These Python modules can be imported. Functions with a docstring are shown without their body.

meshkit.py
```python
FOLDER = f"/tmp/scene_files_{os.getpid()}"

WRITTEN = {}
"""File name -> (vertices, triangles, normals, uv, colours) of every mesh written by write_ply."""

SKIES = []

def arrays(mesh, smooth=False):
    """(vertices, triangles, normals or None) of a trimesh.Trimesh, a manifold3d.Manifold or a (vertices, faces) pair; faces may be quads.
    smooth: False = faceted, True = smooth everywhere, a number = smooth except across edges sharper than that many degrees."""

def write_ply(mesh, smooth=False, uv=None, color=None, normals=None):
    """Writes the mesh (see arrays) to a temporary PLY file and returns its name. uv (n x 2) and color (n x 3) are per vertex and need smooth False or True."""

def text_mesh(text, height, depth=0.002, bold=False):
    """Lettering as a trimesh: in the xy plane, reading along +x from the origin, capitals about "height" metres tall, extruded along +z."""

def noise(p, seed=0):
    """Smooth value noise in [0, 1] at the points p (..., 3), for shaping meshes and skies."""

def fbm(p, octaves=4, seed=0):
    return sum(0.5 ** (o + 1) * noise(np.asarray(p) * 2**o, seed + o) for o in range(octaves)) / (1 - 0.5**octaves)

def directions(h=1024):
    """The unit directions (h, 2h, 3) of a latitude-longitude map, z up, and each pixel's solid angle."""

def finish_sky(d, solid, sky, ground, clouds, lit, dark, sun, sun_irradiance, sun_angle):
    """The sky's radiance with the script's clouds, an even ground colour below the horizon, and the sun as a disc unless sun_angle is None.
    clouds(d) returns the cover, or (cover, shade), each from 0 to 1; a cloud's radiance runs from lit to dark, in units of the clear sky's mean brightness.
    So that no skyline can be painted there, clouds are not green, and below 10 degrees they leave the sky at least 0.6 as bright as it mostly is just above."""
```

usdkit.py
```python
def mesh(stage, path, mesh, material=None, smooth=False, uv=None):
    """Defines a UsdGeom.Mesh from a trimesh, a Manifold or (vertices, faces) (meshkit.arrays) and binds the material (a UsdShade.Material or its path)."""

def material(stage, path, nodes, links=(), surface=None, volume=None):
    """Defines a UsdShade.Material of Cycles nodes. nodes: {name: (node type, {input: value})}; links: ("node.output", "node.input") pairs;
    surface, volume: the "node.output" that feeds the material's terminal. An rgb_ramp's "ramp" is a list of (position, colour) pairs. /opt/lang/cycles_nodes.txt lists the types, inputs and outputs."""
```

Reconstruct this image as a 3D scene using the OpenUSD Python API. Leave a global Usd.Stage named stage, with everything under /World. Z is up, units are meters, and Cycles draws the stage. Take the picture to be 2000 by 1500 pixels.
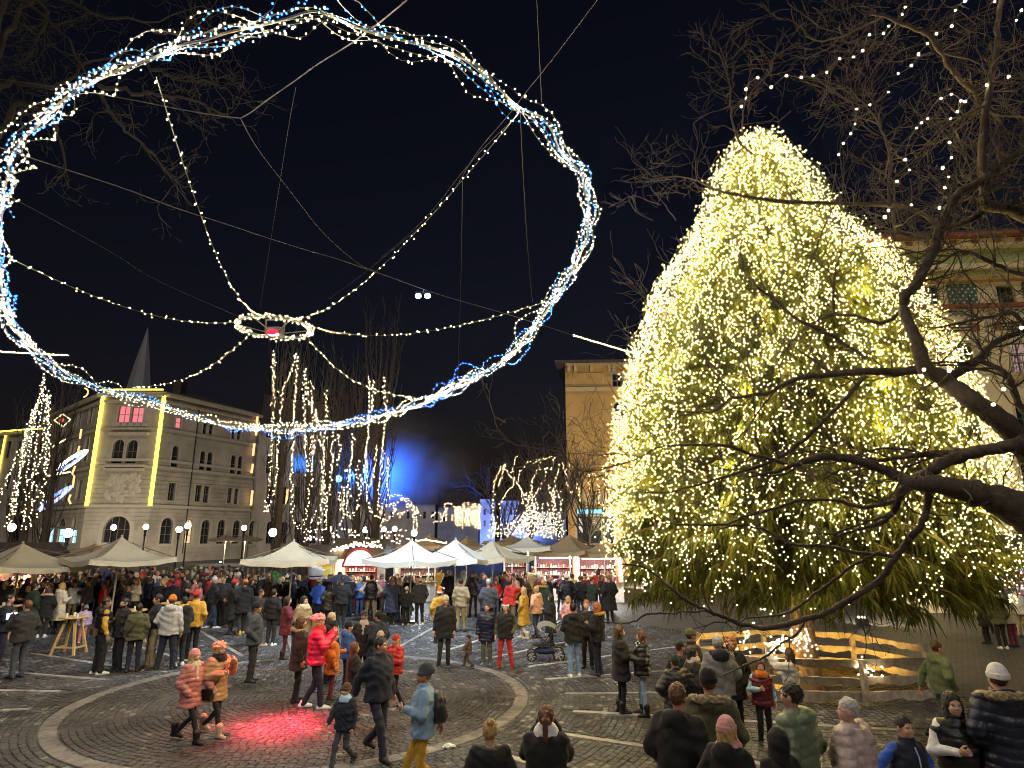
import math, random
import numpy as np, trimesh, usdkit, meshkit
from pxr import Usd, UsdGeom, UsdLux, UsdShade, Gf, Sdf, Vt

stage = Usd.Stage.CreateInMemory()
UsdGeom.SetStageUpAxis(stage, "Z")
UsdGeom.SetStageMetersPerUnit(stage, 1.0)
UsdGeom.Xform.Define(stage, "/World")
UsdGeom.Scope.Define(stage, "/World/Looks")

# ------------------------------------------------------------------ camera
EYE = 3.7                                   # the camera stands on the church steps, this high above the square
F = 1226.0                                  # focal length in pixels of the 2000 px wide photograph
TH = math.atan(290 / F)                     # tilted up
cam = UsdGeom.Camera.Define(stage, "/World/camera")
cam.CreateHorizontalApertureAttr(36.0)
cam.CreateVerticalApertureAttr(27.0)
cam.CreateFocalLengthAttr(36.0 * F / 2000)
cam.CreateClippingRangeAttr(Gf.Vec2f(0.05, 2000))
cam.CreateExposureAttr(2.0)
cx = UsdGeom.Xformable(cam)
cx.AddTranslateOp().Set(Gf.Vec3d(0, 0, EYE))
cx.AddRotateXOp().Set(90 + math.degrees(TH))

# ------------------------------------------------------------------ night sky and a trace of moonlight
SUN_EL, SUN_ROT = 0.02, math.radians(200)
usdkit.material(stage, "/World/Looks/night_sky", {
    "sky": ("sky_texture", {"sky_type": "single_scattering", "sun_disc": False, "sun_elevation": SUN_EL, "sun_rotation": SUN_ROT}),
    "tint": ("mix", {"mix_type": "multiply", "fac": 1.0, "color2": (0.64, 0.57, 0.98)}),
    "bg": ("background_shader", {"strength": 0.0028}),
}, [("sky.color", "tint.color1"), ("tint.color", "bg.color")], surface="bg.background")
dome = UsdLux.DomeLight.Define(stage, "/World/sky")
UsdShade.MaterialBindingAPI.Apply(dome.GetPrim()).Bind(UsdShade.Material.Get(stage, "/World/Looks/night_sky"))
dome.GetPrim().SetCustomDataByKey("kind", "structure")
moon = UsdLux.DistantLight.Define(stage, "/World/moon")
moon.CreateIntensityAttr(0.045)
moon.CreateNormalizeAttr(True) if hasattr(moon, "CreateNormalizeAttr") else None
moon.CreateAngleAttr(12.0)
moon.CreateColorAttr(Gf.Vec3f(1.0, 0.93, 0.85))
mx = UsdGeom.Xformable(moon)
mx.AddRotateXYZOp().Set(Gf.Vec3f(52, 0, 12))

# ------------------------------------------------------------------ pixels of the photograph -> rays -> points of the square
CT, ST = math.cos(TH), math.sin(TH)
def ray(px, py):
    u, v = (px - 1000) / F, (750 - py) / F
    return np.array([u, CT - v * ST, ST + v * CT])
def atY(px, py, y):
    r = ray(px, py)
    return np.array([0, 0, EYE]) + r * (y / r[1])
def atZ(px, py, z=0.0):
    r = ray(px, py)
    return np.array([0, 0, EYE]) + r * ((z - EYE) / r[2])
def proj(p):
    p = np.asarray(p, float) - [0, 0, EYE]
    d = p[..., 1] * CT + p[..., 2] * ST
    return np.stack([1000 + F * p[..., 0] / d, 750 - F * (p[..., 2] * CT - p[..., 1] * ST) / d], -1)

# ------------------------------------------------------------------ scene tree helpers
_used = {}
ORIGIN = {}
def numbered(parent, name):
    n = _used.get((parent, name), 0)
    _used[(parent, name)] = n + 1
    return f"{parent}/{name}" if n == 0 else f"{parent}/{name}_{n:03d}"
GROUPS = dict(person="people on the square at night", market_umbrella="umbrellas of the market", market_hut="stalls and huts of the market", street_lamp="globe street lamps", poplar_tree="bare poplars with lights", bare_tree="bare trees by the ochre house", light_string="strings of warm lights on the trees", spoke_light_string="spokes of the hanging star of lights", overhead_cable="cables over the square",
    high_table="pine high tables", paper_cup="paper cups on the high tables", facade_floodlight="floodlights for the facades", ground_floodlight="warm floodlights inside the fence", light_cluster="clusters of lights by the fence", orange_light_tube="orange light tubes on the house edge", orange_street_light="orange lights over the left street", light_bar="light bars over the left street", oval_light="oval lights over the left street",
    branch_light_string="strings of bulbs in the near bare tree", hanging_lamp="lamps under the umbrellas", distant_house="distant dim houses", blue_lit_facade="distant blue lit houses", wares="wares on the stalls", small_blue_lamp="small blue lamps by the spotlight", phone="phones held in the crowd", light_tube_string="straight strings of lights")
def tag(prim, label=None, cat=None, group=None, kind=None):
    for k, v in (("label", label), ("category", cat), ("group", group), ("kind", kind)):
        if v: prim.SetCustomDataByKey(k, v)
    return prim
def thing(name, label=None, cat=None, loc=(0, 0, 0), rz=0.0, group=None, kind=None, scale=None):
    path = numbered("/World", name)
    x = UsdGeom.Xform.Define(stage, path)
    x.AddTranslateOp().Set(Gf.Vec3d(*map(float, loc)))
    if rz: x.AddRotateZOp().Set(float(rz))
    if scale is not None:
        x.AddScaleOp().Set(Gf.Vec3f(*(map(float, scale)) if np.ndim(scale) else (float(scale),) * 3))
    tag(x.GetPrim(), label, cat, group or GROUPS.get(name), kind)
    ORIGIN[path] = np.array(loc, float)
    return path
def part(parent, name, mesh, m, smooth=False, label=None, kind=None, world=True, uv=None):
    """A mesh under parent; world: its points are given in world coordinates (the parent is not turned)."""
    path = numbered(parent, name)
    if isinstance(mesh, MB): mesh = mesh.get()
    v, f = (np.asarray(mesh.vertices), np.asarray(mesh.faces)) if hasattr(mesh, "vertices") else (np.asarray(mesh[0], float), np.asarray(mesh[1], int))
    if world:
        top = "/".join(parent.split("/")[:3])
        v = v - ORIGIN.get(top, 0)
    pr = usdkit.mesh(stage, path, (v, f), m, smooth, uv=uv).GetPrim()
    if label: pr.SetCustomDataByKey("label", label)
    if kind: pr.SetCustomDataByKey("kind", kind)
    return path
def holder(parent, name, kind=None):
    path = numbered(parent, name)
    x = UsdGeom.Xform.Define(stage, path)
    if kind: x.GetPrim().SetCustomDataByKey("kind", kind)
    return path
def copies(src, name, label, cat, loc, rz=0.0, group=None, scale=None):
    path = thing(name, label, cat, loc, rz, group, scale=scale)
    p = stage.GetPrimAtPath(path)
    p.GetReferences().AddInternalReference(src)
    p.SetInstanceable(True)
    return path

class MB:
    """Collects shapes into one mesh."""
    def __init__(s): s.v, s.f, s.n = [], [], 0
    def add(s, v, f):
        v, f = np.asarray(v, float).reshape(-1, 3), np.asarray(f, int)
        if f.shape[1] == 4: f = np.vstack([f[:, [0, 1, 2]], f[:, [0, 2, 3]]])
        s.v.append(v); s.f.append(f + s.n); s.n += len(v)
        return s
    def mesh(s, m): return s.add(m.vertices, m.faces)
    def get(s): return np.vstack(s.v), np.vstack(s.f)
    def box(s, c, d, rz=0.0, M=None):
        b = BOXV * np.asarray(d, float)
        if rz:
            c_, s_ = math.cos(rz), math.sin(rz)
            b = b @ np.array([[c_, s_, 0], [-s_, c_, 0], [0, 0, 1]])
        if M is not None: b = b @ np.asarray(M).T
        return s.add(b + np.asarray(c, float), BOXF)
    def bar(s, a, b, w, h, up=(0, 0, 1)):
        a, b = np.asarray(a, float), np.asarray(b, float)
        t = b - a; L = np.linalg.norm(t); t = t / L
        u = np.asarray(up, float); u = u - t * (u @ t); u /= np.linalg.norm(u)
        r = np.cross(t, u)
        return s.add((BOXV * [L, w, h]) @ np.stack([t, r, u]) + (a + b) / 2, BOXF)
    def tube(s, pts, radii, sides=6, cap=True):
        v, f = tube(pts, radii, sides, cap)
        return s.add(v, f)
BOXV = np.array([[x, y, z] for x in (-.5, .5) for y in (-.5, .5) for z in (-.5, .5)], float)
BOXF = np.array([[0, 1, 3], [0, 3, 2], [4, 6, 7], [4, 7, 5], [0, 4, 5], [0, 5, 1], [2, 3, 7], [2, 7, 6], [0, 2, 6], [0, 6, 4], [1, 5, 7], [1, 7, 3]])

def tube(points, radii, sides=6, cap=True):
    p = np.asarray(points, float)
    t = np.gradient(p, axis=0); t /= np.linalg.norm(t, axis=1, keepdims=True) + 1e-12
    ref = np.array([0, 0, 1.0]) if abs(t[:, 2]).mean() < .8 else np.array([1.0, 0, 0])
    a = np.cross(t, ref); a /= np.linalg.norm(a, axis=1, keepdims=True) + 1e-9
    b = np.cross(t, a)
    ang = np.arange(sides) * 2 * np.pi / sides
    R = np.broadcast_to(np.asarray(radii, float), (len(p),))
    v = p[:, None] + R[:, None, None] * (np.cos(ang)[None, :, None] * a[:, None] + np.sin(ang)[None, :, None] * b[:, None])
    i, j = np.meshgrid(np.arange(len(p) - 1), np.arange(sides), indexing="ij")
    q = np.stack([i * sides + j, i * sides + (j + 1) % sides, (i + 1) * sides + (j + 1) % sides, (i + 1) * sides + j], -1).reshape(-1, 4)
    v = v.reshape(-1, 3)
    f = np.vstack([q[:, [0, 1, 2]], q[:, [0, 2, 3]]])
    if cap:
        n = len(v); v = np.vstack([v, p[0], p[-1]]); k = np.arange(sides)
        f = np.vstack([f, np.stack([np.full(sides, n), (k + 1) % sides, k], 1), np.stack([np.full(sides, n + 1), n - sides + k, n - sides + (k + 1) % sides], 1)])
    return v, f
def lathe(profile, n=24, center=(0, 0, 0)):
    """profile: (radius, z) pairs from bottom to top"""
    pr = np.asarray(profile, float); ang = np.arange(n) * 2 * np.pi / n
    v = np.stack([pr[:, None, 0] * np.cos(ang), pr[:, None, 0] * np.sin(ang), np.broadcast_to(pr[:, None, 1], (len(pr), n))], -1).reshape(-1, 3)
    i, j = np.meshgrid(np.arange(len(pr) - 1), np.arange(n), indexing="ij")
    q = np.stack([i * n + j, i * n + (j + 1) % n, (i + 1) * n + (j + 1) % n, (i + 1) * n + j], -1).reshape(-1, 4)
    return v + np.asarray(center, float), np.vstack([q[:, [0, 1, 2]], q[:, [0, 2, 3]]])
def spline(pts, n):
    """n points, evenly spaced, on a smooth curve through pts (any number of columns)"""
    from scipy.interpolate import CubicSpline, PchipInterpolator
    p = np.asarray(pts, float)
    s = np.concatenate([[0], np.cumsum(np.linalg.norm(np.diff(p[:, :2] if p.shape[1] == 2 else p[:, :3], axis=0), axis=1))])
    return PchipInterpolator(s, p)(np.linspace(0, s[-1], n))
ICO = trimesh.creation.icosphere(0)
def bulbs(points, r, rng=None, ico=ICO):
    """small faceted lamps at the points as one mesh"""
    pts = np.asarray(points, float)
    rr = np.broadcast_to(np.asarray(r, float), (len(pts),))
    v = (pts[:, None] + rr[:, None, None] * np.asarray(ico.vertices)[None]).reshape(-1, 3)
    f = (np.asarray(ico.faces)[None] + (np.arange(len(pts)) * len(ico.vertices))[:, None, None]).reshape(-1, 3)
    return v, f
def sphere(c, r, sub=2, scale=(1, 1, 1)):
    m = trimesh.creation.icosphere(sub, r)
    return np.asarray(m.vertices) * scale + np.asarray(c, float), np.asarray(m.faces)

# ------------------------------------------------------------------ materials
_mats = {}
def mat(name, color, rough=0.6, vary=0.25, scale=8.0, metal=0.0, bump=0.0, bscale=40.0, island=0.0, sheen=0.0, spec=0.5, big=0.0):
    """a principled material whose colour wanders with noise; island: spread of brightness between the pieces of one mesh"""
    if name in _mats: return _mats[name]
    c = np.asarray(color, float)
    nodes = {"p": ("principled_bsdf", {"roughness": rough, "metallic": metal, "sheen_weight": sheen, "specular_ior_level": spec}),
             "tc": ("texture_coordinate", {}),
             "n": ("noise_texture", {"scale": scale, "detail": 4.0, "roughness": 0.6}),
             "r": ("rgb_ramp", {"ramp": [(0.3, tuple(c * (1 - vary))), (0.7, tuple(np.minimum(c * (1 + vary), 1)))]})}
    links = [("tc.object", "n.vector"), ("n.fac", "r.fac")]
    out = "r.color"
    if island:
        nodes["g"] = ("geometry", {})
        nodes["mr"] = ("map_range", {"from_min": 0.0, "from_max": 1.0, "to_min": 1 - island, "to_max": 1 + island})
        nodes["mul"] = ("vector_math", {"math_type": "scale"})
        links += [("g.random_per_island", "mr.value"), (out, "mul.vector1"), ("mr.result", "mul.scale")]
        out = "mul.vector"
    if big:                                  # broad worn and dirty patches
        nodes["gp"] = ("geometry", {}); nodes["bg"] = ("noise_texture", {"scale": big, "detail": 6.0, "roughness": .65})
        nodes["bm"] = ("map_range", {"from_min": .34, "from_max": .66, "to_min": .5, "to_max": 1.35, "clamp": True}); nodes["bx"] = ("vector_math", {"math_type": "scale"})
        nodes["rm"] = ("map_range", {"from_min": .34, "from_max": .66, "to_min": rough * .62, "to_max": rough * 1.15, "clamp": True})
        links += [("gp.position", "bg.vector"), ("bg.fac", "bm.value"), (out, "bx.vector1"), ("bm.result", "bx.scale"), ("bg.fac", "rm.value"), ("rm.result", "p.roughness")]; out = "bx.vector"
    links.append((out, "p.base_color"))
    if bump:
        nodes["bn"] = ("noise_texture", {"scale": bscale, "detail": 3.0})
        nodes["b"] = ("bump", {"strength": bump, "distance": 0.01})
        links += [("tc.object", "bn.vector"), ("bn.fac", "b.height"), ("b.normal", "p.normal")]
    _mats[name] = usdkit.material(stage, "/World/Looks/" + name, nodes, links, surface="p.BSDF")
    return _mats[name]
def glow(name, color, strength):
    """a lamp's luminous surface"""
    if name not in _mats:
        _mats[name] = usdkit.material(stage, "/World/Looks/" + name, {"e": ("emission", {"color": color, "strength": strength})}, [], surface="e.emission")
    return _mats[name]
def spot(path, pos, target, color, intensity, cone=None, soft=0.3, radius=0.05):
    """a lamp's light, in the lamp's own housing"""
    L = UsdLux.SphereLight.Define(stage, path)
    L.CreateRadiusAttr(radius); L.CreateIntensityAttr(intensity); L.CreateColorAttr(Gf.Vec3f(*color)); L.CreateNormalizeAttr(True)
    if cone:
        sh = UsdLux.ShapingAPI.Apply(L.GetPrim()); sh.CreateShapingConeAngleAttr(cone); sh.CreateShapingConeSoftnessAttr(soft)
    d = np.asarray(target, float) - np.asarray(pos, float); d /= np.linalg.norm(d)
    z = -d; x = np.cross([0, 1, 0] if abs(z[2]) > .9 else [0, 0, 1], z); x /= np.linalg.norm(x); y = np.cross(z, x)
    top = "/".join(path.split("/")[:3])
    o = np.asarray(pos, float) - ORIGIN.get(top, 0)
    M = Gf.Matrix4d(*x, 0, *y, 0, *z, 0, *o, 1)
    UsdGeom.Xformable(L).AddTransformOp().Set(M)
    return path
BARK = mat("bark_dark", (0.045, 0.035, 0.028), 0.9, 0.4, 14, bump=0.6, bscale=60)
WIRE = mat("grey_wire", (0.055, 0.055, 0.06), 0.6, 0.2)
DARKWIRE = mat("dark_cable", (0.04, 0.045, 0.03), 0.6, 0.2)
IRON = mat("dark_iron", (0.03, 0.03, 0.033), 0.45, 0.2, metal=0.4)
WARM = glow("warm_bulb", (1.0, 0.72, 0.26), 16.0)
WARM_FAR = glow("far_warm_bulb", (1.0, 0.70, 0.30), 7.0)
BLUE = glow("blue_bulb", (0.010, 0.085, 1.0), 9.0)
COOL = glow("cool_bulb", (0.5, 0.74, 1.0), 9.0)
WHITE_GLOBE = glow("globe_glass_lit", (1.0, 0.84, 0.62), 3.5)
# ================================================================== the square: ground sheet, paving, circle, light bands
CC, CR = np.array([-4.7, 15.8]), 4.8
usdkit.material(stage, "/World/Looks/square_far_paving", {
    "g": ("geometry", {}), "map": ("mapping", {"scale": (1, 1, 0.0)}),
    "br": ("brick_texture", {"scale": 1.0, "brick_width": 0.18, "row_height": 0.13, "mortar_size": 0.012, "color1": (0.10, 0.098, 0.095), "color2": (0.16, 0.155, 0.15), "mortar": (0.035, 0.033, 0.03)}),
    "n": ("noise_texture", {"scale": 0.6, "detail": 4.0}), "mx": ("mix", {"mix_type": "multiply", "fac": 0.5}),
    "p": ("principled_bsdf", {"roughness": 0.55})},
    [("g.position", "map.vector"), ("map.vector", "br.vector"), ("g.position", "n.vector"), ("br.color", "mx.color1"), ("n.color", "mx.color2"), ("mx.color", "p.base_color")], surface="p.BSDF")
def ground_sheet():
    m = MB(); S = 400.0
    m.add([[-S, -60, 0], [S, -60, 0], [S, S, 0], [-S, S, 0]], [[0, 1, 2], [0, 2, 3]])
    g = thing("ground", kind="structure"); part(g, "sheet", m, "/World/Looks/square_far_paving")
ground_sheet()
BANDM = mat("pale_band_stone", (0.36, 0.35, 0.33), 0.6, 0.3, 5, island=0.15, bump=0.4, big=.8)
SETT = [mat("sett_grey", (0.110, 0.115, 0.121), 0.5, 0.42, 2.2, island=0.45, bump=0.5, bscale=70, big=.55),
        mat("sett_brown", (0.116, 0.106, 0.101), 0.5, 0.42, 2.2, island=0.45, bump=0.5, bscale=70, big=.55),
        mat("sett_pale", (0.235, 0.23, 0.22), 0.45, 0.3, 2.2, island=0.3, bump=0.5, bscale=70, big=.55)]
PALE = mat("pale_stone", (0.205, 0.195, 0.18), 0.6, 0.35, 5, island=0.15, bump=0.4, big=.8)
def sett(r0, r1, a0, a1, h, jit):
    """one cut stone between two radii and two angles: flat top with bevelled edges, no bottom"""
    b = 0.012
    am = (a0 + a1) / 2
    def ringpts(i, z):
        da = i / ((r0 + r1) / 2)
        return [(CC[0] + r * math.cos(a), CC[1] + r * math.sin(a), z) for r, a in ((r0 + i, a0 + da), (r1 - i, a0 + da), (r1 - i, a1 - da), (r0 + i, a1 - da))]
    v = np.array(ringpts(0.0, 0.0) + ringpts(0.0, h - 0.008) + ringpts(b, h))
    v[8:, 2] += jit
    f = [[4 * l + k, 4 * l + (k + 1) % 4, 4 * l + 4 + (k + 1) % 4, 4 * l + 4 + k] for l in (0, 1) for k in range(4)] + [[8, 9, 10, 11]]
    f = np.array(f)[:, ::-1]
    return v, f
BANDS = []                                   # radial bands of pale stone outside the circle
def paving():
    rng = random.Random(5)
    pv = thing("paving", kind="structure", loc=(CC[0], CC[1], 0))
    singles, rest = [], [MB(), MB(), MB()]
    BANDS.extend(math.radians(a) for a in (-86, -71, -56, -41, -26.5, -12, 2.2, 17, 32.3, 48.2, 65.5, 81.5, 97, 112, 126.5, 140, 153, 164, 176, 191, 206))
    def visible(r, a):
        x, y = CC[0] + r * math.cos(a), CC[1] + r * math.sin(a)
        if y < 8.5: return None
        q = proj([x, y, 0.0])
        return q if -40 < q[0] < 2040 and q[1] < 1560 else None
    r = 0.35
    while r < 15.2:
        dr = 0.125
        if CR - 0.06 < r < CR + 0.30:
            r = CR + 0.31; continue
        n = max(6, int(2 * math.pi * r / (0.155 if r < CR else 0.165)))
        off = rng.random()
        for k in range(n):
            a0, a1 = (k + off) / n * 2 * math.pi, (k + 1 + off) / n * 2 * math.pi
            am = (a0 + a1) / 2
            q = visible(r, am)
            if q is None: continue
            if r > 5.75:                      # leave the bands free
                d = min(abs((am - b + math.pi) % (2 * math.pi) - math.pi) for b in BANDS)
                if d * r < 0.075 + 0.083: continue
            g = 0.007 / r
            v, f = sett(r + 0.006 + rng.uniform(-.003, .007), r + dr - 0.006 - rng.uniform(-.003, .007), a0 + g * rng.uniform(.6, 2.2), a1 - g * rng.uniform(.6, 2.2), 0.022, rng.uniform(-0.007, 0.006))
            kind = 1 if (r < CR and rng.random() < .75) or rng.random() < .12 else 0
            if rng.random() < (.085 if r > CR else .03): kind = 2
            singles.append((q[1], v, f, kind)) if q[1] > 1330 else rest[kind].add(v, f)
        r += dr
    singles.sort(key=lambda s: -s[0])
    for s in singles[:300]:
        part(pv, "paving_sett", (s[1], np.vstack([s[2][:, [0, 1, 2]], s[2][:, [0, 2, 3]]])), SETT[s[3]])
    for s in singles[300:]: rest[s[3]].add(s[1], s[2])
    part(pv, "grey_setts", rest[0], SETT[0], kind="stuff")
    part(pv, "brown_setts", rest[1], SETT[1], kind="stuff")
    part(pv, "pale_setts", rest[2], SETT[2], kind="stuff")
    n = 46
    for k in range(n):                        # the kerb ring of the circle
        a0, a1 = k / n * 2 * math.pi, (k + 1) / n * 2 * math.pi
        if visible(CR, (a0 + a1) / 2) is None: continue
        m = MB()
        for j in range(3):
            b0, b1 = a0 + (a1 - a0) * j / 3 + (0.0008 if j == 0 else 0), a0 + (a1 - a0) * (j + 1) / 3 - (0.0008 if j == 2 else 0)
            m.add(*sett(CR - 0.03, CR + 0.27, b0, b1, 0.026, 0))
        part(pv, "ring_slab", m, PALE)
    for b in BANDS:
        L = rng.uniform(5.2, 6.6); r0 = 5.75 + rng.uniform(-.05, .4); r1 = r0 + L; rr = r0
        while rr < r1:
            e = min(rr + rng.uniform(0.8, 1.1), r1)
            if visible((rr + e) / 2, b) is not None:
                c, s = math.cos(b), math.sin(b)
                m = MB(); m.bar((CC[0] + (rr + .006) * c, CC[1] + (rr + .006) * s, 0.0135), (CC[0] + (e - .006) * c, CC[1] + (e - .006) * s, 0.0135), 0.15, 0.027)
                part(pv, "band_slab", m, BANDM)
            rr = e
paving()

# ================================================================== the great ring of lights over the square
def ring_point(px, py):
    r = ray(px, py)
    return np.array([0, 0, EYE]) + r * (8.5 / (r[2] + 0.28 * r[1]))
RING_PX = [(6,400),(13,350),(30,290),(80,240),(130,190),(180,162),(250,130),(310,108),(355,88),(400,78),(450,62),(500,52),(560,36),(615,22),(660,38),(700,55),(750,70),(800,82),(850,95),(900,112),(940,142),(980,178),(1012,208),(1048,225),(1075,250),(1092,290),(1112,315),(1132,335),(1142,370),(1150,420),(1146,460),(1130,505),(1108,548),(1080,590),(1042,640),(1010,675),(975,708),(925,740),(870,768),(815,790),(760,808),(700,823),(640,833),(580,837),(520,835),(460,832),(400,820),(340,802),(280,782),(220,764),(160,742),(110,715),(62,680),(22,637),(8,590),(1,540),(0,480)]
HUB = atY(537, 640, 14.0)
def garland_bulbs(pts, spacing, jitter, rng):
    s = np.concatenate([[0], np.cumsum(np.linalg.norm(np.diff(pts, axis=0), axis=1))])
    t = np.arange(0, s[-1], spacing)
    t = t + rng.uniform(-.25, .25, len(t)) * spacing
    p = np.stack([np.interp(t, s, pts[:, k]) for k in range(3)], 1)
    return p + rng.normal(0, jitter, p.shape)
def great_ring():
    rng = np.random.default_rng(3)
    base = np.array([ring_point(*p) for p in RING_PX]); base = np.vstack([base, base[:1]])
    core = spline(base, 700)
    tg = np.gradient(core, axis=0); tg /= np.linalg.norm(tg, axis=1, keepdims=True)
    up = np.array([0, 0, 1.0]); side = np.cross(tg, up); side /= np.linalg.norm(side, axis=1, keepdims=True); nn = np.cross(side, tg)
    T = thing("ring_of_lights", "great hanging ring of tangled warm and blue light strings high over the square", "light ring", loc=core.mean(0))
    cb = MB(); cb.tube(core, 0.018, 5)
    warm, blue, white = [], [], []
    def smooth(k, n=700):
        x = rng.normal(size=k); x = np.append(x, x[0]); from scipy.interpolate import CubicSpline; return CubicSpline(np.arange(k + 1), x, bc_type="periodic")(np.linspace(0, k, n))
    for strand in range(8):
        amp = 0.115 if strand < 6 else 0.15
        ra = np.abs(smooth(60)) * amp + 0.04; ph = np.cumsum(np.abs(smooth(40)) * 0.07) + strand
        p = core + side * (ra * np.cos(ph))[:, None] + nn * (ra * np.sin(ph))[:, None]
        cb.tube(p[::3], 0.005, 3, cap=False)
        b = garland_bulbs(p, 0.112, 0.015, rng)
        (blue if strand in (1, 4, 6) else white if strand in (5,) else warm).append(b)
    for k in range(16):                       # loops that fell out of the bundle
        i = rng.integers(10, 660); j = min(699, i + rng.integers(8, 16))
        a, b = core[i], core[j]; t = np.linspace(0, 1, 24)[:, None]
        sag = (side[i] * rng.choice([-1, 1]) * rng.uniform(.06, .18) + nn[i] * rng.uniform(-.2, .06))
        p = a + (b - a) * t + sag * np.sin(np.pi * t) ** 0.7
        cb.tube(p, 0.005, 3, cap=False); warm.append(garland_bulbs(p, 0.1, 0.01, rng))
    part(T, "cable", cb, DARKWIRE)
    part(T, "warm_lamps", bulbs(np.vstack(warm), rng.uniform(.007, .0175, sum(map(len, warm)))), WARM, kind="stuff")
    part(T, "white_lamps", bulbs(np.vstack(white), .0095), COOL, kind="stuff")
    part(T, "blue_lamps", bulbs(np.vstack(blue), .0125), BLUE, kind="stuff")
    for k in range(30):
        q = core[int(k * 23.3)] + [0, 0, -.03]; spot(T + f"/lamp_light_{k:03d}", q, q + [0, 0, -1], (1.0, .84, .62), 15.0, radius=.022)
    # hub: a small lit hoop with a red floodlight
    R = 0.82; ang = np.linspace(0, 2 * np.pi, 61)
    hoop = HUB + np.stack([R * np.cos(ang), R * np.sin(ang), 0.10 * np.cos(ang) * 0], 1)
    Hb = thing("hub_ring", "small glowing hoop at the centre of the hanging star with a red floodlight inside", "light hub", loc=HUB)
    hm = MB(); hm.tube(hoop, 0.03, 6); part(Hb, "hoop", hm, IRON)
    hb = []
    for s in range(4):
        ph = rng.random() * 6 + np.linspace(0, 2 * np.pi * rng.integers(9, 16), 61)
        p = hoop + 0.06 * np.stack([np.cos(ang) * np.cos(ph), np.sin(ang) * np.cos(ph), np.sin(ph)], 1)
        hb.append(garland_bulbs(p, .13, .014, rng))
    part(Hb, "hoop_lamps", bulbs(np.vstack(hb), .0105), WARM, kind="stuff")
    for a in np.radians([15, 75, 135, 195, 255, 315]):
        m = MB(); m.tube([HUB + [R * math.cos(a), R * math.sin(a), 0], HUB + [.2 * math.cos(a), .2 * math.sin(a), -.12]], .012, 5)
        part(Hb, "stay", m, WIRE)
    fl = MB(); fl.box(HUB + [0, 0, -.1], (.36, .26, .16)); fl.bar(HUB + [-.22, 0, -.1], HUB + [-.22, 0, .2], .03, .02, (0, 1, 0)); fl.bar(HUB + [.22, 0, -.1], HUB + [.22, 0, .2], .03, .02, (0, 1, 0)); fl.bar(HUB + [-.235, 0, .2], HUB + [.235, 0, .2], .03, .02)
    lampholder = part(Hb, "floodlight", fl, IRON)
    lens = sphere(HUB + [0, -.02, -.185], .13, 2, (1, .75, .25)); lens[0][:] = lens[0] * 1
    part(Hb, "red_lens", sphere(HUB + [0, -.06, -.19], 0.12, 2, (1, 1, 0.3)) if False else _ell(HUB + [0, -.13, -.15], (.13, .06, .07)), glow("red_lens_lit", (1.0, 0.006, 0.016), 1.8))
    for k, (cone, I) in enumerate(((6.5, 1500), (8.5, 1300), (11, 800), (15, 300), (20, 90))):     # one lamp, its beam fading outwards
        spot(Hb + f"/red_beam_{k:03d}", HUB + [0, -.06, -.30 - .01 * k], atZ(545, 1420, 0), (1.0, 0.045, 0.085), I, cone=cone, soft=1.0, radius=0.16)
    # six lit spokes
    ends = [((305, 150), 0.9), ((1012, 222), 0.8), ((-5, 492), 0.5), ((1072, 588), 0.55), ((258, 757), 0.55), ((812, 776), 0.6)]
    names = ["upper left", "upper right", "left", "right", "lower left", "lower right"]
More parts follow.
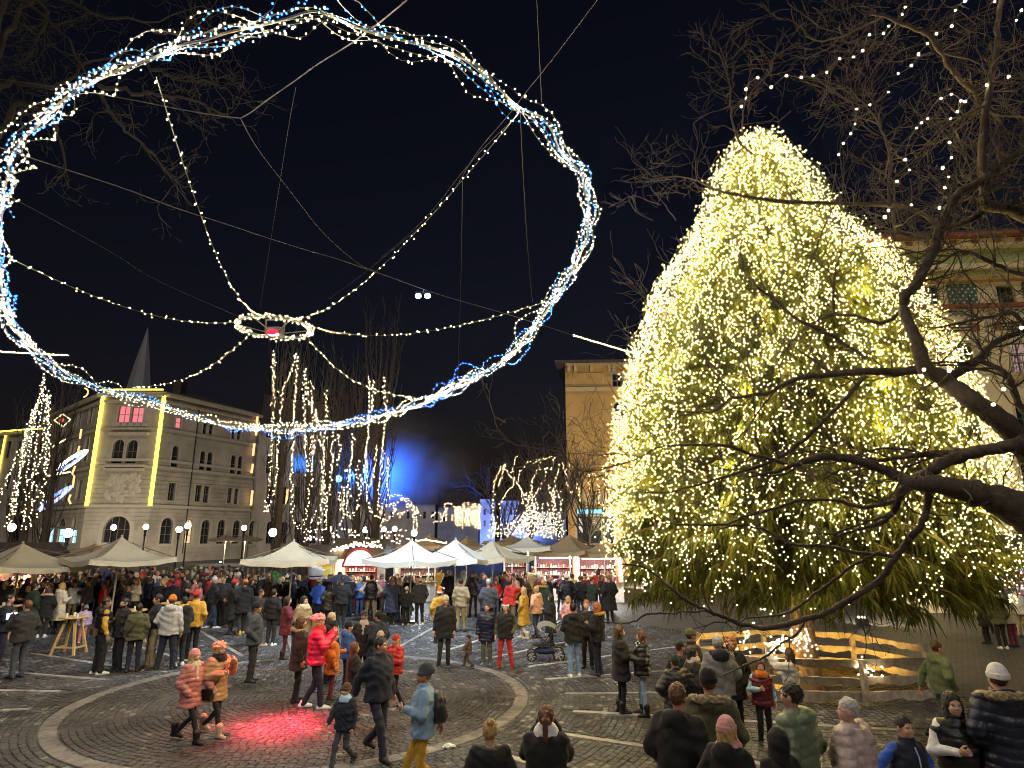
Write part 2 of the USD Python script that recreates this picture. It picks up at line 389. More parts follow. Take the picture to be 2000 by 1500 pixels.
    for (e, sag), nm in zip(ends, names):
        E = ring_point(*e); d = E - HUB; d2 = d.copy(); d2[2] = 0
        A = HUB + d2 / np.linalg.norm(d2) * R
        t = np.linspace(0, 1, 60)[:, None]
        p = A + (E - A) * t - np.array([0, 0, sag]) * 4 * t * (1 - t) * (0.55 + 0.45 * (1 - t))
        S = thing("spoke_light_string", f"sagging string of warm bulbs from the hoop to the ring's {nm} edge", "light string", loc=A)
        m = MB(); m.tube(p, .007, 4); part(S, "cable", m, DARKWIRE)
        q = p + np.stack([.03 * np.cos(t[:, 0] * 60), .03 * np.sin(t[:, 0] * 60), .02 * np.sin(t[:, 0] * 45)], 1)
        part(S, "lamps", bulbs(np.vstack([garland_bulbs(p, .21, .014, rng), garland_bulbs(q, .25, .014, rng)]), .0105), WARM, kind="stuff")
def _ell(c, r, sub=2):
    m = trimesh.creation.icosphere(sub, 1.0)
    return np.asarray(m.vertices) * r + np.asarray(c, float), np.asarray(m.faces)
great_ring()

# ================================================================== the Christmas tree, its lights and the fence round it
TX, TY = 7.2, 16.5
_prof = []
for py, hw in ((238, 30), (262, 78), (330, 120), (440, 165), (560, 258), (700, 305), (830, 352), (950, 374), (1060, 396), (1150, 372), (1215, 330)):
    p = atY(1500, py, TY); _prof.append((p[2], max(hw - 46, 6) * (TY * CT + (p[2] - EYE) * ST) / F * 0.955))
_prof = np.array(sorted(_prof)); _prof[:, 0] -= .35 * (_prof[:, 0] > 10); TOPZ = _prof[-1, 0]
def crown_r(z): return np.interp(z, _prof[:, 0], _prof[:, 1], left=_prof[0, 1] * .8, right=0.05)
usdkit.material(stage, "/World/Looks/spruce_needles", {
    "g": ("geometry", {}), "n": ("noise_texture", {"scale": 1.3, "detail": 3.0}),
    "r": ("rgb_ramp", {"ramp": [(0.3, (0.060, 0.090, 0.008)), (0.55, (0.145, 0.165, 0.012)), (0.75, (0.24, 0.23, 0.016))]}),
    "mr": ("map_range", {"to_min": 0.6, "to_max": 1.5}), "mul": ("vector_math", {"math_type": "scale"}),
    "d": ("principled_bsdf", {"roughness": 0.55}), "t": ("translucent_bsdf", {}), "mx": ("mix_closure", {"fac": 0.42})},
    [("g.position", "n.vector"), ("n.fac", "r.fac"), ("g.random_per_island", "mr.value"), ("r.color", "mul.vector1"), ("mr.result", "mul.scale"), ("mul.vector", "d.base_color"), ("mul.vector", "t.color"), ("d.BSDF", "mx.closure1"), ("t.BSDF", "mx.closure2")], surface="mx.closure")
def christmas_tree():
    rng = np.random.default_rng(11)
    T = thing("christmas_tree", "tall drooping spruce Christmas tree covered in light strings inside the wooden fence", "tree", loc=(TX, TY, 0))
    m = MB(); z = np.linspace(0, TOPZ - .3, 14); m.tube(np.stack([np.full(14, TX), np.full(14, TY), z], 1), np.interp(z, [0, 1, TOPZ], [.34, .27, .03]), 12)
    part(T, "trunk", m, mat("spruce_bark", (0.12, 0.075, 0.04), .9, .4, 20, bump=.6), smooth=60)
    # limbs in whorls, each carrying hanging sprays
    lm = MB(); V, Fc = [], []; n0 = 0
    tips = []
    zz = 2.85; k = 0
    while zz < TOPZ - .25:
        n = int(np.clip(7 + crown_r(zz) * 4.2, 6, 26))
        for i in range(n):
            a = 2 * math.pi * (i + rng.uniform(-.3, .3)) / n + k * 1.1
            zb = zz + rng.uniform(-.15, .15)
            Rr = crown_r(zb - .12 * crown_r(zb)) * rng.uniform(.86, 1.06)
            t = np.linspace(0.06, 1, 9)
            out = np.stack([np.cos(a) * Rr * t, np.sin(a) * Rr * t, zb + Rr * (.10 * t - .30 * t ** 2 + .06 * t ** 4)], 1)
            out[:, 0] += TX; out[:, 1] += TY
            if Rr > .6: lm.tube(out, np.linspace(.035, .008, 9) * (0.6 + Rr / 5), 4, cap=False)
            tips.append(out)
        zz += 0.27 + 0.05 * crown_r(zz) * .5; k += 1
    part(T, "limbs", lm, mat("spruce_limb", (0.10, 0.06, 0.03), .9, .3))
    pos, siz, outv = [], [], []
    for out in tips:
        Rr = np.linalg.norm(out[-1, :2] - [TX, TY]); n = int(10 + Rr * 9)
        tt = rng.beta(2.2, 1.0, n)
        p = np.stack([np.interp(tt, np.linspace(0.06, 1, 9), out[:, c]) for c in range(3)], 1)
        d = out[-1] - out[0]; d /= np.linalg.norm(d)
        sd = np.cross(d, [0, 0, 1]); sd /= np.linalg.norm(sd)
        p = p + sd * (rng.normal(0, .16, n) * (0.4 + .5 * Rr / 4))[:, None]
        pos.append(p); siz.append(rng.uniform(.25, .6, n) * np.clip(Rr / 3 + .35, .35, 1.15)); outv.append(np.repeat(d[None], n, 0))
    pos, siz, outv = np.vstack(pos), np.concatenate(siz), np.vstack(outv)
    # each spray: 6 narrow blades falling from one point
    nb = 6
    P = np.repeat(pos, nb, 0); Sz = np.repeat(siz, nb) * rng.uniform(.55, 1.1, len(P)); O = np.repeat(outv, nb, 0)
    dirv = O * rng.uniform(.05, .75, (len(P), 1)) + rng.normal(0, .28, (len(P), 3)); dirv[:, 2] = -rng.uniform(.5, 1.2, len(P))
    dirv /= np.linalg.norm(dirv, axis=1, keepdims=True)
    w = np.cross(dirv, rng.normal(size=(len(P), 3))); w /= np.linalg.norm(w, axis=1, keepdims=True)
    wd = (rng.uniform(.010, .024, len(P)) * (0.7 + Sz))[:, None]
    mid = P + dirv * (Sz * .5)[:, None] + O * .03; end = P + dirv * Sz[:, None]; end[:, 2] -= .12 * Sz
    V = np.stack([P - w * wd * .5, P + w * wd * .5, mid - w * wd, mid + w * wd, end], 1).reshape(-1, 3)
    b = (np.arange(len(P)) * 5)[:, None, None]
    Fc = (np.array([[0, 1, 3], [0, 3, 2], [2, 3, 4]])[None] + b).reshape(-1, 3)
    part(T, "crown", (V, Fc), "/World/Looks/spruce_needles")
    # light strings laid over the tree
    L = thing("tree_light_strings", "thousands of warm bulbs strung all over the tall Christmas tree", "string lights", loc=(TX, TY, 2))
    zz = TOPZ; pts = []
    for s in range(176):                     # meridian strings from the top down, swaying
        n = 240; z = np.linspace(TOPZ - .15, 2.1 + rng.uniform(0, 1.5) , n)
        a = 2 * math.pi * s / 176 + np.interp(np.arange(n), np.linspace(0, n, 9), rng.normal(0, .13, 9)) + .25 * np.sin(z * .7 + s)
        lo = 2.6 + 1.0 * np.abs(np.sin(a * 3.1)) + .5 * np.sin(a * 7)
        r = crown_r(z) * rng.uniform(.99, 1.04) + .40 * np.clip((TOPZ - z) / 4, .2, .85) + np.interp(np.arange(n), np.linspace(0, n, 30), rng.normal(0, .13, 30))
        p = np.stack([TX + r * np.cos(a), TY + r * np.sin(a), z], 1)
        pts.append(p)
    allb = []
    cb = MB()
    for p in pts:
        b = garland_bulbs(p, 0.098, .05, rng)
        dens = 1.05 - .55 * np.clip((4.2 - b[:, 2]) / 2.2, 0, 1)
        keep = rng.random(len(b)) < dens
        front = -(np.sin(np.arctan2(b[:, 1] - TY, b[:, 0] - TX) + .41))   # the side towards the square is hung more densely
        keep &= rng.random(len(b)) < np.clip(.24 + .92 * front, .15, 1) * np.clip(crown_r(b[:, 2]) / 2.6, .3, 1)
        allb.append(b[keep])
        if p[:, 1].min() < TY: cb.tube(p[::3], .004, 3, cap=False)
    n = 5200; z = rng.uniform(3.0, TOPZ - .4, 4 * n); z = z[rng.random(4 * n) < crown_r(z) / crown_r(z).max()][:n]; a = -1.98 + rng.uniform(-1.25, 1.25, len(z))
    r = crown_r(z) * rng.uniform(1.0, 1.05, len(z)) + .34 + rng.normal(0, .10, len(z))      # short side strings filling the side towards the square
    fill = np.stack([TX + r * np.cos(a), TY + r * np.sin(a), z], 1); allb.append(fill[rng.random(len(z)) < np.clip((z - 2.6) / 2.5, .2, 1)])
    allb = np.vstack(allb)
    part(L, "cables", cb, DARKWIRE, kind="stuff")
    part(L, "lamps", bulbs(allb, rng.uniform(.0065, .0135, len(allb))), glow("tree_bulb", (1.0, 0.70, 0.17), 15.0), kind="stuff")
    k = 0
    for z in np.linspace(4.3, TOPZ - .5, 14):          # the brightest lamps, down among the branches
        for a in np.arange(8) * 2 * math.pi / 8 + k * .4:
            r = max(crown_r(z) * .93, .15); q = np.array([TX + r * math.cos(a), TY + r * math.sin(a), z]); spot(L + f"/lamp_light_{k:03d}", q, q + [0, 0, -1], (1.0, .74, .30), 4.6 * (.45 + r / 3), radius=.03); k += 1
    print("tree: sprays", len(pos), "bulbs", len(allb))
christmas_tree()
# ================================================================== fence and what glows inside it
PLANK = mat("fence_plank", (0.50, 0.44, 0.37), 0.8, 0.35, 6, island=0.2, bump=0.5, bscale=25)
YPLANK = mat("yellow_plank", (0.62, 0.38, 0.10), 0.7, 0.25, 6, island=0.2, bump=0.4, bscale=25)
def rough_plank(a, b, h, th, rng):
    """a sawn plank with a wavy natural lower edge, from a to b (points at its top edge)"""
    a, b = np.asarray(a, float), np.asarray(b, float); t = b - a; L = np.linalg.norm(t); t /= L
    n = np.cross(t, [0, 0, 1]); n /= np.linalg.norm(n)
    k = max(4, int(L / .12)); s = np.linspace(0, L, k + 1)
    low = -h + rng.normal(0, .018, k + 1) + .02 * np.sin(s * rng.uniform(5, 9) + rng.uniform(0, 6)); hi = rng.normal(0, .005, k + 1)
    V = []
    for side in (-.5, .5):
        for e in (low, hi): V.append(a + t * s[:, None] + n * th * side + np.stack([0 * s, 0 * s, e], 1))
    V = np.vstack(V); m = k + 1; f = []
    for i in range(k):
        for A, B in ((0, 1), (3, 2), (1, 3), (2, 0)): f.append([A * m + i, A * m + i + 1, B * m + i + 1, B * m + i])
    f += [[0, m, 3 * m, 2 * m], [k, 2 * m + k, 3 * m + k, m + k]]
    return V, np.array(f)
def fences():
    rng = np.random.default_rng(21)
    T = thing("wooden_fence", "low rustic plank fence in a ring round the foot of the Christmas tree", "fence", loc=(7.3, 17, 0))
    ring = [(9.55, 15.25), (7.75, 14.95), (5.7, 15.2), (4.45, 16.9), (5.2, 18.9), (7.4, 19.7), (9.6, 18.9), (10.5, 17.1)]
    ring = [np.array([*p, 0.0]) for p in ring]
    for i, p in enumerate(ring):
        q = ring[(i + 1) % len(ring)]
        post = MB(); post.box(p + [0, 0, .48], (.11, .11, .96), rng.uniform(0, 1)); part(T, "post", post, PLANK)
        for z, h in ((.93, .15), (.58, .16), (.27, .19)):
            ins = (q - p) / np.linalg.norm(q - p) * .01; off = np.cross((q - p) / np.linalg.norm(q - p), [0, 0, 1]) * .085
            z0, z1 = z + rng.uniform(-.03, .03), z + rng.uniform(-.03, .03)
            part(T, "plank", rough_plank(p + ins + off + [0, 0, z0], q - ins + off + [0, 0, z1], h, .04, rng), PLANK)
    rngs = np.random.default_rng(5); sm = MB()
    for k in range(2600):                    # loose straw strewn inside the fence
        a, r = rngs.uniform(0, 6.28), 2.75 * math.sqrt(rngs.random()); q = np.array([7.45 + r * math.cos(a) * 1.05, 17.1 + r * math.sin(a) * .85, .03 + rngs.uniform(0, .03)]); b = rngs.uniform(0, 6.28); l = rngs.uniform(.08, .22)
        e = np.array([math.cos(b) * l, math.sin(b) * l, rngs.uniform(-.01, .02)]); w = np.array([-math.sin(b), math.cos(b), 0]) * .008; sm.add([q - w, q + w, q + e + w, q + e - w], [[0, 1, 2], [0, 2, 3]])
    S = thing("straw", "loose straw strewn on the ground inside the plank fence", "straw", loc=(7.4, 17, 0), kind="stuff"); part(S, "stalks", sm, mat("straw_yellow", (.42, .30, .10), .8, .3, 5, island=.4))
    # warm floodlight on the ground inside, and clusters of sparkling lights
    for k, (x, y, dx) in enumerate(((TX - 1.2, TY - .1, .4), (TX + 1.3, TY + .1, -.2))):
        Fl = thing("ground_floodlight", "small warm floodlight on the paving inside the fence, " + ("left" if k == 0 else "right") + " of the trunk", "floodlight", loc=(x, y, 0))
        m = MB(); m.box((x, y, .05), (.2, .16, .10)); part(Fl, "housing", m, IRON); part(Fl, "lens", _ell((x, y, .12), (.07, .06, .02)), glow("amber_lens", (1, .55, .12), 25))
        spot(Fl + "/beam", (x, y, .22), (x + dx, y + 1.3, .8), (1.0, .56, .10), 26.0, cone=85, soft=.6, radius=.06)
    names = ["beside the red-haired woman", "behind the woman in white", "hanging right of the spruce trunk", "low on the fence at its middle", "under the left side of the spruce"]
    for (px, py, y, n, r), nm in zip(((1520, 1258, 15.4, 42, .16), (1570, 1250, 15.6, 40, .20), (1455, 1245, 15.9, 16, .18), (1688, 1304, 15.1, 20, .17), (1500, 1180, 15.5, 12, .2)), names):
        c = atY(px, py, y)
        G = thing("light_cluster", "dense sparkling cluster of white bulbs " + nm, "light cluster", loc=c)
        p = c + rng.normal(0, 1, (n, 3)) * [r, .12, r * .8]
        m = MB(); m.tube(p[:14], .004, 3, cap=False); part(G, "cable", m, DARKWIRE)
        part(G, "lamps", bulbs(p, rng.uniform(.012, .02, n)), glow("cluster_bulb", (1.0, .78, .45), 34), kind="stuff")
fences()

# ================================================================== buildings
from shapely.geometry import Polygon, box as sbox
from shapely.ops import unary_union
STONE = mat("pale_render", (0.36, 0.32, 0.25), .85, .28, .35, bump=.15, bscale=30)
STONE_TRIM = mat("facade_trim", (0.42, 0.38, 0.30), .8, .12, 1.5)
DARKIN = mat("dark_room", (0.012, 0.012, 0.013), .9, .2)
PANE = mat("window_pane", (0.02, 0.024, 0.03), .08, .2, spec=.8)
FRAME = mat("window_frame", (0.16, 0.13, 0.10), .6, .15)
ROOFM = mat("roof_tiles_dark", (0.06, 0.045, 0.04), .8, .3, 3)
YSTRIP = glow("yellow_led_strip", (1.0, 0.80, 0.10), .75)
PINKW = glow("pink_lit_room", (1.0, 0.26, 0.30), .24)
COOLW = glow("shop_window_lit", (0.55, 0.85, 1.0), .34)
WARMW = glow("warm_window_lit", (1.0, 0.72, 0.36), .25)
ORANGE = glow("orange_light_tube", (1.0, 0.50, 0.20), .5)
class Facade:
    def __init__(s, parent, A, B, z0, z1, material, thick=.45):
        s.p, s.A, s.z0, s.z1, s.m, s.t = parent, np.array([*A, 0.0]), z0, z1, material, thick
        d = np.array([*B, 0.0]) - s.A; s.L = np.linalg.norm(d); s.u = d / s.L; s.n = np.array([s.u[1], -s.u[0], 0]); s.open = []
    def sz(s, px, py):
        r = ray(px, py); e = np.array([0, 0, EYE])
        t = ((s.A - e) @ s.n) / (r @ s.n); q = e + r * t - s.A
        return q @ s.u, q[2]
    def W(s, v):
        v = np.asarray(v, float); return s.A + v[..., :1] * s.u + v[..., 1:2] * np.array([0, 0, 1.0]) + v[..., 2:] * s.n
    def ext(s, poly, n0, n1):
        mm = MB()
        for g in getattr(poly, "geoms", [poly]):
            if g.is_empty or g.area < 1e-4: continue
            m = trimesh.creation.extrude_polygon(g, n1 - n0, engine="earcut"); v = np.array(m.vertices); v[:, 2] += n0
            mm.add(s.W(v), m.faces)
        return mm
    def opening(s, x0, x1, z0, z1, arch):
        if not arch: return sbox(x0, z0, x1, z1)
        r = (x1 - x0) / 2; zc = max(z1 - r, z0 + .05); a = np.linspace(0, np.pi, 13)
        return Polygon([(x0, z0), (x1, z0)] + [((x0 + x1) / 2 + r * math.cos(t), zc + (z1 - zc) * math.sin(t)) for t in a])
    def window(s, x0, x1, z0, z1, arch=False, lit=None, mull=1, bars=1, name="window", trim=.12, frame=None):
        P = s.opening(x0, x1, z0, z1, arch); s.open.append(P)
        fr = frame or FRAME
        inner = P.buffer(-.07, join_style=2)
        F_ = P.buffer(-.003).difference(inner)
        for k in range(mull): xx = x0 + (x1 - x0) * (k + 1) / (mull + 1); F_ = F_.union(sbox(xx - .035, z0 + .01, xx + .035, z1 - .01).intersection(P.buffer(-.004)))
        for k in range(bars): zz = z0 + (z1 - z0) * (k + 1.15) / (bars + 1.3) ; F_ = F_.union(sbox(x0 + .01, zz - .03, x1 - .01, zz + .03).intersection(P.buffer(-.004)))
        w = part(s.p, name, s.ext(F_, -.28, -.20), fr)
        part_sub(w, "pane", s.ext(inner, -.27 + .02, -.24), lit or PANE)
        if trim: part_sub(w, "surround", s.ext(P.buffer(trim, join_style=2).difference(P.buffer(.004, join_style=2)), .002, .07), STONE_TRIM)
        return w
    def pxwin(s, px0, py0, px1, py1, **k):
        pm = (py0 + py1) / 2; xm = (px0 + px1) / 2
        x0, x1 = s.sz(px0, pm)[0], s.sz(px1, pm)[0]; z1, z0 = s.sz(xm, py0)[1], s.sz(xm, py1)[1]
        return s.window(x0, x1, max(z0, s.z0 + .02), z1, **k)
    def close(s):
        P = sbox(0, s.z0, s.L, s.z1)
        if s.open: P = P.difference(unary_union(s.open))
        part(s.p, "wall", s.ext(P, -s.t, 0), s.m)
    def band(s, z0, z1, out, name="cornice", m=None, x0=0.0, x1=None, cut=False):
        P = sbox(x0, z0, s.L if x1 is None else x1, z1)
        if cut and s.open: P = P.difference(unary_union(s.open).buffer(.16, join_style=2))
        part(s.p, name, s.ext(P, .003, out), m or STONE_TRIM)
    def courses(s, z0, z1, h=.5, m=None):
        n = int((z1 - z0) / h); hh = (z1 - z0) / n; U = unary_union(s.open).buffer(.2, join_style=2) if s.open else None
        mm = MB()
        for k in range(n):
            P = sbox(0.02, z0 + k * hh + .05, s.L - .02, z0 + (k + 1) * hh)
            if U is not None: P = P.difference(U)
            e = s.ext(P, .002, .06)
            if e.v: mm.add(*e.get())
        part(s.p, "stone_courses", mm, m or s.m)
def part_sub(parent, name, mesh, m, **k):
    return part(parent, name, mesh, m, **k) if (mesh.v if isinstance(mesh, MB) else True) else None
def shell(parent, pts, z1, m, z0=0.0, name="core"):
    P = Polygon(pts); g = trimesh.creation.extrude_polygon(P, z1 - z0, engine="earcut"); g.apply_translation([0, 0, z0])
    part(parent, name, (np.array(g.vertices), np.array(g.faces)), m)
def strip(parent, pts, r, m, name="light_strip"):
    mm = MB(); mm.tube(pts, r, 6); part(parent, name, mm, m)

def corner_house():
    C1, C2 = atY(203, 765, 80), atY(325, 765, 80)
    R = atY(507, 808, 95.6); Lf = atY(95, 812, 97.5)
    ZT = C1[2]
    T = thing("corner_house", "pale four storey corner house with yellow lit edges behind the market", "building", loc=((C1 + C2) / 2 * [1, 1, 0]))
    zc = lambda py: atY(264, py, 80)[2]
    f = Facade(T, C1[:2], C2[:2], 0, ZT, STONE)
    f.pxwin(231, 792, 254, 825, lit=PINKW, mull=1, bars=1); f.pxwin(257, 795, 280, 825, lit=PINKW, mull=1, bars=1)
    f.pxwin(220, 858, 241, 905, arch=True); f.pxwin(247, 859, 268, 905, arch=True)
    f.pxwin(202, 1008, 254, 1060, arch=True, mull=3, trim=.5, name="arched_entrance")
    f.close()
    z = [zc(p) for p in (1064, 988, 912, 838, 783)]
    f.courses(0.6, z[1] - .3); f.courses(z[1] + .4, z[2] - .5)
    for zz, o in ((z[1], .25), (z[2], .2), (z[2] + .9, .12), (z[3], .2), (ZT - .5, .7), (ZT - 1.3, .3)): f.band(zz - .18, zz + .18, o)
    # bay with relief panel
    x0, x1 = f.sz(214, 900)[0], f.sz(281, 900)[0]
    for (pa, pb) in ((915, 920), (845, 850), (908, 913)):
        f.band(zc(pb), zc(pa), .55, "bay_ledge", x0=x0 - .3, x1=x1 + .3)
    rel = MB(); rng = np.random.default_rng(4)
    for k in range(70):
        a, b = rng.uniform(x0 + .2, x1 - .2), rng.uniform(zc(980), zc(926)); e = _ell((0, 0, 0), (rng.uniform(.15, .5), rng.uniform(.15, .6), .14), 1)
        rel.add(f.W(e[0] + [a, b, .05]), e[1])
    part(T, "carved_relief", rel, STONE_TRIM)
    for k in range(5):
        w = (x1 - x0) / 5; f.band(zc(838) + .35, zc(832) + .45, .14, "bay_panel", x0=x0 + k * w + .15, x1=x0 + (k + 1) * w - .15)
    for px in (203, 325):
        top, bot = f.sz(px, 770), f.sz(px, 986)
        x = top[0] + (.12 if px == 203 else -.12)
        strip(T, [f.W([x, zc(988), .25]), f.W([x, ZT - .6, .25])], .23, YSTRIP)
    strip(T, [f.W([.1, ZT + .15, .6]), f.W([f.L * .5, ZT + .15, .6]), f.W([f.L - .1, ZT + .15, .6])], .10, YSTRIP)
    g = Facade(T, C2[:2], R[:2], 0, ZT, STONE)
    def row(items, **k):
        for it in items: g.pxwin(*it, **k)
    row([(343, 815, 355, 836)], lit=PINKW, mull=0)
    row([(396, 826, 405, 848), (408, 829, 417, 849), (452, 838, 460, 858), (463, 840, 471, 859)], mull=0)
    row([(335, 870, 349, 912), (390, 880, 402, 918), (404, 882, 416, 920), (450, 888, 461, 925), (464, 890, 474, 927)], arch=True, mull=0)
    row([(328, 943, 342, 978), (381, 947, 394, 980), (397, 949, 409, 982), (444, 953, 454, 983), (457, 954, 466, 985)], mull=1)
    for i, it in enumerate([(313, 1011, 337, 1062), (360, 1014, 376, 1062), (392, 1015, 410, 1062), (424, 1015, 440, 1062), (454, 1016, 469, 1062), (486, 1017, 500, 1062)]):
        g.pxwin(*it, arch=True, mull=1, bars=2, lit=None if i != 1 else WARMW, name="arched_window", trim=.25)
    g.close(); 
    for zz, o in ((z[1], .25), (z[2], .2), (z[2] + .9, .12), (z[3], .2), (ZT - .5, .7), (ZT - 1.3, .3)): g.band(zz - .18, zz + .18, o)
    g.courses(0.6, z[1] - .3); g.courses(z[1] + .4, z[2] - .5)
    dp = MB(); xx = g.sz(370, 950)[0]; dp.tube([g.W([xx, 1, .16]), g.W([xx, ZT - 1, .16])], .07, 6); part(T, "drainpipe", dp, IRON)
    h = Facade(T, Lf[:2], C1[:2], 0, ZT, STONE)
    for it in [(146, 800, 151, 838), (153, 797, 159, 834), (174, 790, 181, 826), (116, 818, 121, 852), (124, 815, 130, 848)]: h.pxwin(*it, mull=0)
    for it in [(136, 862, 143, 905), (145, 860, 152, 903), (164, 854, 173, 900), (106, 873, 113, 912)]: h.pxwin(*it, arch=True, mull=0)
    for it in [(150, 938, 160, 975), (126, 943, 136, 978), (104, 948, 112, 980)]: h.pxwin(*it, mull=1)
    for it in [(114, 1012, 129, 1028), (142, 1008, 150, 1030)]: h.pxwin(*it, arch=True, mull=1)
    for it in [(78, 1030, 92, 1060), (94, 1030, 104, 1060), (112, 1032, 130, 1060), (138, 1034, 149, 1062)]: h.pxwin(*it, mull=1, lit=COOLW, name="shop_window", trim=.0)
    h.close()
    for zz, o in ((z[1], .25), (z[2], .2), (z[3], .2), (ZT - .5, .7), (ZT - 1.3, .3)): h.band(zz - .18, zz + .18, o)
    h.courses(3.2, z[1] - .3); h.courses(z[1] + .4, z[2] - .5)
    # inside, back and roof
    off = lambda F_, d: (F_.A - F_.n * .5)[:2]
    a, b, c, d = (h.A - h.n * .47)[:2], (f.A - f.n * .47)[:2] , (g.A - g.n * .47)[:2], (g.A + g.u * g.L - g.n * .47)[:2]
    a, b, c, d = [np.array(q) for q in (a, b + [.1, .25], c + [-.1, .25], d)]
    shell(T, [a, b, c, d, d + [-14, 14], a + [14, 14]], ZT - .1, DARKIN)
    rf = MB(); top = np.array([(a[0] + d[0]) / 2, (a[1] + d[1]) / 2 + 5]); P = [a, b, c, d, d + [-14, 14], a + [14, 14]]
    v = [[*q, ZT + .02] for q in P] + [[top[0] - 4, top[1], ZT + 4.2], [top[0] + 4, top[1], ZT + 4.2]]
    rf.add(v, [[0, 1, 6], [1, 2, 6], [2, 7, 6], [2, 3, 7], [3, 4, 7], [4, 5, 7], [5, 6, 7], [5, 0, 6]]); part(T, "roof", rf, ROOFM)
    ch = MB(); ch.box((top[0] + 2, top[1] - 2, ZT + 4), (1.2, 1.8, 4)); part(T, "chimney", ch, ROOFM)
corner_house()

def side_building():
    A, B = atY(500, 880, 96.2), atY(640, 900, 106)
    T = thing("dim_house", "dim unlit house beside the corner house with orange light tubes on its edge", "building", loc=(A[0], A[1], 0))
    ZT = 19.5
    f = Facade(T, A[:2], B[:2], 0, ZT, STONE)
    for px in (520, 548, 575, 605):
        for (a, b) in ((830, 855), (890, 925), (950, 985)): f.pxwin(px, a, px + 12, b, mull=1)
        f.pxwin(px, 1018, px + 14, 1062, arch=True, mull=1)
    f.close(); f.band(ZT - .5, ZT, .6)
    shell(T, [(f.A - f.n * .48)[:2], (f.A + f.u * f.L - f.n * .48)[:2], (f.A + f.u * f.L + [-6, 14, 0])[:2], (f.A + [-6, 14, 0])[:2]], ZT - .05, DARKIN)
    m = MB(); q = [(f.A + f.n * .5)[:2], (f.A + f.u * f.L + f.n * .5)[:2]]; r = [q[1] + [-3, 8], q[0] + [-3, 8]]
    m.add([[*q[0], ZT], [*q[1], ZT], [*r[0], ZT + 7], [*r[1], ZT + 7]], [[0, 1, 2], [0, 2, 3]]); part(T, "roof", m, ROOFM)
    for px, a, b in ((500, 812, 850), (494, 866, 890), (491, 906, 924), (490, 958, 987), (559, 955, 985)):
        p0, p1 = atY(px + 3, a, 94.5), atY(px, b, 94.5)
        o = thing("orange_light_tube", f"short upright orange light tube on the house edge, {['topmost','second from top','third from top','lowest','right hand'][[812,866,906,958,955].index(a)]} one", "light tube", loc=p0)
        m = MB(); m.tube([p0, p1], .16, 6); part(o, "tube", m, ORANGE)
        k = MB(); k.bar(p0 + [0, .25, 0], p0 + [0, 1.4, 0], .05, .05); part(o, "bracket", k, IRON)
side_building()

def yellow_corner():
    A, B = atY(-70, 850, 108), atY(52, 850, 102)
    T = thing("yellow_edged_house", "far left house with its roof edge traced in yellow light behind the lit poplar", "building", loc=(A[0], A[1], 0))
    ZT = atY(20, 846, 104)[2]
    f = Facade(T, A[:2], B[:2], 0, ZT, STONE)
    for px in (-20, 12, 32):
        for (a, b) in ((862, 895), (920, 955), (980, 1005)): f.pxwin(px, a, px + 9, b, mull=1)
    f.close(); f.band(ZT - .4, ZT, .5)
    strip(T, [f.W([0, ZT + .2, .6]), f.W([f.L, ZT + .2, .6]), f.W([f.L, ZT + .2, .6]) + [3.5, 4, 1.0]], .13, YSTRIP)
    x = f.sz(4, 900)[0]; strip(T, [f.W([x, 9, .2]), f.W([x, ZT - .3, .2])], .13, YSTRIP)
    shell(T, [(f.A - f.n * .48)[:2], (f.A + f.u * f.L - f.n * .48)[:2], (f.A + f.u * f.L + [0, 14, 0])[:2], (f.A + [0, 14, 0])[:2]], ZT - .05, DARKIN)
yellow_corner()

def spire():
    p = atY(272, 640, 150); b = atY(272, 760, 150)
    T = thing("church_spire", "dim pointed church spire rising behind the corner house", "spire", loc=(b[0], 150, 0))
    r = 27 / F * 150
    m = MB(); m.add(*lathe([(r * .9, 0), (r * .9, b[2] - 6)], 4, (b[0], 150, 0))); part(T, "tower", m, mat("dim_tower", (0.10, 0.095, 0.09), .9))
    m = MB(); m.add(*lathe([(r * 1.12, b[2] - 6), (r * .55, b[2] + (p[2] - b[2]) * .4), (0.05, p[2])], 8, (b[0], 150, 0))); part(T, "spire", m, mat("slate_spire", (0.22, 0.22, 0.23), .7))
    fp = np.array([b[0] + 6, 128, b[2] - 4.0]); fl = thing("facade_floodlight", "roof floodlight faintly lighting the dim church spire", "floodlight", loc=fp); m = MB(); m.box(fp, (.5, .4, .3)); part(fl, "housing", m, IRON); m = MB(); m.tube([fp * [1, 1, 0], fp], .15, 6); part(fl, "mast", m, IRON); part(fl, "lens", _ell(fp + [0, .1, .18], (.15, .1, .03)), glow("flood_lens", (1, .85, .6), 12)); spot(fl + "/beam", fp + [0, .3, .4], (b[0], 150, b[2] + 6), (.9, .92, 1), 28, cone=70, soft=.8, radius=.15)
spire()

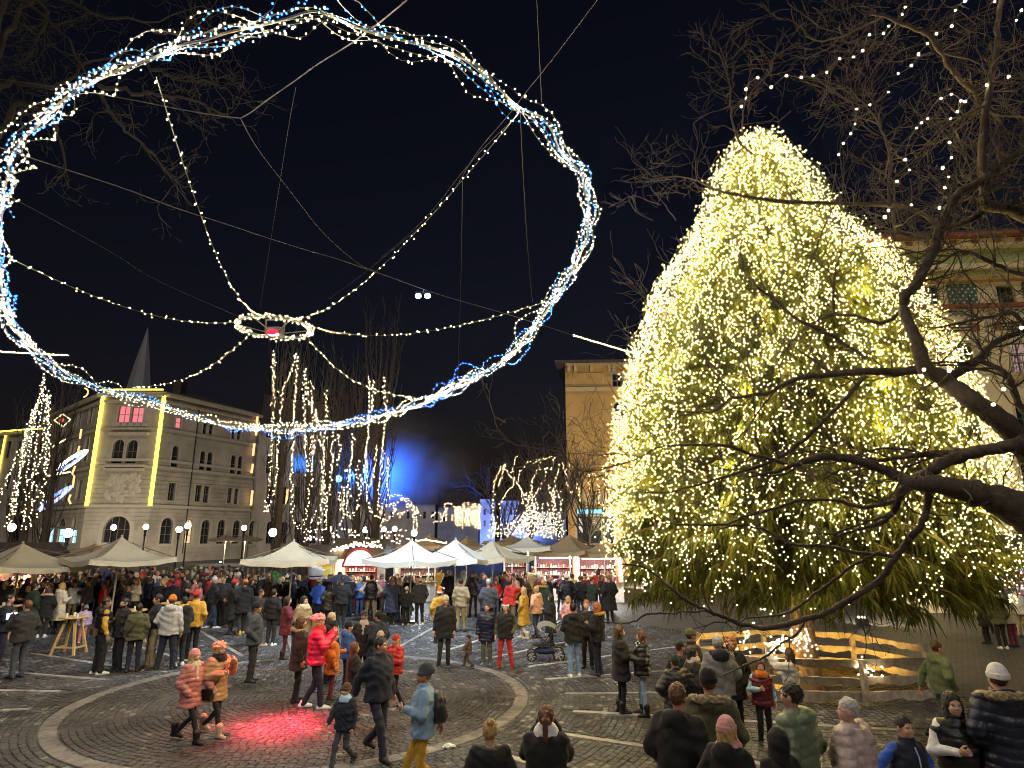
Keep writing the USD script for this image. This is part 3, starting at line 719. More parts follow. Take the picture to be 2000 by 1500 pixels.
OCHRE = mat("ochre_render", (0.44, 0.28, 0.10), .9, .2, .3, bump=.1)
OCHRE_TRIM = mat("ochre_trim", (0.46, 0.36, 0.20), .85, .1)
def ochre_tower():
    Y = 58.0
    A = atY(1104, 740, Y); B = np.array([A[0] + 17.0, Y - .6])
    ZT = atY(1104, 709, Y)[2]
    T = thing("ochre_house", "tall plain ochre house with a panelled top storey left of the Christmas tree", "building", loc=(A[0], Y, 0))
    f = Facade(T, A[:2], B, 0, ZT, OCHRE)
    f.pxwin(1196, 729, 1216, 756, mull=1, trim=.15); f.pxwin(1198, 783, 1226, 822, arch=True, mull=1, bars=1, trim=.12)
    f.pxwin(1128, 1008, 1200, 1062, mull=2, bars=0, name="shop_window", trim=.2); f.pxwin(1236, 1008, 1290, 1062, mull=2, bars=0, name="shop_window")
    f.close()
    zz = lambda py: f.sz(1150, py)[1]
    f.band(zz(765), zz(757), .3, m=OCHRE_TRIM); f.band(zz(716), zz(709), .9, m=OCHRE_TRIM); f.band(zz(968), zz(962), .25, m=OCHRE_TRIM); f.band(zz(985), zz(969), .05, m=OCHRE_TRIM)
    for a, b in ((1119, 1179), ):
        x0, x1, z0, z1 = f.sz(a, 740)[0], f.sz(b, 740)[0], zz(754), zz(729)
        part(T, "panel_frame", f.ext(sbox(x0, z0, x1, z1).difference(sbox(x0 + .12, z0 + .12, x1 - .12, z1 - .12)), .003, .07), OCHRE_TRIM)
    for px in (1106, 1119, 1150, 1184, 1193):
        x = f.sz(px, 718)[0]; m = MB(); m.add(f.W((BOXV * [.3, .7, .7]) + [x + .2, zz(721), .38]), BOXF); part(T, "eave_bracket", m, OCHRE_TRIM)
    # eave and left side wall
    m = MB(); v = f.W(np.array([[-1.0, ZT, 1.1], [f.L, ZT, 1.1], [f.L, ZT, -14], [.8, ZT, -14], [3, ZT + 1.4, -4], [f.L, ZT + 1.4, -4]])); m.add(v, [[0, 1, 5], [0, 5, 4], [0, 4, 3], [3, 4, 5], [3, 5, 2]])
    m.add(f.W(np.array([[-1.0, ZT - .25, 1.1], [f.L, ZT - .25, 1.1], [f.L, ZT - .002, 1.1], [-1.0, ZT - .002, 1.1], [.8, ZT - .25, -14], [.8, ZT - .002, -14], [f.L, ZT - .25, -14]])), [[0, 1, 2], [0, 2, 3], [4, 0, 3], [4, 3, 5], [0, 4, 6], [0, 6, 1]]); part(T, "roof", m, ROOFM)
    g = Facade(T, (f.A - f.n * 13 + f.u * 1.8)[:2], (f.A - f.n * .455 + f.u * .06)[:2], 0, ZT - .26, OCHRE); g.close()
    shell(T, [(f.A - f.n * .5 + f.u * .5)[:2], (f.A + f.u * f.L - f.n * .5)[:2], (f.A + f.u * f.L - f.n * 13)[:2], (f.A - f.n * 12.6 + f.u * 2.4)[:2]], ZT - .3, DARKIN)
    # cyan lit fascia with an awning sign under it
    S = thing("cyan_shop_sign", "long glowing cyan sign over the shop front of the ochre house", "sign", loc=f.W(np.array([f.sz(1152, 999)[0], zz(999), .2])))
    x0, x1 = f.sz(1127, 999)[0], f.sz(1180, 999)[0]
    m = MB(); m.mesh(f.ext(sbox(x0 - .05, zz(1005), x1 + .05, zz(994)), .08, .26).get and trimesh.Trimesh(*f.ext(sbox(x0 - .05, zz(1005), x1 + .05, zz(994)), .08, .26).get(), process=False)); part(S, "box", m, IRON)
    part(S, "lit_face", f.ext(sbox(x0, zz(1004), x1, zz(995)), .262, .28), glow("cyan_sign_lit", (.25, .80, 1.0), .6))
    xm = (x0 + x1) / 2; cr = sbox(0, 0, 0, 0)
    from shapely.geometry import Point
    zz0 = (zz(1004) + zz(995)) / 2
    mark = Point(xm, zz0).buffer(.22).difference(Point(xm + .12, zz0 + .06).buffer(.2)).union(sbox(xm - .05, zz(1004) + .02, xm + .9, zz(1004) + .07))
    part(S, "dark_mark", f.ext(mark, .283, .30), IRON)
    W_ = thing("white_banner", "narrow pale upright banner beside the shop front under the cyan sign", "banner", loc=f.W(np.array([f.sz(1132, 1030)[0], 2, .3])))
    x = f.sz(1130, 1030)[0]; part(W_, "cloth", f.ext(sbox(x, zz(1040), x + .35, zz(1012)), .35, .37), mat("banner_cloth", (.6, .62, .7), .8)); m = MB(); m.tube([f.W(np.array([x - .06, 0, .36])), f.W(np.array([x - .06, zz(1010), .36]))], .03, 6); part(W_, "pole", m, IRON)
ochre_tower()

CREAM = mat("cream_render", (0.60, 0.52, 0.33), .9, .08, .6)
GREENT = mat("green_glazed_tile", (0.05, 0.10, 0.065), .35, .3, 4)
SAGE = mat("sage_plaster", (0.30, 0.34, 0.15), .85, .12, 1)
RUST = mat("rust_red_tile", (0.22, 0.07, 0.035), .7, .25, 3)
WHITET = mat("white_glazed_tile", (0.55, 0.58, 0.52), .3, .1)
def secession_house():
    Y = 31.0
    A, B = np.array([atY(1640, 470, Y)[0], Y + .6]), np.array([atY(2230, 470, Y - 1)[0], Y - .8])
    ZT = atY(1850, 474, Y)[2]
    T = thing("secession_house", "cream house with green tile frieze and coloured ornament behind the right of the spruce", "building", loc=(A[0], Y, 0))
    f = Facade(T, A, B, 0, ZT, CREAM)
    zz = lambda py: f.sz(1880, py)[1]; xx = lambda px, py=620: f.sz(px, py)[0]
    for px in (1800, 1948, 2090):
        f.pxwin(px, 557, px + 36, 595, mull=2, bars=0, trim=0, frame=GREENT)
    for px in (1868, 1975, 2080):
        f.pxwin(px, 668, px + 38, 728, mull=1, bars=2, trim=.1, frame=GREENT, lit=None if px != 1975 else glow("rose_room_lit", (1, .62, .55), .09))
        f.pxwin(px + 12, 792, px + 50, 862, mull=1, bars=2, trim=.1, frame=GREENT); f.pxwin(px + 20, 905, px + 56, 958, mull=1, bars=2, trim=.1, frame=GREENT)
    f.pxwin(1945, 1104, 2045, 1166, mull=1, bars=1, lit=glow("toy_shop_lit", (.9, .85, 1.0), .3), name="shop_window", trim=0)
    f.close()
    f.band(zz(479), ZT, 1.3, "eaves_cornice", RUST); f.band(zz(493), zz(481), .9, "cornice_soffit", CREAM); f.band(zz(520), zz(494), .35, "frieze_band", SAGE)
    f.band(zz(531), zz(521), .45, "moulding", CREAM); f.band(zz(545), zz(532), .15, "arcade_frieze", SAGE, cut=True); f.band(zz(553), zz(546), .4, "moulding", mat("ochre_moulding", (.34, .22, .07), .8))
    f.band(zz(604), zz(597), .3, "dentil_course", RUST); f.band(zz(972), zz(962), .3, "string_course", CREAM); f.band(zz(1030), zz(1020), .4, "string_course", CREAM)
    for px in range(1715, 2100, 42):
        x = xx(px, 487); m = MB(); m.add(f.W(BOXV * [.34, .22, .05] + [x, zz(487), .93]), BOXF); part(T, "cornice_square", m, RUST)
        part(T, "cornice_panel", f.ext(sbox(x - .34, zz(491), x + .34, zz(483)).difference(sbox(x - .22, zz(490) + .05, x + .22, zz(484) - .05)), .905, .925), mat("lime_panel", (.50, .52, .22), .8))
    for px in range(1760, 2100, 11):
        x = xx(px, 538); P = f.opening(x - .11, x + .11, zz(545) + .03, zz(534), True); part(T, "frieze_arch", f.ext(P.difference(P.buffer(-.04)), .152, .19), mat("lime_panel", (.5, .52, .22), .8))
    for a, b in ((1757, 1800), (1850, 1906), (1998, 2050)):         # tiled fields with white knobs
        x0, x1 = xx(a, 576), xx(b, 576); z0, z1 = zz(596), zz(556)
        part(T, "tile_field", f.ext(sbox(x0, z0, x1, z1), .003, .10), GREENT)
        nx, nz = max(2, int((x1 - x0) / .15)), 6
        for i in range(nx):
            for j in range(nz):
                if (i + j) % 2: continue
                e = _ell((0, 0, 0), (.05, .05, .035), 1); part(T, "tile_knob", (f.W(e[0] + [x0 + (i + .5) * (x1 - x0) / nx, z0 + (j + .5) * (z1 - z0) / nz, .10]), e[1]), WHITET)
    for a, b in ((1852, 1896), (1950, 2012)):                        # checker strips, ornaments
        x0, x1 = xx(a, 612), xx(b, 612); z0, z1 = zz(617), zz(608); n = 8
        part(T, "checker_ground", f.ext(sbox(x0, z0, x1, z1), .003, .05), WHITET); mm = MB()
        for i in range(n):
            for j in range(3):
                if (i + j) % 2 == 0: mm.add(f.W(BOXV * [(x1 - x0) / n * .98, (z1 - z0) / 3 * .98, .02] + [x0 + (i + .5) * (x1 - x0) / n, z0 + (j + .5) * (z1 - z0) / 3, .062]), BOXF)
        part(T, "checker_tiles", mm, mat("blue_green_tile", (.04, .09, .10), .4))
    for a, b in ((1896, 1912), (1940, 1957), (1842, 1856)):
        part(T, "ornament_square", f.ext(sbox(xx(a, 640), zz(648), xx(b, 640), zz(632)), .003, .06), RUST)
    for k, (a, b) in enumerate(((1856, 1895), (1958, 2010))):
        for dz in (634, 640, 646):
            m = MB(); m.mesh(trimesh.Trimesh(*f.ext(sbox(xx(a, 640), zz(dz) - .035, xx(b, 640), zz(dz) + .035), .003, .05).get(), process=False)); part(T, "ornament_line", m, IRON)
    xb0, xb1 = xx(1966, 725), xx(2022, 725); m = MB(); m.add(f.W(BOXV * [xb1 - xb0, .12, .6] + [(xb0 + xb1) / 2, zz(735), .31]), BOXF); part(T, "balcony", m, STONE_TRIM)
    m = MB()
    for k in range(12): x = xb0 + (xb1 - xb0) * k / 11; m.tube([f.W(np.array([x, zz(733), .55])), f.W(np.array([x, zz(702), .55]))], .015, 4)
    m.tube([f.W(np.array([xb0, zz(702), .55])), f.W(np.array([xb1, zz(702), .55]))], .025, 4); part(T, "balcony_railing", m, IRON)
    aw = MB(); x0, x1 = xx(1925, 1060), xx(2090, 1060); aw.add(f.W(np.array([[x0, zz(1045), .05], [x1, zz(1045), .05], [x1, zz(1090), 1.9], [x0, zz(1090), 1.9], [x1, zz(1098), 1.9], [x0, zz(1098), 1.9]])), [[0, 1, 2], [0, 2, 3], [3, 2, 4], [3, 4, 5]]); part(T, "awning", aw, mat("dark_awning", (.05, .045, .04), .8))
    shell(T, [(f.A - f.n * .5)[:2], (f.A + f.u * f.L - f.n * .5)[:2], (f.A + f.u * f.L - f.n * 9)[:2], (f.A - f.n * 9)[:2]], ZT - .05, DARKIN)
    shell(T, [(f.A - f.n * -.9)[:2], (f.A + f.u * f.L + f.n * .9)[:2], (f.A + f.u * f.L - f.n * 9.3)[:2], (f.A - f.n * 9.3)[:2]], ZT + .3, ROOFM, z0=ZT + .004, name="roof")
    # shelves of goods behind the shop window
    S = thing("shop_shelves", "brightly lit shelves of colourful goods in the shop at the far right", "shelves", loc=(f.W(np.array([xx(1990, 1135), 0, .3]))))
    rng = np.random.default_rng(8); cols = [mat("goods_" + n, c, .6) for n, c in (("red", (.5, .06, .05)), ("white", (.6, .6, .6)), ("yellow", (.6, .45, .08)), ("blue", (.08, .2, .5)), ("pink", (.6, .25, .35)))]
    for j, py in enumerate((1128, 1144, 1160)):
        m = MB(); m.add(f.W(BOXV * [xx(2045, py) - xx(1945, py), .03, .3] + [(xx(2045, py) + xx(1945, py)) / 2, zz(py), .25]), BOXF); part(S, "shelf", m, FRAME)
        for k in range(22):
            h = rng.uniform(.12, .26); x = xx(1946 + k * 4.4, py); m = MB(); m.add(f.W(BOXV * [.12, h, .15] + [x, zz(py) + .017 + h / 2, .25]), BOXF); part(S, "packet", m, cols[rng.integers(5)])
secession_house()

def far_things():
    Y = 90.0
    for i, (a, b, t) in enumerate(((938, 967, 975), (977, 1022, 978))):
        p, q = atY(a, t, Y), atY(b, t, Y)
        T = thing("blue_lit_facade", ["narrow distant house front washed in blue light", "wider distant house front washed in blue light"][i] + " beyond the umbrellas", "building", loc=(p[0], Y, 0))
        f = Facade(T, p[:2], q[:2], 0, p[2], STONE)
        for k in range(2 + i):
            for zz in (1000, 1022): f.pxwin(a + 6 + k * 13, zz - 6, a + 11 + k * 13, zz + 6, mull=0, trim=0)
        f.close(); f.band(p[2] - .4, p[2], .3)
        shell(T, [(f.A - f.n * .48)[:2], (f.A + f.u * f.L - f.n * .48)[:2], (f.A + f.u * f.L + [0, 8, 0])[:2], (f.A + [0, 8, 0])[:2]], p[2] - .05, DARKIN)
        c = (p + q) / 2; spot(T + "/wash_lamp", (c[0], Y - 7, 1.0), (c[0], Y, p[2] * .6), (.12, .25, 1.0), 420.0, cone=70, soft=.5, radius=.2)
    for i, (a, b, t, Y) in enumerate(((690, 850, 985, 120), (840, 935, 990, 125), (1020, 1105, 1000, 85), (560, 700, 960, 118))):
        p, q = atY(a, t, Y), atY(b, t, Y)
        T = thing("distant_house", ["long low dim house under the blue smoke", "low dim house left of the blue front", "dim house behind the lit bare trees", "tall dim house behind the lit poplars"][i], "building", loc=(p[0], Y, 0))
        f = Facade(T, p[:2], q[:2], 0, p[2], STONE)
        n = int((b - a) / 16)
        for k in range(n): f.pxwin(a + 8 + k * 16, t + 14, a + 14 + k * 16, t + 28, mull=0, trim=0, lit=WARMW if (k * 7 + i) % 5 == 0 else None)
        f.close()
        m = MB(); v = f.W(np.array([[-.4, p[2], .4], [f.L + .4, p[2], .4], [f.L + .4, p[2], -10], [-.4, p[2], -10], [0, p[2] + 3, -5], [f.L, p[2] + 3, -5]])); m.add(v, [[0, 1, 5], [0, 5, 4], [2, 3, 4], [2, 4, 5], [1, 2, 5], [3, 0, 4]]); part(T, "roof", m, ROOFM)
        shell(T, [(f.A - f.n * .48)[:2], (f.A + f.u * f.L - f.n * .48)[:2], (f.A + f.u * f.L + [0, 9, 0])[:2], (f.A + [0, 9, 0])[:2]], p[2] - .05, DARKIN)
far_things()

def facade_floods():
    for lab, pos, tgt, col, I, cone in (("ground floodlight aimed up the corner house, left one", (-50, 66, .3), (-52, 84, 12), (1, .86, .66), 400, 95), ("ground floodlight aimed up the corner house, right one", (-34, 76, .3), (-41, 90, 11), (1, .86, .66), 280, 95),
            ("ground floodlight aimed up the ochre house behind the stalls", (9, 44, .3), (12, 58, 11), (1, .84, .58), 620, 85), ("ground floodlight aimed up the cream house behind the spruce", (14.2, 27, .3), (18, 31, 9), (1, .88, .62), 150, 110)):
        T = thing("facade_floodlight", lab, "floodlight", loc=pos); m = MB(); m.box(np.array(pos) + [0, 0, -.12], (.4, .3, .3)); part(T, "housing", m, IRON); part(T, "lens", _ell(np.array(pos) + [0, 0, .06], (.15, .1, .03)), glow("flood_lens", (1, .85, .6), 12))
        spot(T + "/beam", np.array(pos) + [0, 0, .2], tgt, col, I, cone=cone, soft=.8, radius=.12)
facade_floods()
# ================================================================== bare trees
def twig_tree(mb, rng, p, d, L, r, depth, spread=.6, up=.15, kids=(2, 4), seg=5, wob=.18, minr=.003):
    """a wandering branch with side branches"""
    p = np.asarray(p, float); d = np.asarray(d, float) / np.linalg.norm(d)
    pts = [p]; dirs = []
    for i in range(seg):
        d = d + rng.normal(0, wob, 3) + [0, 0, up * .3]; d /= np.linalg.norm(d); dirs.append(d)
        p = p + d * L / seg; pts.append(p)
    mb.tube(pts, np.linspace(r, max(r * .45, minr), seg + 1), 4 if depth > 1 else 3, cap=False)
    if depth <= 0: return
    for k in range(rng.integers(kids[0], kids[1] + 1)):
        i = rng.integers(1, seg + 1); q = np.array(pts[i]); dd = dirs[min(i, seg - 1)] + rng.normal(0, spread, 3)
        twig_tree(mb, rng, q, dd, L * rng.uniform(.45, .75), max(r * rng.uniform(.4, .6), minr), depth - 1, spread, up, kids, seg, wob, minr)
TWIG = mat("bare_twig", (0.042, 0.036, 0.034), .9, .35, 6)
def poplar(x, y, h, w, rng, label, n=46):
    T = thing("poplar_tree", label, "tree", loc=(x, y, 0), group=None)
    m = MB(); z = np.linspace(0, h * .85, 10); m.tube(np.stack([x + .12 * np.sin(z * .4), np.full(10, y), z], 1), np.linspace(.34, .04, 10), 8); part(T, "trunk", m, BARK)
    m = MB()
    for k in range(n):
        z0 = rng.uniform(.12, .75) * h; a = rng.uniform(0, 2 * math.pi); L = min(rng.uniform(.25, .45) * h, h * 1.03 - z0)
        rad = w * rng.uniform(.5, 1.0); t = np.linspace(0, 1, 8)
        rr = rad * (1 - np.exp(-3.2 * t)); px = x + rr * math.cos(a) + np.cumsum(rng.normal(0, .035, 8)); py = y + rr * math.sin(a)
        pts = np.stack([px, py, z0 + L * t], 1); m.tube(pts, np.linspace(.045, .010, 8), 3, cap=False)
        for j in range(7):
            i = rng.integers(2, 8); q = pts[i]; dv = np.array([rng.normal(0, .28), rng.normal(0, .28), 1.0]); dl = rng.uniform(.5, 1.6)
            m.tube([q, q + dv * dl * .5 + rng.normal(0, .06, 3), q + dv * dl], [.016, .012, .007], 3, cap=False)
    part(T, "branches", m, TWIG)
def spreading_tree(x, y, h, rng, label, r=.16, depth=3, L=None):
    T = thing("bare_tree", label, "tree", loc=(x, y, 0))
    m = MB(); z = np.linspace(0, h * .42, 6); m.tube(np.stack([np.full(6, x), np.full(6, y), z], 1), np.linspace(r, r * .7, 6), 8); part(T, "trunk", m, BARK)
    m = MB()
    for k in range(9):
        a = k * 2.4 + rng.uniform(-.4, .4); twig_tree(m, rng, (x, y, h * rng.uniform(.32, .42)), (math.cos(a) * .7, math.sin(a) * .7, 1.0), (L or h * .42), r * .45, depth, .5, .25, (3, 5), 5, .15, .006)
    part(T, "branches", m, TWIG)
def light_string(polys, y, spacing, r, label, name="light_string", cat="light string", m=None, jit=.05, dy=1.2, seed=0, grp=None):
    rng = np.random.default_rng(900 + seed)
    P = []
    for i, pl in enumerate(polys):
        yy = y + rng.uniform(-dy, dy); pp = np.array([atY(a, b, yy) for a, b in pl])
        P.append(spline(pp, max(6, len(pl) * 8)) if len(pl) > 2 else np.linspace(pp[0], pp[1], 10))
    T = thing(name, label, cat, loc=P[0][0], group=grp)
    for p in P: part(T, "cable", tube(p, .012, 3, False), DARKWIRE)
    b = np.vstack([garland_bulbs(p, spacing, jit, rng) for p in P])
    part(T, "lamps", bulbs(b, rng.uniform(.75, 1.25, len(b)) * r), m or WARM_FAR, kind="stuff")
    return T
def lit_trees():
    rng = np.random.default_rng(31)
    for px, y, h, w, lab in ((536, 38, 15.5, 1.2, "left most bare poplar with a lit trunk behind the hanging hoop"), (592, 39, 14.5, 1.3, "bare poplar with hanging light strings below the hanging hoop"), (632, 40, 13, 1.0, "short bare poplar right of the two under the hoop"),
                             (690, 41, 15.0, 1.5, "bare poplar left of the tall one, before the blue smoke"), (728, 40, 17.5, 1.5, "tallest bare poplar standing before the blue smoke")):
        p = atY(px, 1060, y); poplar(p[0], y, h, w, rng, lab)
    for px, y, h, w, lab in ((40, 41, 11.5, 1.5, "bare poplar wrapped in light strings at the far left"), (82, 42, 13.0, 1.2, "bare poplar wrapped in light strings before the corner house")):
        p = atY(px, 1060, y); poplar(p[0], y, h, w, rng, lab, 40)
    S = lambda polys, lab, seed, y=37.5, sp=.14, r=.027: light_string(polys, y, sp, r, lab, seed=seed)
    S([[(533, 688), (533, 760), (531, 850), (526, 930), (518, 1002)], [(536, 690), (535, 770), (532, 850)]], "doubled warm light string down the trunk of the leftmost poplar", 1)
    S([[(577, 690), (566, 735), (552, 762), (545, 840), (540, 930), (530, 980), (517, 1004)]], "light string slanting off the poplar below the hoop down to the leftmost trunk", 2)
    S([[(580, 692), (577, 760), (571, 850), (570, 960), (573, 1010), (582, 1031), (597, 1014), (604, 960), (612, 880), (618, 800)]], "light string hanging in a deep loop below the hanging hoop", 3)
    S([[(596, 720), (594, 800), (597, 880), (600, 930)], [(599, 735), (606, 790), (616, 810), (624, 840), (626, 870)]], "two light strings high in the poplar under the hoop", 4)
    S([[(607, 745), (611, 790), (608, 850), (603, 920)]], "thin light string inside the poplar right of the hoop's trunk string", 5)
    S([[(636, 765), (637, 830), (632, 900), (628, 960), (626, 1010), (619, 1034)], [(628, 900), (634, 960), (637, 1030)]], "light strings down the short poplar", 6)
    S([[(652, 840), (648, 900), (640, 980), (636, 1020)], [(660, 850), (663, 885), (657, 906)]], "light string hanging just left of the blue spotlight", 7)
    S([[(690, 850), (684, 920), (678, 985), (683, 1013), (696, 995), (706, 940), (717, 880)]], "light string hanging in a narrow loop right of the blue spotlight", 8)
    S([[(720, 735), (722, 790), (718, 850), (714, 900)], [(730, 742), (727, 800)], [(716, 900), (715, 960), (720, 990), (733, 1010)]], "light strings down the middle of the tallest poplar", 9)
    S([[(751, 738), (752, 820), (746, 900), (740, 960), (738, 1010)], [(758, 895), (757, 965)], [(735, 870), (730, 930), (722, 950)]], "light strings at the right side of the tallest poplar", 10)
    S([[(663, 960), (666, 1000)], [(668, 950), (672, 990), (662, 1030)], [(700, 900), (697, 960)], [(615, 1000), (606, 1028)]], "short light string ends between the poplars near the ground", 11)
    # tangled arch of lit twigs
    arch = [[(737, 1005), (745, 982), (760, 970), (778, 968), (797, 976), (812, 1000), (814, 1040)], [(742, 1010), (758, 985), (770, 992), (764, 1008), (752, 1016)], [(770, 985), (785, 975), (797, 990), (786, 1004), (772, 998), (770, 985)], [(795, 985), (812, 992), (822, 1006)], [(804, 990), (812, 1012)], [(735, 1000), (740, 1030), (752, 1000)], [(808, 1000), (807, 1035)]]
    S(arch, "tangled arch of lit twigs right of the lit poplars", 12, 40, .10, .02)
    left = [[(84, 732), (78, 770), (66, 830), (50, 890), (34, 950), (24, 1000), (18, 1035)], [(86, 735), (82, 790), (72, 860), (64, 930), (60, 1000)], [(78, 775), (60, 820), (42, 870), (30, 900), (16, 930)], [(92, 770), (88, 830), (80, 890), (70, 930)],
            [(96, 785), (94, 830), (96, 880), (88, 930), (80, 985), (74, 1010)], [(72, 790), (52, 850), (38, 930), (30, 1010)], [(100, 780), (90, 800), (84, 810)], [(66, 800), (56, 830), (44, 880), (36, 905)], [(62, 935), (74, 955), (80, 960), (70, 978), (58, 985)], [(16, 930), (4, 960), (-6, 1000)], [(30, 940), (22, 990), (14, 1030)], [(44, 1000), (60, 1025), (40, 1035)], [(84, 760), (70, 800), (62, 860), (54, 920), (48, 990), (44, 1030)], [(90, 755), (96, 800), (92, 860), (86, 920)]]
    for k in range(0, len(left), 2): S(left[k:k + 2], f"warm light strings wrapped round the left poplars, " + ["longest ones from the top", "pair leaning to the left edge", "pair nearest the corner house", "short pair near the crown", "zigzag pair low down", "short pair above the paving", "pair in the middle of the crown"][k // 2], 20 + k, 39, .15, .03)
    # low trees behind the umbrellas on the right
    for px, y, h, lab in ((985, 52, 9, "bare tree with looping lights behind the open white umbrella"), (1038, 50, 9.5, "dark trunked bare tree with lights, middle of the group left of the ochre house"), (1092, 47, 10, "bare tree with lights next to the ochre house"), (1150, 45, 8.5, "thin bare tree before the ochre house and its cyan sign")):
        p = atY(px, 1060, y); spreading_tree(p[0], y, h, rng, lab)
    R = lambda polys, lab, seed: light_string(polys, 46, .17, .024, lab, seed=seed)
    R([[(962, 1050), (962, 990), (966, 945), (978, 915), (988, 905), (982, 925), (972, 950)], [(988, 918), (1000, 935), (1016, 952), (1030, 970), (1036, 968)], [(1008, 890), (1002, 910), (999, 926)], [(975, 990), (990, 960), (1003, 946), (1005, 930)]], "looping light strings at the left of the bare tree group", 40)
    R([[(1016, 918), (1012, 945), (1012, 950)], [(1022, 912), (1034, 903), (1045, 905), (1050, 895), (1055, 905), (1046, 925), (1038, 940), (1040, 968), (1036, 1000), (1034, 1020)], [(1068, 912), (1062, 940), (1050, 960), (1038, 970)], [(1060, 897), (1080, 892), (1082, 905), (1076, 916), (1055, 918)]], "light strings in the middle bare tree, with a square crest", 41)
    R([[(1097, 902), (1090, 920), (1084, 950), (1083, 990), (1080, 1010)], [(1098, 905), (1104, 930), (1104, 945), (1116, 961), (1130, 945), (1132, 965), (1130, 990)], [(1105, 925), (1114, 906)], [(1072, 945), (1075, 965), (1088, 970), (1096, 960)]], "light strings in the right bare tree, sagging beside the ochre wall", 42)
    R([[(1152, 925), (1150, 955), (1146, 990)], [(1164, 930), (1170, 960), (1172, 990)], [(1152, 925), (1164, 930)]], "two light strings hanging before the ochre wall", 43)
    rngl = np.random.default_rng(77)
    pp = [[(a, b), (a + rngl.uniform(-5, 5), b + rngl.uniform(18, 34))] for a, b in zip(rngl.uniform(1015, 1098, 46), rngl.uniform(955, 1015, 46))]
    R(pp, "many short drooping light strings between the bare trees", 44)
    hedge = [[(a, 1050 - rngl.uniform(0, 12)), (a + rngl.uniform(-4, 4), rngl.uniform(1008, 1036))] for a in np.linspace(958, 1104, 54)]
    light_string(hedge, 44, .17, .022, "dense hedge of upright lights behind the right umbrellas", "hedge_lights", "hedge lights", jit=.14, seed=45)
    fl = [[(a, 985 + rngl.uniform(-8, 14)), (a + rngl.uniform(-4, 4), 1030 + rngl.uniform(-8, 6))] for a in np.linspace(888, 938, 17)]
    light_string(fl, 60, .22, .036, "curtain of light strings left of the blue lit house fronts", seed=46)
    light_string([[(842, 1008), (856, 1000), (864, 1012), (870, 990), (872, 1020)], [(870, 985), (884, 982)], [(846, 1020), (866, 1018)]], 62, .22, .036, "small scribble of lights left of the light curtain", seed=47)
    mk = [[(a, b), (a + rngl.uniform(6, 16), b + rngl.uniform(-3, 4))] for a, b in zip(rngl.uniform(585, 800, 60), rngl.uniform(1032, 1060, 60))]
    light_string(mk, 36.5, .26, .032, "scattered warm and rosy bulbs over the market roofs at the centre", m=glow("rosy_bulb", (1, .62, .4), 7), seed=48)
lit_trees()

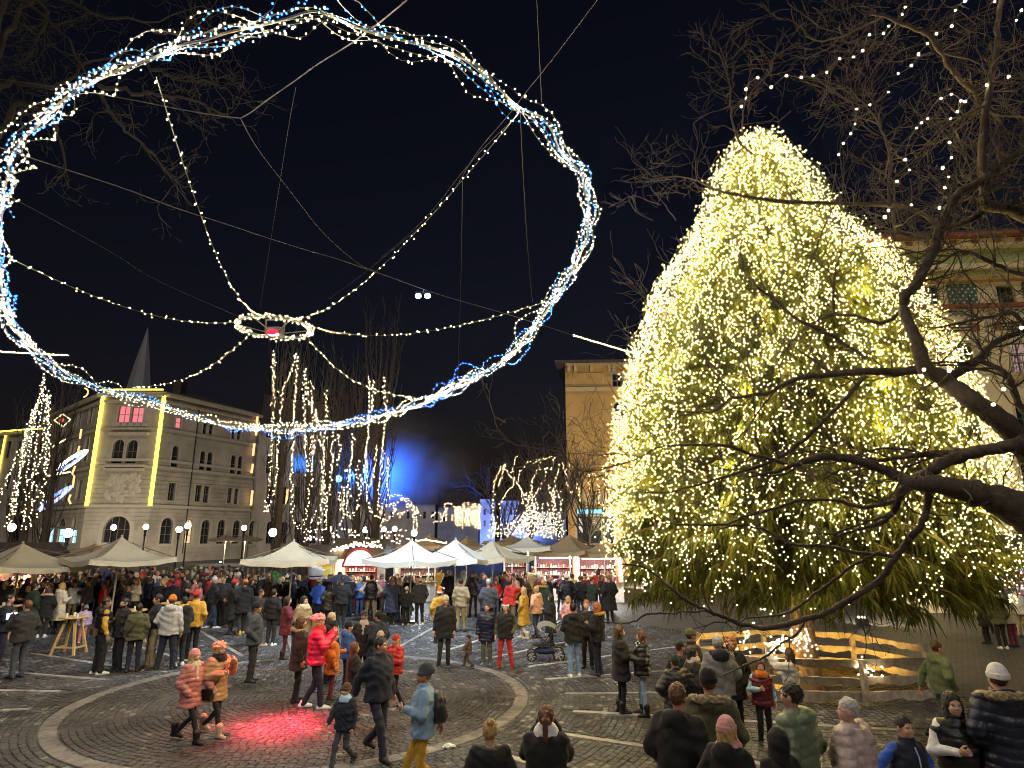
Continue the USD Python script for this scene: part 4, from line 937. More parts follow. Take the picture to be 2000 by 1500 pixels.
# ================================================================== the smoke and the blue spotlights
def blue_show():
    c = atY(661, 935, 41)
    T = thing("blue_spotlight", "dazzling blue spotlight on a pole between the lit poplars", "spotlight", loc=(c[0], c[1], 0))
    m = MB(); m.tube([(c[0], c[1] + .3, 0), (c[0], c[1] + .3, c[2] + .6)], .06, 8); part(T, "pole", m, IRON)
    m = MB(); m.tube([c + [0, .05, 0], c + [0, .45, 0]], [.22, .26], 12); part(T, "housing", m, IRON)
    part(T, "lens", _ell(c + [0, .02, 0], (.2, .05, .2)), glow("azure_lens", (.03, .40, 1.0), 20.0))
    spot(T + "/beam", c + [.3, .9, .2], c + [2.9, 9, .8], (.02, .15, 1.0), 7500.0, cone=27, soft=.8, radius=.15)
    spot(T + "/glow", c - [0, .25, 0], c - [0, 2, 0], (.02, .22, 1.0), 90.0, radius=.12)
    for k, (px, py, lab) in enumerate(((643, 918, "small pale blue lamp up left of the blue spotlight"), (676, 919, "small pale blue lamp up right of the blue spotlight"))):
        q = atY(px, py, 40.7); L = thing("small_blue_lamp", lab, "lamp", loc=q); part(L, "lens", sphere(q, .085, 2), glow("pale_blue_lens", (.3, .7, 1.0), 6)); m = MB(); m.box(q + [0, .14, 0], (.12, .16, .12)); part(L, "housing", m, IRON)
        m = MB(); m.bar(q + [0, .2, 0], c + [0, .3, .3], .04, .04); part(L, "arm", m, IRON)
    q = atY(592, 912, 39)
    B = thing("blue_lit_wires", "tuft of fine wires glowing blue between the light strings", "wire tuft", loc=q)
    rng = np.random.default_rng(2); m = MB()
    for k in range(150):
        a = q + [rng.uniform(-.65, .65), rng.uniform(-.3, .3), rng.uniform(-.45, .35)]; m.tube([a, a + [rng.normal(0, .05), 0, rng.uniform(.1, .4)], a + [rng.normal(0, .1), 0, rng.uniform(.3, .6)]], .006, 3, cap=False)
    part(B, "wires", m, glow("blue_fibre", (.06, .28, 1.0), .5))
    # smoke: a ragged closed volume with uneven density
    usdkit.material(stage, "/World/Looks/stage_smoke", {
        "g": ("geometry", {}), "n": ("noise_texture", {"scale": .22, "detail": 4.0, "roughness": .6, "distortion": .6}),
        "r": ("map_range", {"from_min": .40, "from_max": .74, "to_min": 0.012, "to_max": .17, "clamp": True}),
        "ce": ("vector_math", {"math_type": "subtract", "vector2": tuple(atY(745, 905, 46.0))}), "di": ("vector_math", {"math_type": "divide", "vector2": (8.6, 7.0, 5.0)}), "le": ("vector_math", {"math_type": "length"}), "fa": ("map_range", {"range_type": "smoothstep", "from_min": .15, "from_max": .95, "to_min": 1.0, "to_max": 0.0, "clamp": True}), "mu": ("math", {"math_type": "multiply"}),
        "v": ("principled_volume", {"color": (.85, .88, .95), "anisotropy": .1})},
        [("g.position", "n.vector"), ("n.fac", "r.value"), ("g.position", "ce.vector1"), ("ce.vector", "di.vector1"), ("di.vector", "le.vector1"), ("le.value", "fa.value"), ("fa.result", "mu.value2"), ("r.result", "mu.value1"), ("mu.value", "v.density")], volume="v.volume")
    m = trimesh.creation.icosphere(4, 1.0); v = np.array(m.vertices); v *= (1.1 + .2 * (meshkit.fbm(v * 2.2 + 5, 3) - .5))[:, None]
    c2 = atY(745, 905, 46.0); v = v * [8.8, 7.2, 5.2] + c2
    v[:, 2] = np.maximum(v[:, 2], 1.2)
    S = thing("smoke", "cloud of drifting smoke lit deep blue beside the poplars", "smoke", loc=c2, kind="stuff")
    part(S, "cloud", (v, np.asarray(m.faces)), "/World/Looks/stage_smoke")
blue_show()

# ================================================================== wires over the square, lamps hung on them
def cable(px, label, r=.012, y0=None, m=WIRE):
    P = np.array([atY(a, b, y) for a, b, y in px]); P = spline(P, 40) if len(P) > 2 else np.linspace(P[0], P[1], 12)
    T = thing("overhead_cable", label, "cable", loc=P[0]); mm = MB(); mm.tube(P, r, 5, cap=False); part(T, "wire", mm, m)
    return T
def wires():
    cable([(-20, 152, 13), (60, 163, 12.5), (230, 190, 12), (400, 222, 11), (470, 231, 10.5)], "pale overhead cable from the left edge to the knot left of centre", 0.0099)
    cable([(470, 231, 10.5), (500, 212, 10), (600, 140, 9), (700, 75, 8), (800, -5, 7)], "pale overhead cable rising from the knot to the top edge", 0.0112)
    cable([(470, 231, 10.5), (525, 320, 13), (610, 430, 16), (700, 515, 19), (735, 530, 20)], "pale overhead cable falling from the knot to the long cable", 0.0081)
    cable([(-10, 285, 12), (80, 315, 13), (300, 390, 16), (470, 447, 18), (640, 500, 20), (735, 532, 21), (830, 566, 22.5), (985, 612, 26), (1120, 655, 30)], "long overhead cable crossing the whole sky from left edge to the ochre house", 0.0136)
    cable([(1168, -2, 8), (1060, 140, 10), (1020, 190, 11), (930, 300, 13), (880, 380, 15), (740, 510, 20), (640, 585, 24)], "thin cable crossing from the top edge past the right spoke", 0.0074)
    cable([(1012, 225, 11), (900, 340, 14), (845, 410, 16), (740, 505, 20)], "second thin cable close beside the right spoke", 0.0062)
    cable([(578, 170, 10.5), (560, 270, 13), (535, 430, 17), (508, 600, 24)], "thin cable from the upper cable down to the hoop", 0.0062)
    cable([(1048, -5, 9), (1052, 80, 10), (1058, 200, 12)], "thin wire dropping from the top edge to the ring", 0.0056)
    cable([(1016, 220, 12), (1025, 400, 17), (1040, 590, 26)], "thin upright wire inside the right of the ring", 0.0074, m=DARKWIRE)
    cable([(903, 345, 14), (902, 450, 18), (898, 620, 28), (894, 740, 33)], "thin upright wire between the right spokes and the ring", 0.0074, m=DARKWIRE)
    cable([(20, 385, 14), (150, 455, 17), (260, 520, 20), (470, 620, 24)], "thin dark cable from the left edge down to the hoop", 0.0068, m=DARKWIRE)
    # pair of white floodlights on the long cable
    c = atY(826, 577, 22.6)
    T = thing("floodlight_pair", "pair of cold white floodlights hung on the long overhead cable", "floodlight", loc=c)
    m = MB(); m.bar(c + [-.3, 0, .12], c + [.3, 0, .12], .05, .05); m.bar(c + [0, 0, .12], atY(828, 566, 22.5), .03, .03, (0, 1, 0)); part(T, "bracket", m, IRON)
    for s, px in ((-1, 817), (1, 835)):
        q = atY(px, 578, 22.5); m = MB(); m.tube([q + [0, .05, .02], q + [0, .3, .12]], [.12, .09], 10); h = part(T, "housing", m, IRON)
        part(T, "lens", _ell(q + [0, 0, 0], (.115, .05, .1)), glow("cold_lens", (.4, .7, 1.0), 10))
        spot(T + f"/beam_{'a' if s < 0 else 'b'}", q + [0, -.15, -.15], (q[0] + s * 3.5 - .5, 25.5, 0), (.62, .80, 1.0), 480.0, cone=44, soft=.8, radius=.1)
    for i, (a, b) in enumerate((((1120, 655, 31), (1246, 692, 36)), ((-10, 686, 30), (133, 694, 33)))):
        p, q = atY(*a), atY(*b); T = thing("light_tube_string", ["straight bright string of lights leading to the left side of the spruce", "straight bright string of lights at the left edge under the ring"][i], "light string", loc=p)
        m = MB(); m.tube([p, q], .012, 4); part(T, "cable", m, DARKWIRE); part(T, "lamps", bulbs(garland_bulbs(np.linspace(p, q, 12), .075, .012, np.random.default_rng(i)), .03), WARM_FAR, kind="stuff")
wires()

# ================================================================== light figures over the left street
def figures():
    Y = 48.0
    def closed(T, pts, r, m, name="tube"):
        mm = MB(); mm.tube(pts, r, 5, cap=False); part(T, name, mm, m)
    c = atY(122, 821, Y); w = 16 / F * Y
    T = thing("diamond_light", "yellow lit diamond with a red middle in front of the corner house", "light figure", loc=c)
    closed(T, [c + [-w, 0, 0], c + [-w * .1, 0, w * .8], c + [w, 0, w * .1], c + [w * .2, 0, -w * .8], c + [-w, 0, 0]], .06, glow("pale_yellow_tube", (1, .84, .42), .8), "outline"); part(T, "red_centre", _ell(c + [-.02, -.05, 0], (.2, .08, .16)), glow("red_core", (1, .12, .08), .4))
    c = atY(163, 767, Y); a = np.linspace(-1.4, 1.5, 12); T = thing("crescent_light", "small orange crescent light near the top of the corner house", "light figure", loc=c); closed(T, np.stack([c[0] + .35 * np.cos(a), np.full(12, Y), c[2] + .36 * np.sin(a)], 1), .06, ORANGE, "crescent")
    for lab, a, b in (("short slanted bar of light left of the yellow strip, upper one", (93, 878), (128, 858)), ("low slanted bar of light under the white oval", (90, 930), (137, 922)), ("short bar of light among the strings of the left poplars", (85, 783), (100, 772))):
        p, q = atY(*a, Y), atY(*b, Y); T = thing("light_bar", lab, "light bar", loc=p); closed(T, [p, q], .06, glow("pale_yellow_tube", (1, .84, .42), .8))
    for lab, pts in (("wavy upright orange light left of the yellow strip, lowest one", [(138, 966), (134, 975), (138, 984)]), ("upright orange light by the corner house, just under the crescent", [(159, 838), (156, 857)]), ("bent upright orange light below the white oval", [(147, 910), (141, 925), (145, 930), (142, 952)]), ("short orange light above the white oval", [(155, 871), (152, 884)])):
        P = [atY(a, b, Y) for a, b in pts]; T = thing("orange_street_light", lab, "light tube", loc=P[0]); closed(T, P, .07, ORANGE)
    for lab, (px, py), ang, ra, rb, cols in (("white and blue lit oval disc tilted before the corner house", (137, 902), .62, 38, 13, ("white", "blue")), ("violet and white lit oval disc, the lower of two", (108, 973), .66, 36, 11, ("blue", "violet"))):
        c = atY(px, py, Y); T = thing("oval_light", lab, "light figure", loc=c); rng = np.random.default_rng(int(px)); k = Y / F
        colm = {"white": glow("white_led", (1, .93, .8), 1.4), "blue": glow("blue_led", (.20, .28, 1.0), .8), "violet": glow("violet_led", (.55, .42, 1.0), .8)}
        u, v = np.array([math.cos(ang), 0, math.sin(ang)]), np.array([-math.sin(ang), .8, math.cos(ang)])
        for n, (col, s0) in enumerate(((cols[0], 0), (cols[1], 1))):
            pts = []
            for j in range(260):
                t = rng.uniform(0, 2 * np.pi); rr = math.sqrt(rng.uniform(.15, 1)); q = [math.cos(t) * rr, math.sin(t) * rr]
                if (q[1] < .0) == (n == 0): q[1] = -q[1]
                pts.append(c + u * q[0] * ra * k + v * q[1] * rb * k)
            part(T, col + "_lamps", bulbs(np.array(pts), .055), colm[col], kind="stuff")
        a = np.linspace(0, 2 * np.pi, 40); closed(T, c + np.outer(np.cos(a), u) * ra * k + np.outer(np.sin(a), v) * rb * k, .05, colm[cols[0]], "rim")
figures()

# ================================================================== street lamps
def street_lamps():
    P = [(23, 1030, 36, .26, "globe lamp at the foot of the lit poplars by the left edge"), (133, 1041, 33, .27, "big globe lamp before the lit shop windows"), (222, 1030, 52, .28, "globe lamp before the arched entrance of the corner house"), (285, 1029, 46, .24, "globe lamp right of the arched entrance on a dark post"), (350, 1034, 44, .27, "left globe of the close pair before the corner house"),
         (367, 1027, 47, .27, "right globe of the close pair before the corner house"), (477, 1031, 50, .25, "globe lamp at the right end of the corner house"), (533, 1040, 34, .26, "large globe lamp above the tan umbrella left of centre"), (641, 1033, 42, .3, "globe lamp under the blue spotlight"), (714, 1035, 44, .24, "globe lamp above the red hut, left one of three"), (750, 1034, 48, .22, "globe lamp above the red hut, middle one of three"), (771, 1033, 50, .24, "globe lamp above the red hut, right one of three"), (809, 1041, 44, .26, "globe lamp at the foot of the lit arch")]
    for px, py, y, r, lab in P:
        r *= .78; c = atY(px, py, y); T = thing("street_lamp", lab, "street lamp", loc=(c[0], c[1], 0))
        part(T, "post", lathe([(.0, 0), (.16, 0), (.17, .25), (.10, .4), (.055, .9), (.05, c[2] - .7), (.09, c[2] - .6), (.06, c[2] - .45), (.12, c[2] - r - .02), (0, c[2] - r)], 10, (c[0], c[1], 0)), IRON, smooth=40)
        part(T, "globe", sphere(c, r, 3, (1, 1, 1.08)), WHITE_GLOBE, smooth=True)
street_lamps()

# ================================================================== umbrellas, stalls, tables, balustrade
TAN = mat("tan_canvas", (0.50, 0.455, 0.34), .9, .14, 1.2, bump=.15, bscale=12)
OFFW = mat("offwhite_canvas", (0.58, 0.59, 0.55), .9, .08, 1.2, bump=.15, bscale=12)
BROWNC = mat("brown_canvas", (0.33, 0.255, 0.155), .9, .12, 1.2)
POLE = mat("painted_pole", (0.42, 0.41, 0.38), .5, .1)
UPOLES = []
def umbrella(px, py_top, wpx, y, material, label, rot=0.3, sides=4, group=None, edge_py=None):
    top = atY(px, py_top, y); half = wpx / F * (y * CT + (top[2] - EYE) * ST) / 2
    edge = atY(px, edge_py, y)[2] if edge_py else top[2] - half * .42
    x = top[0]
    T = thing("market_umbrella", label, "umbrella", loc=(x, y, 0), group=group)
    ang = [rot + k * 2 * math.pi / sides for k in range(sides)]; R = half / max(abs(math.cos(a)) for a in ang)
    apex = np.array([x, y, top[2]]); UPOLES.append((x, y))
    for k in range(sides):
        a, b = ang[k], ang[(k + 1) % sides]; A = np.array([x + R * math.cos(a), y + R * math.sin(a), edge]); B = np.array([x + R * math.cos(b), y + R * math.sin(b), edge])
        n = 8; V, f = [], []
        for i in range(n + 1):
            s = i / n
            for j in range(i + 1):
                t = j / i if i else 0; p = apex + (A - apex) * s * (1 - t) + (B - apex) * s * t
                p[2] -= .11 * half * math.sin(math.pi * s) + .10 * half * s * math.sin(math.pi * t) * (1 if s > .3 else s / .3) * .6; V.append(p)
        ix = lambda i, j: i * (i + 1) // 2 + j
        for i in range(n):
            for j in range(i + 1):
                f.append([ix(i, j), ix(i + 1, j), ix(i + 1, j + 1)])
                if j < i: f.append([ix(i, j), ix(i + 1, j + 1), ix(i, j + 1)])
        m = MB(); m.add(V, f); part(T, "canopy_panel", m, material, smooth=True)
        ed = np.array([V[ix(n, j)] for j in range(n + 1)]); w = np.linspace(0, 1, n + 1)
        lo = ed - [0, 0, .20]; lo[:, 2] += .02 * np.sin(w * 19 + k)
        out = (ed - [x, y, 0]); out[:, 2] = 0; lo += out * .008
        q = MB(); q.add(np.vstack([ed, lo]), [[j, j + 1, n + 1 + j + 1, n + 1 + j] for j in range(n)]); part(T, "valance", q, material)
        r = MB(); r.tube([apex - [0, 0, .12], A - [0, 0, .05]], .018, 4); part(T, "rib", r, FRAME)
        r = MB(); r.tube([(apex * .45 + A * .55) - [0, 0, .06], np.array([x, y, edge - .25])], .014, 4); part(T, "strut", r, FRAME)
    m = MB(); m.tube([(x, y, 0.05), (x, y, top[2] - .05)], .035, 8); part(T, "pole", m, POLE)
    m = MB(); m.box((x, y, .04), (.7, .7, .08)); part(T, "base", m, IRON)
    part(T, "finial", _ell((x, y, top[2] + .02), (.05, .05, .06), 1), POLE)
    return T
def market():
    U = umbrella
    U(45, 1061, 285, 26.5, TAN, "large tan umbrella at the left edge", .35, edge_py=1098)
    U(185, 1062, 210, 30, BROWNC, "dim umbrella tucked behind the big left umbrella", .5, edge_py=1086)
    U(238, 1048, 212, 27, TAN, "big pale tan umbrella before the corner house", .12, edge_py=1088)
    U(574, 1056, 178, 27.5, TAN, "tan umbrella with its corner towards the square, left of the huts", .95, edge_py=1089)
    U(805, 1055, 182, 28, OFFW, "bluish white umbrella at the centre, nearest of the white ones", .2, edge_py=1091)
    U(890, 1053, 172, 30, OFFW, "white umbrella right behind the nearest white one", .5, edge_py=1088)
    U(962, 1055, 165, 31, TAN, "tan umbrella right of the two white ones", .3, edge_py=1086)
    U(840, 1044, 120, 37, BROWNC, "brown umbrella edged with bulbs behind the white ones", .4, edge_py=1064)
    U(912, 1050, 120, 36, BROWNC, "brown umbrella low behind the second white one", .2, edge_py=1066)
    u9 = U(1030, 1047, 118, 34, OFFW, "open white umbrella lit from inside, before the bare trees", .6, edge_py=1066)
    U(1112, 1043, 160, 34, BROWNC, "wide brown umbrella at the left of the spruce", .25, edge_py=1073)
    U(1000, 1045, 110, 40, BROWNC, "brown umbrella far back under the hedge lights", .4, edge_py=1056)
    U(1180, 1052, 110, 33, BROWNC, "brown umbrella half hidden by the left of the spruce", .4, edge_py=1078)
    U(442, 1043, 60, 58, BROWNC, "small brown terrace umbrella lit from below, left one before the arches", .3, edge_py=1052)
    U(480, 1042, 56, 58, BROWNC, "small brown terrace umbrella lit from below, right one before the arches", .5, edge_py=1052)
    for lab, px, py, y, col, s in (("lamp under the open white umbrella", 1036, 1072, 34, (1, .95, .9), 60), ("left lamp under the wide brown umbrella", 1113, 1082, 34, (1, .85, .75), 60), ("right lamp under the wide brown umbrella", 1157, 1082, 34, (1, .95, .9), 60), ("lamp under the left terrace umbrella", 442, 1056, 57.6, (1, .7, .4), 60), ("lamp under the right terrace umbrella", 478, 1056, 57.6, (1, .7, .4), 60), ("lamp under the large tan umbrella at the left edge", 30, 1108, 29, (1, .8, .65), 40)):
        c = atY(px, py, y); T = thing("hanging_lamp", lab, "lamp", loc=c); part(T, "bulb", sphere(c, .10, 2), glow("white_lamp", (1, .93, .85), 8)); m = MB(); m.tube([c + [0, 0, .1], c + [0, 0, .5]], .01, 4); part(T, "cord", m, DARKWIRE)
        spot(T + "/light", c - [0, 0, .16], c - [0, 0, 2], col, s * .3, radius=.1)
    b = np.array([atY(a, 1052 + 10 * abs(a - 830) / 60 + (2 if a % 2 else 0), 35) for a in np.linspace(812, 872, 40)])
    L = thing("umbrella_light_string", "string of warm bulbs along the edge of the brown umbrella at the back", "light string", loc=b[0]); m = MB(); m.tube(b, .01, 3, cap=False); part(L, "cable", m, DARKWIRE); part(L, "lamps", bulbs(b, .032), WARM_FAR, kind="stuff")
    # wooden huts
    HW = mat("hut_boards", (0.30, 0.19, 0.09), .8, .25, 4); WINE = mat("wine_back_boards", (.09, .025, .02), .8, .2); RED = mat("red_paint", (0.20, 0.02, 0.02), .5, .1); WHITEP = mat("white_paint", (0.7, 0.7, 0.7), .5, .06)
    rng = np.random.default_rng(17)
    def hut(x0p, x1p, y, d, zroof, label, front, lampcol, lampI, counter=True, goods=True, roofm=ROOFM, boards=True):
        A, B = atY(x0p, 1120, y), atY(x1p, 1120, y); x0, x1 = A[0], B[0]; W = x1 - x0
        T = thing("market_hut", label, "market stall", loc=((x0 + x1) / 2, y, 0))
        n = max(3, int(W / .22))
        for k in range(n):
            m = MB(); m.box((x0 + (k + .5) * W / n, y + .02 * (k % 2), .5), (W / n - .012, .04, 1.0)); part(T, "board", m, front)
        for k in range(n):
            m = MB(); m.box((x0 + (k + .5) * W / n, y + d, 1.2), (W / n - .012, .04, 2.4)); part(T, "back_board", m, WINE)
        for xx in (x0, x1):
            m = MB(); m.box((xx, y + d / 2, 1.2), (.05, d, 2.4)); part(T, "side_wall", m, HW)
            m = MB(); m.box((xx, y - .03, 1.2), (.1, .1, 2.4)); part(T, "post", m, front)
        if counter: m = MB(); m.box(((x0 + x1) / 2, y - .1, 1.03), (W + .1, .45, .05)); part(T, "counter", m, HW)
        m = MB(); zr = zroof; v = [[x0 - .35, y - .5, 2.42], [x1 + .35, y - .5, 2.42], [x1 + .35, y + d + .3, 2.42], [x0 - .35, y + d + .3, 2.42], [x0 - .35, y + d / 2, zr], [x1 + .35, y + d / 2, zr]]
        m.add(v, [[0, 1, 5], [0, 5, 4], [2, 3, 4], [2, 4, 5], [1, 2, 5], [3, 0, 4], [0, 3, 2], [0, 2, 1]]); part(T, "roof", m, roofm)
        m = MB(); m.box(((x0 + x1) / 2, y + .3, 2.28), (W * .8, .12, .06)); part(T, "strip_light", m, glow("hut_strip_light", (1, .9, .8), 2.5))
        spot(T + "/light", ((x0 + x1) / 2, y + .35, 2.1), ((x0 + x1) / 2, y - 1, 0), lampcol, lampI * .14, radius=.15)
        if goods:
            cols = [mat("ware_" + c, v) for c, v in (("red", (.4, .05, .04)), ("white", (.65, .65, .62)), ("cream", (.5, .45, .36)), ("gold", (.4, .3, .1)), ("plum", (.18, .05, .08)))]
            S = thing("wares", "colourful wares on the counter of the " + " ".join(label.split(",")[0].split()[:9]), "wares", loc=((x0 + x1) / 2, y, 1.055))
            for j in range(2):
                m = MB(); m.box(((x0 + x1) / 2, y + d - .22, 1.25 + .42 * j), (W - .1, .34, .03)); part(T, "shelf", m, HW)
                for k in range(int(W / .15)):
                    h = rng.uniform(.07, .22); m = MB(); m.add(*lathe([(0, 1.268 + .42 * j), (.055, 1.268 + .42 * j), (.05, 1.27 + .42 * j + h), (0, 1.27 + .42 * j + h)], 6, (x0 + .1 + k * .15, y + d - .25, 0))); part(S, "box", m, cols[rng.integers(5)])
            for k in range(int(W / .2)):
                h = rng.uniform(.1, .3); m = MB(); m.add(*lathe([(0, 1.056), (.07, 1.056), (.08, 1.06 + h * .6), (.05, 1.06 + h), (0, 1.06 + h)], 8, (x0 + .1 + k * .2, y - .1 + rng.uniform(-.08, .08), 0))); part(S, "jar", m, cols[rng.integers(5)])
        return T, x0, x1
    T, x0, x1 = hut(655, 735, 33, 2.2, 3.4, "red and white lit hut under strings of bulbs left of the white umbrellas", RED, (1, .8, .75), 260)
    # arched red and white front over the hut's hatch
    a = np.linspace(0, np.pi, 17); xm = (x0 + x1) / 2 + .3; W = (x1 - x0) * .42
    P = Polygon([(xm - W, 2.0)] + [(xm - W * math.cos(t), 2.0 + .95 * math.sin(t)) for t in a] + [(xm + W, 2.0)])
    from shapely.geometry import Polygon as Pg
    def xz(P, y0, y1):
        m = trimesh.creation.extrude_polygon(P, y1 - y0, engine="earcut"); v = np.array(m.vertices); return np.stack([v[:, 0], y0 + v[:, 2], v[:, 1]], 1), np.asarray(m.faces)[:, ::-1]
    part(T, "red_arch", xz(P.difference(P.buffer(-.09)), 32.36, 32.48), RED); part(T, "lit_arch_panel", xz(P.buffer(-.10), 32.40, 32.46), glow("rosy_panel_lit", (1, .80, .76), .35))
    hut(605, 652, 32, 2.0, 3.1, "narrow kiosk of upright boards lit yellow, right of the tan umbrella", mat("honey_boards", (.45, .30, .10), .7, .2, 4), (1, .75, .3), 110)
    hut(-40, 62, 33, 2.2, 3.2, "orange fronted stall behind the large umbrella at the left edge", mat("orange_front", (.6, .16, .06), .6, .1), (1, .85, .75), 220)
    hut(1046, 1126, 37, 2.2, 3.0, "long white fronted stall under the wide brown umbrella, left half", WHITEP, (.9, .95, 1), 300)
    hut(1130, 1215, 36, 2.2, 3.0, "long white fronted stall beside the spruce, right half", WHITEP, (.9, .95, 1), 300)
    hut(770, 850, 36.5, 2.2, 3.0, "pale lit stall behind the white umbrellas", WHITEP, (.75, .9, 1), 220)
    hut(985, 1030, 38, 2.2, 3.0, "small white stall behind the tan umbrella", WHITEP, (.75, .9, 1), 160)
    # strings of bulbs on the red hut's roof
    b = [np.linspace(atY(640, 1080, 32.4), atY(690, 1062, 32.4), 40), np.linspace(atY(690, 1062, 32.4), atY(745, 1068, 32.4), 40), np.linspace(atY(650, 1073, 32.2), atY(740, 1058, 32.2), 46)]
    L = thing("hut_light_string", "thick string of warm bulbs along the roof of the red and white hut", "light string", loc=b[0][0]); m = MB(); [m.tube(q, .012, 3, cap=False) for q in b]; part(L, "cable", m, DARKWIRE); bb = np.vstack(b) + rng.normal(0, .05, (126, 3)); part(L, "lamps", bulbs(bb, .034), WARM_FAR, kind="stuff")
    # big paper cup in red and white, banners
    c = atY(617, 1125, 30.5)
    C = thing("giant_cup", "oversized red and white display cup with slanted rim beside the kiosk", "display cup", loc=(c[0], c[1], 0)); z = c[2] - .45
    m = MB(); m.tube([(c[0], c[1], 0), (c[0], c[1], z)], .05, 8); part(C, "stand", m, IRON)
    part(C, "red_body", lathe([(0, z), (.26, z), (.34, z + .48), (0, z + .48)], 18, (c[0], c[1], 0)), RED); m = MB(); v, f = lathe([(.345, z + .482), (.42, z + .84), (0, z + .84), (0, z + .482)], 18, (c[0], c[1], 0)); v[v[:, 2] > z + .7, 2] += (v[v[:, 2] > z + .7, 0] - c[0]) * -.35; part(C, "white_top", (v, f), WHITEP)
    v, f = lathe([(.347, z + .32), (.362, z + .42), (.33, z + .42)], 18, (c[0], c[1], 0)); part(C, "white_band", (v, f), WHITEP)
    for px, py, lab, col in ((628, 1090, "yellow and white poster on the kiosk beside the red hut", (.7, .62, .12)),):
        p = atY(px + 10, py + 20, 31.85); B = thing("poster", lab, "poster", loc=p); m = MB(); m.box(p, (.55, .02, 1.0)); part(B, "sheet", m, mat("poster_paper", (.75, .74, .68), .6)); m = MB(); m.box(p + [0, -.014, -.1], (.42, .006, .55)); part(B, "yellow_print", m, mat("yellow_print", col, .6)); m = MB(); m.box(p + [0, -.014, .33], (.3, .006, .2)); part(B, "pale_print", m, mat("pale_blue_print", (.5, .65, .75), .6))
    # car with its tail up behind the crowd
    # high tables
    YW = mat("pale_pine", (0.55, 0.38, 0.15), .6, .15, 3)
    def table(px, py_top, y, label):
        c = atY(px, py_top, y); h = 1.12; x = c[0]; T = thing("high_table", label, "table", loc=(x, y, 0))
        part(T, "table_top", lathe([(0, h - .04), (.40, h - .04), (.41, h - .02), (.40, h), (0, h)], 20, (x, y, 0)), YW)
        for s in (-1, 1):
            for t in (-1, 1):
                m = MB(); m.bar((x + s * .13, y + t * .13, h - .04), (x + s * .36, y + t * .30, 0), .07, .05, (0, 1, 0)); part(T, "leg", m, YW)
            m = MB(); m.bar((x + s * .31, y - .27, .22), (x + s * .31, y + .27, .22), .06, .04); part(T, "brace", m, YW)
        m = MB(); m.bar((x - .3, y - .26, .24), (x + .3, y - .26, .24), .06, .04); part(T, "brace", m, YW)
        for k in range(3):
            q = (x + rng.uniform(-.25, .25), y + rng.uniform(-.25, .2)); 
            cu = thing("paper_cup", ["first", "second", "third"][k] + " paper cup on the " + " ".join(label.split()[:11]), "cup", loc=(*q, h)); part(cu, "cup", lathe([(0, h + .001), (.03, h + .001), (.042, h + .12), (.036, h + .12), (.026, h + .01), (0, h + .01)], 12, (*q, 0)), WHITEP)
    table(150, 1170, 21.0, "pine high table with splayed legs left of the men in a circle")
    table(266, 1160, 22.8, "pine high table behind the men in a circle")
    table(22, 1165, 24.0, "pine high table at the left edge of the crowd")
    table(340, 1150, 25.0, "pine high table behind the man in the mustard jacket")
    # balustrade of the bridge
    BS = mat("balustrade_stone", (0.33, 0.31, 0.30), .85, .2, 2)
    p, q = atY(395, 1080, 40), atY(716, 1080, 41); zt = 1.75
    T = thing("bridge_balustrade", "long stone balustrade in violet shade behind the crowd left of the huts", "balustrade", loc=(p[0], 40, 0)); L = np.linalg.norm((q - p)[:2]); u = (q - p) / L; u[2] = 0
    m = MB(); m.bar([p[0], p[1], zt], [q[0], q[1], zt], .5, .16); part(T, "rail", m, BS); m = MB(); m.bar([p[0], p[1], .34], [q[0], q[1], .34], .5, .68); part(T, "plinth", m, BS)
    prof = [(.10, .682), (.10, .74), (.055, .80), (.10, .98), (.085, 1.15), (.05, 1.35), (.085, 1.5), (.085, 1.668)]
    n = int(L / .33)
    for k in range(n):
        c = p + u * (k + .5) * L / n
        if k % 9 == 4: m = MB(); m.box((c[0], c[1], 1.175), (.3, .42, .985)); part(T, "pier", m, BS)
        else: part(T, "baluster", lathe(prof, 7, (c[0], c[1], 0)), BS)
    for i, (px, y) in enumerate(((404, 38.5), (448, 37.5))):   # planted pots as dark mounds near the balustrade
        pass
market()

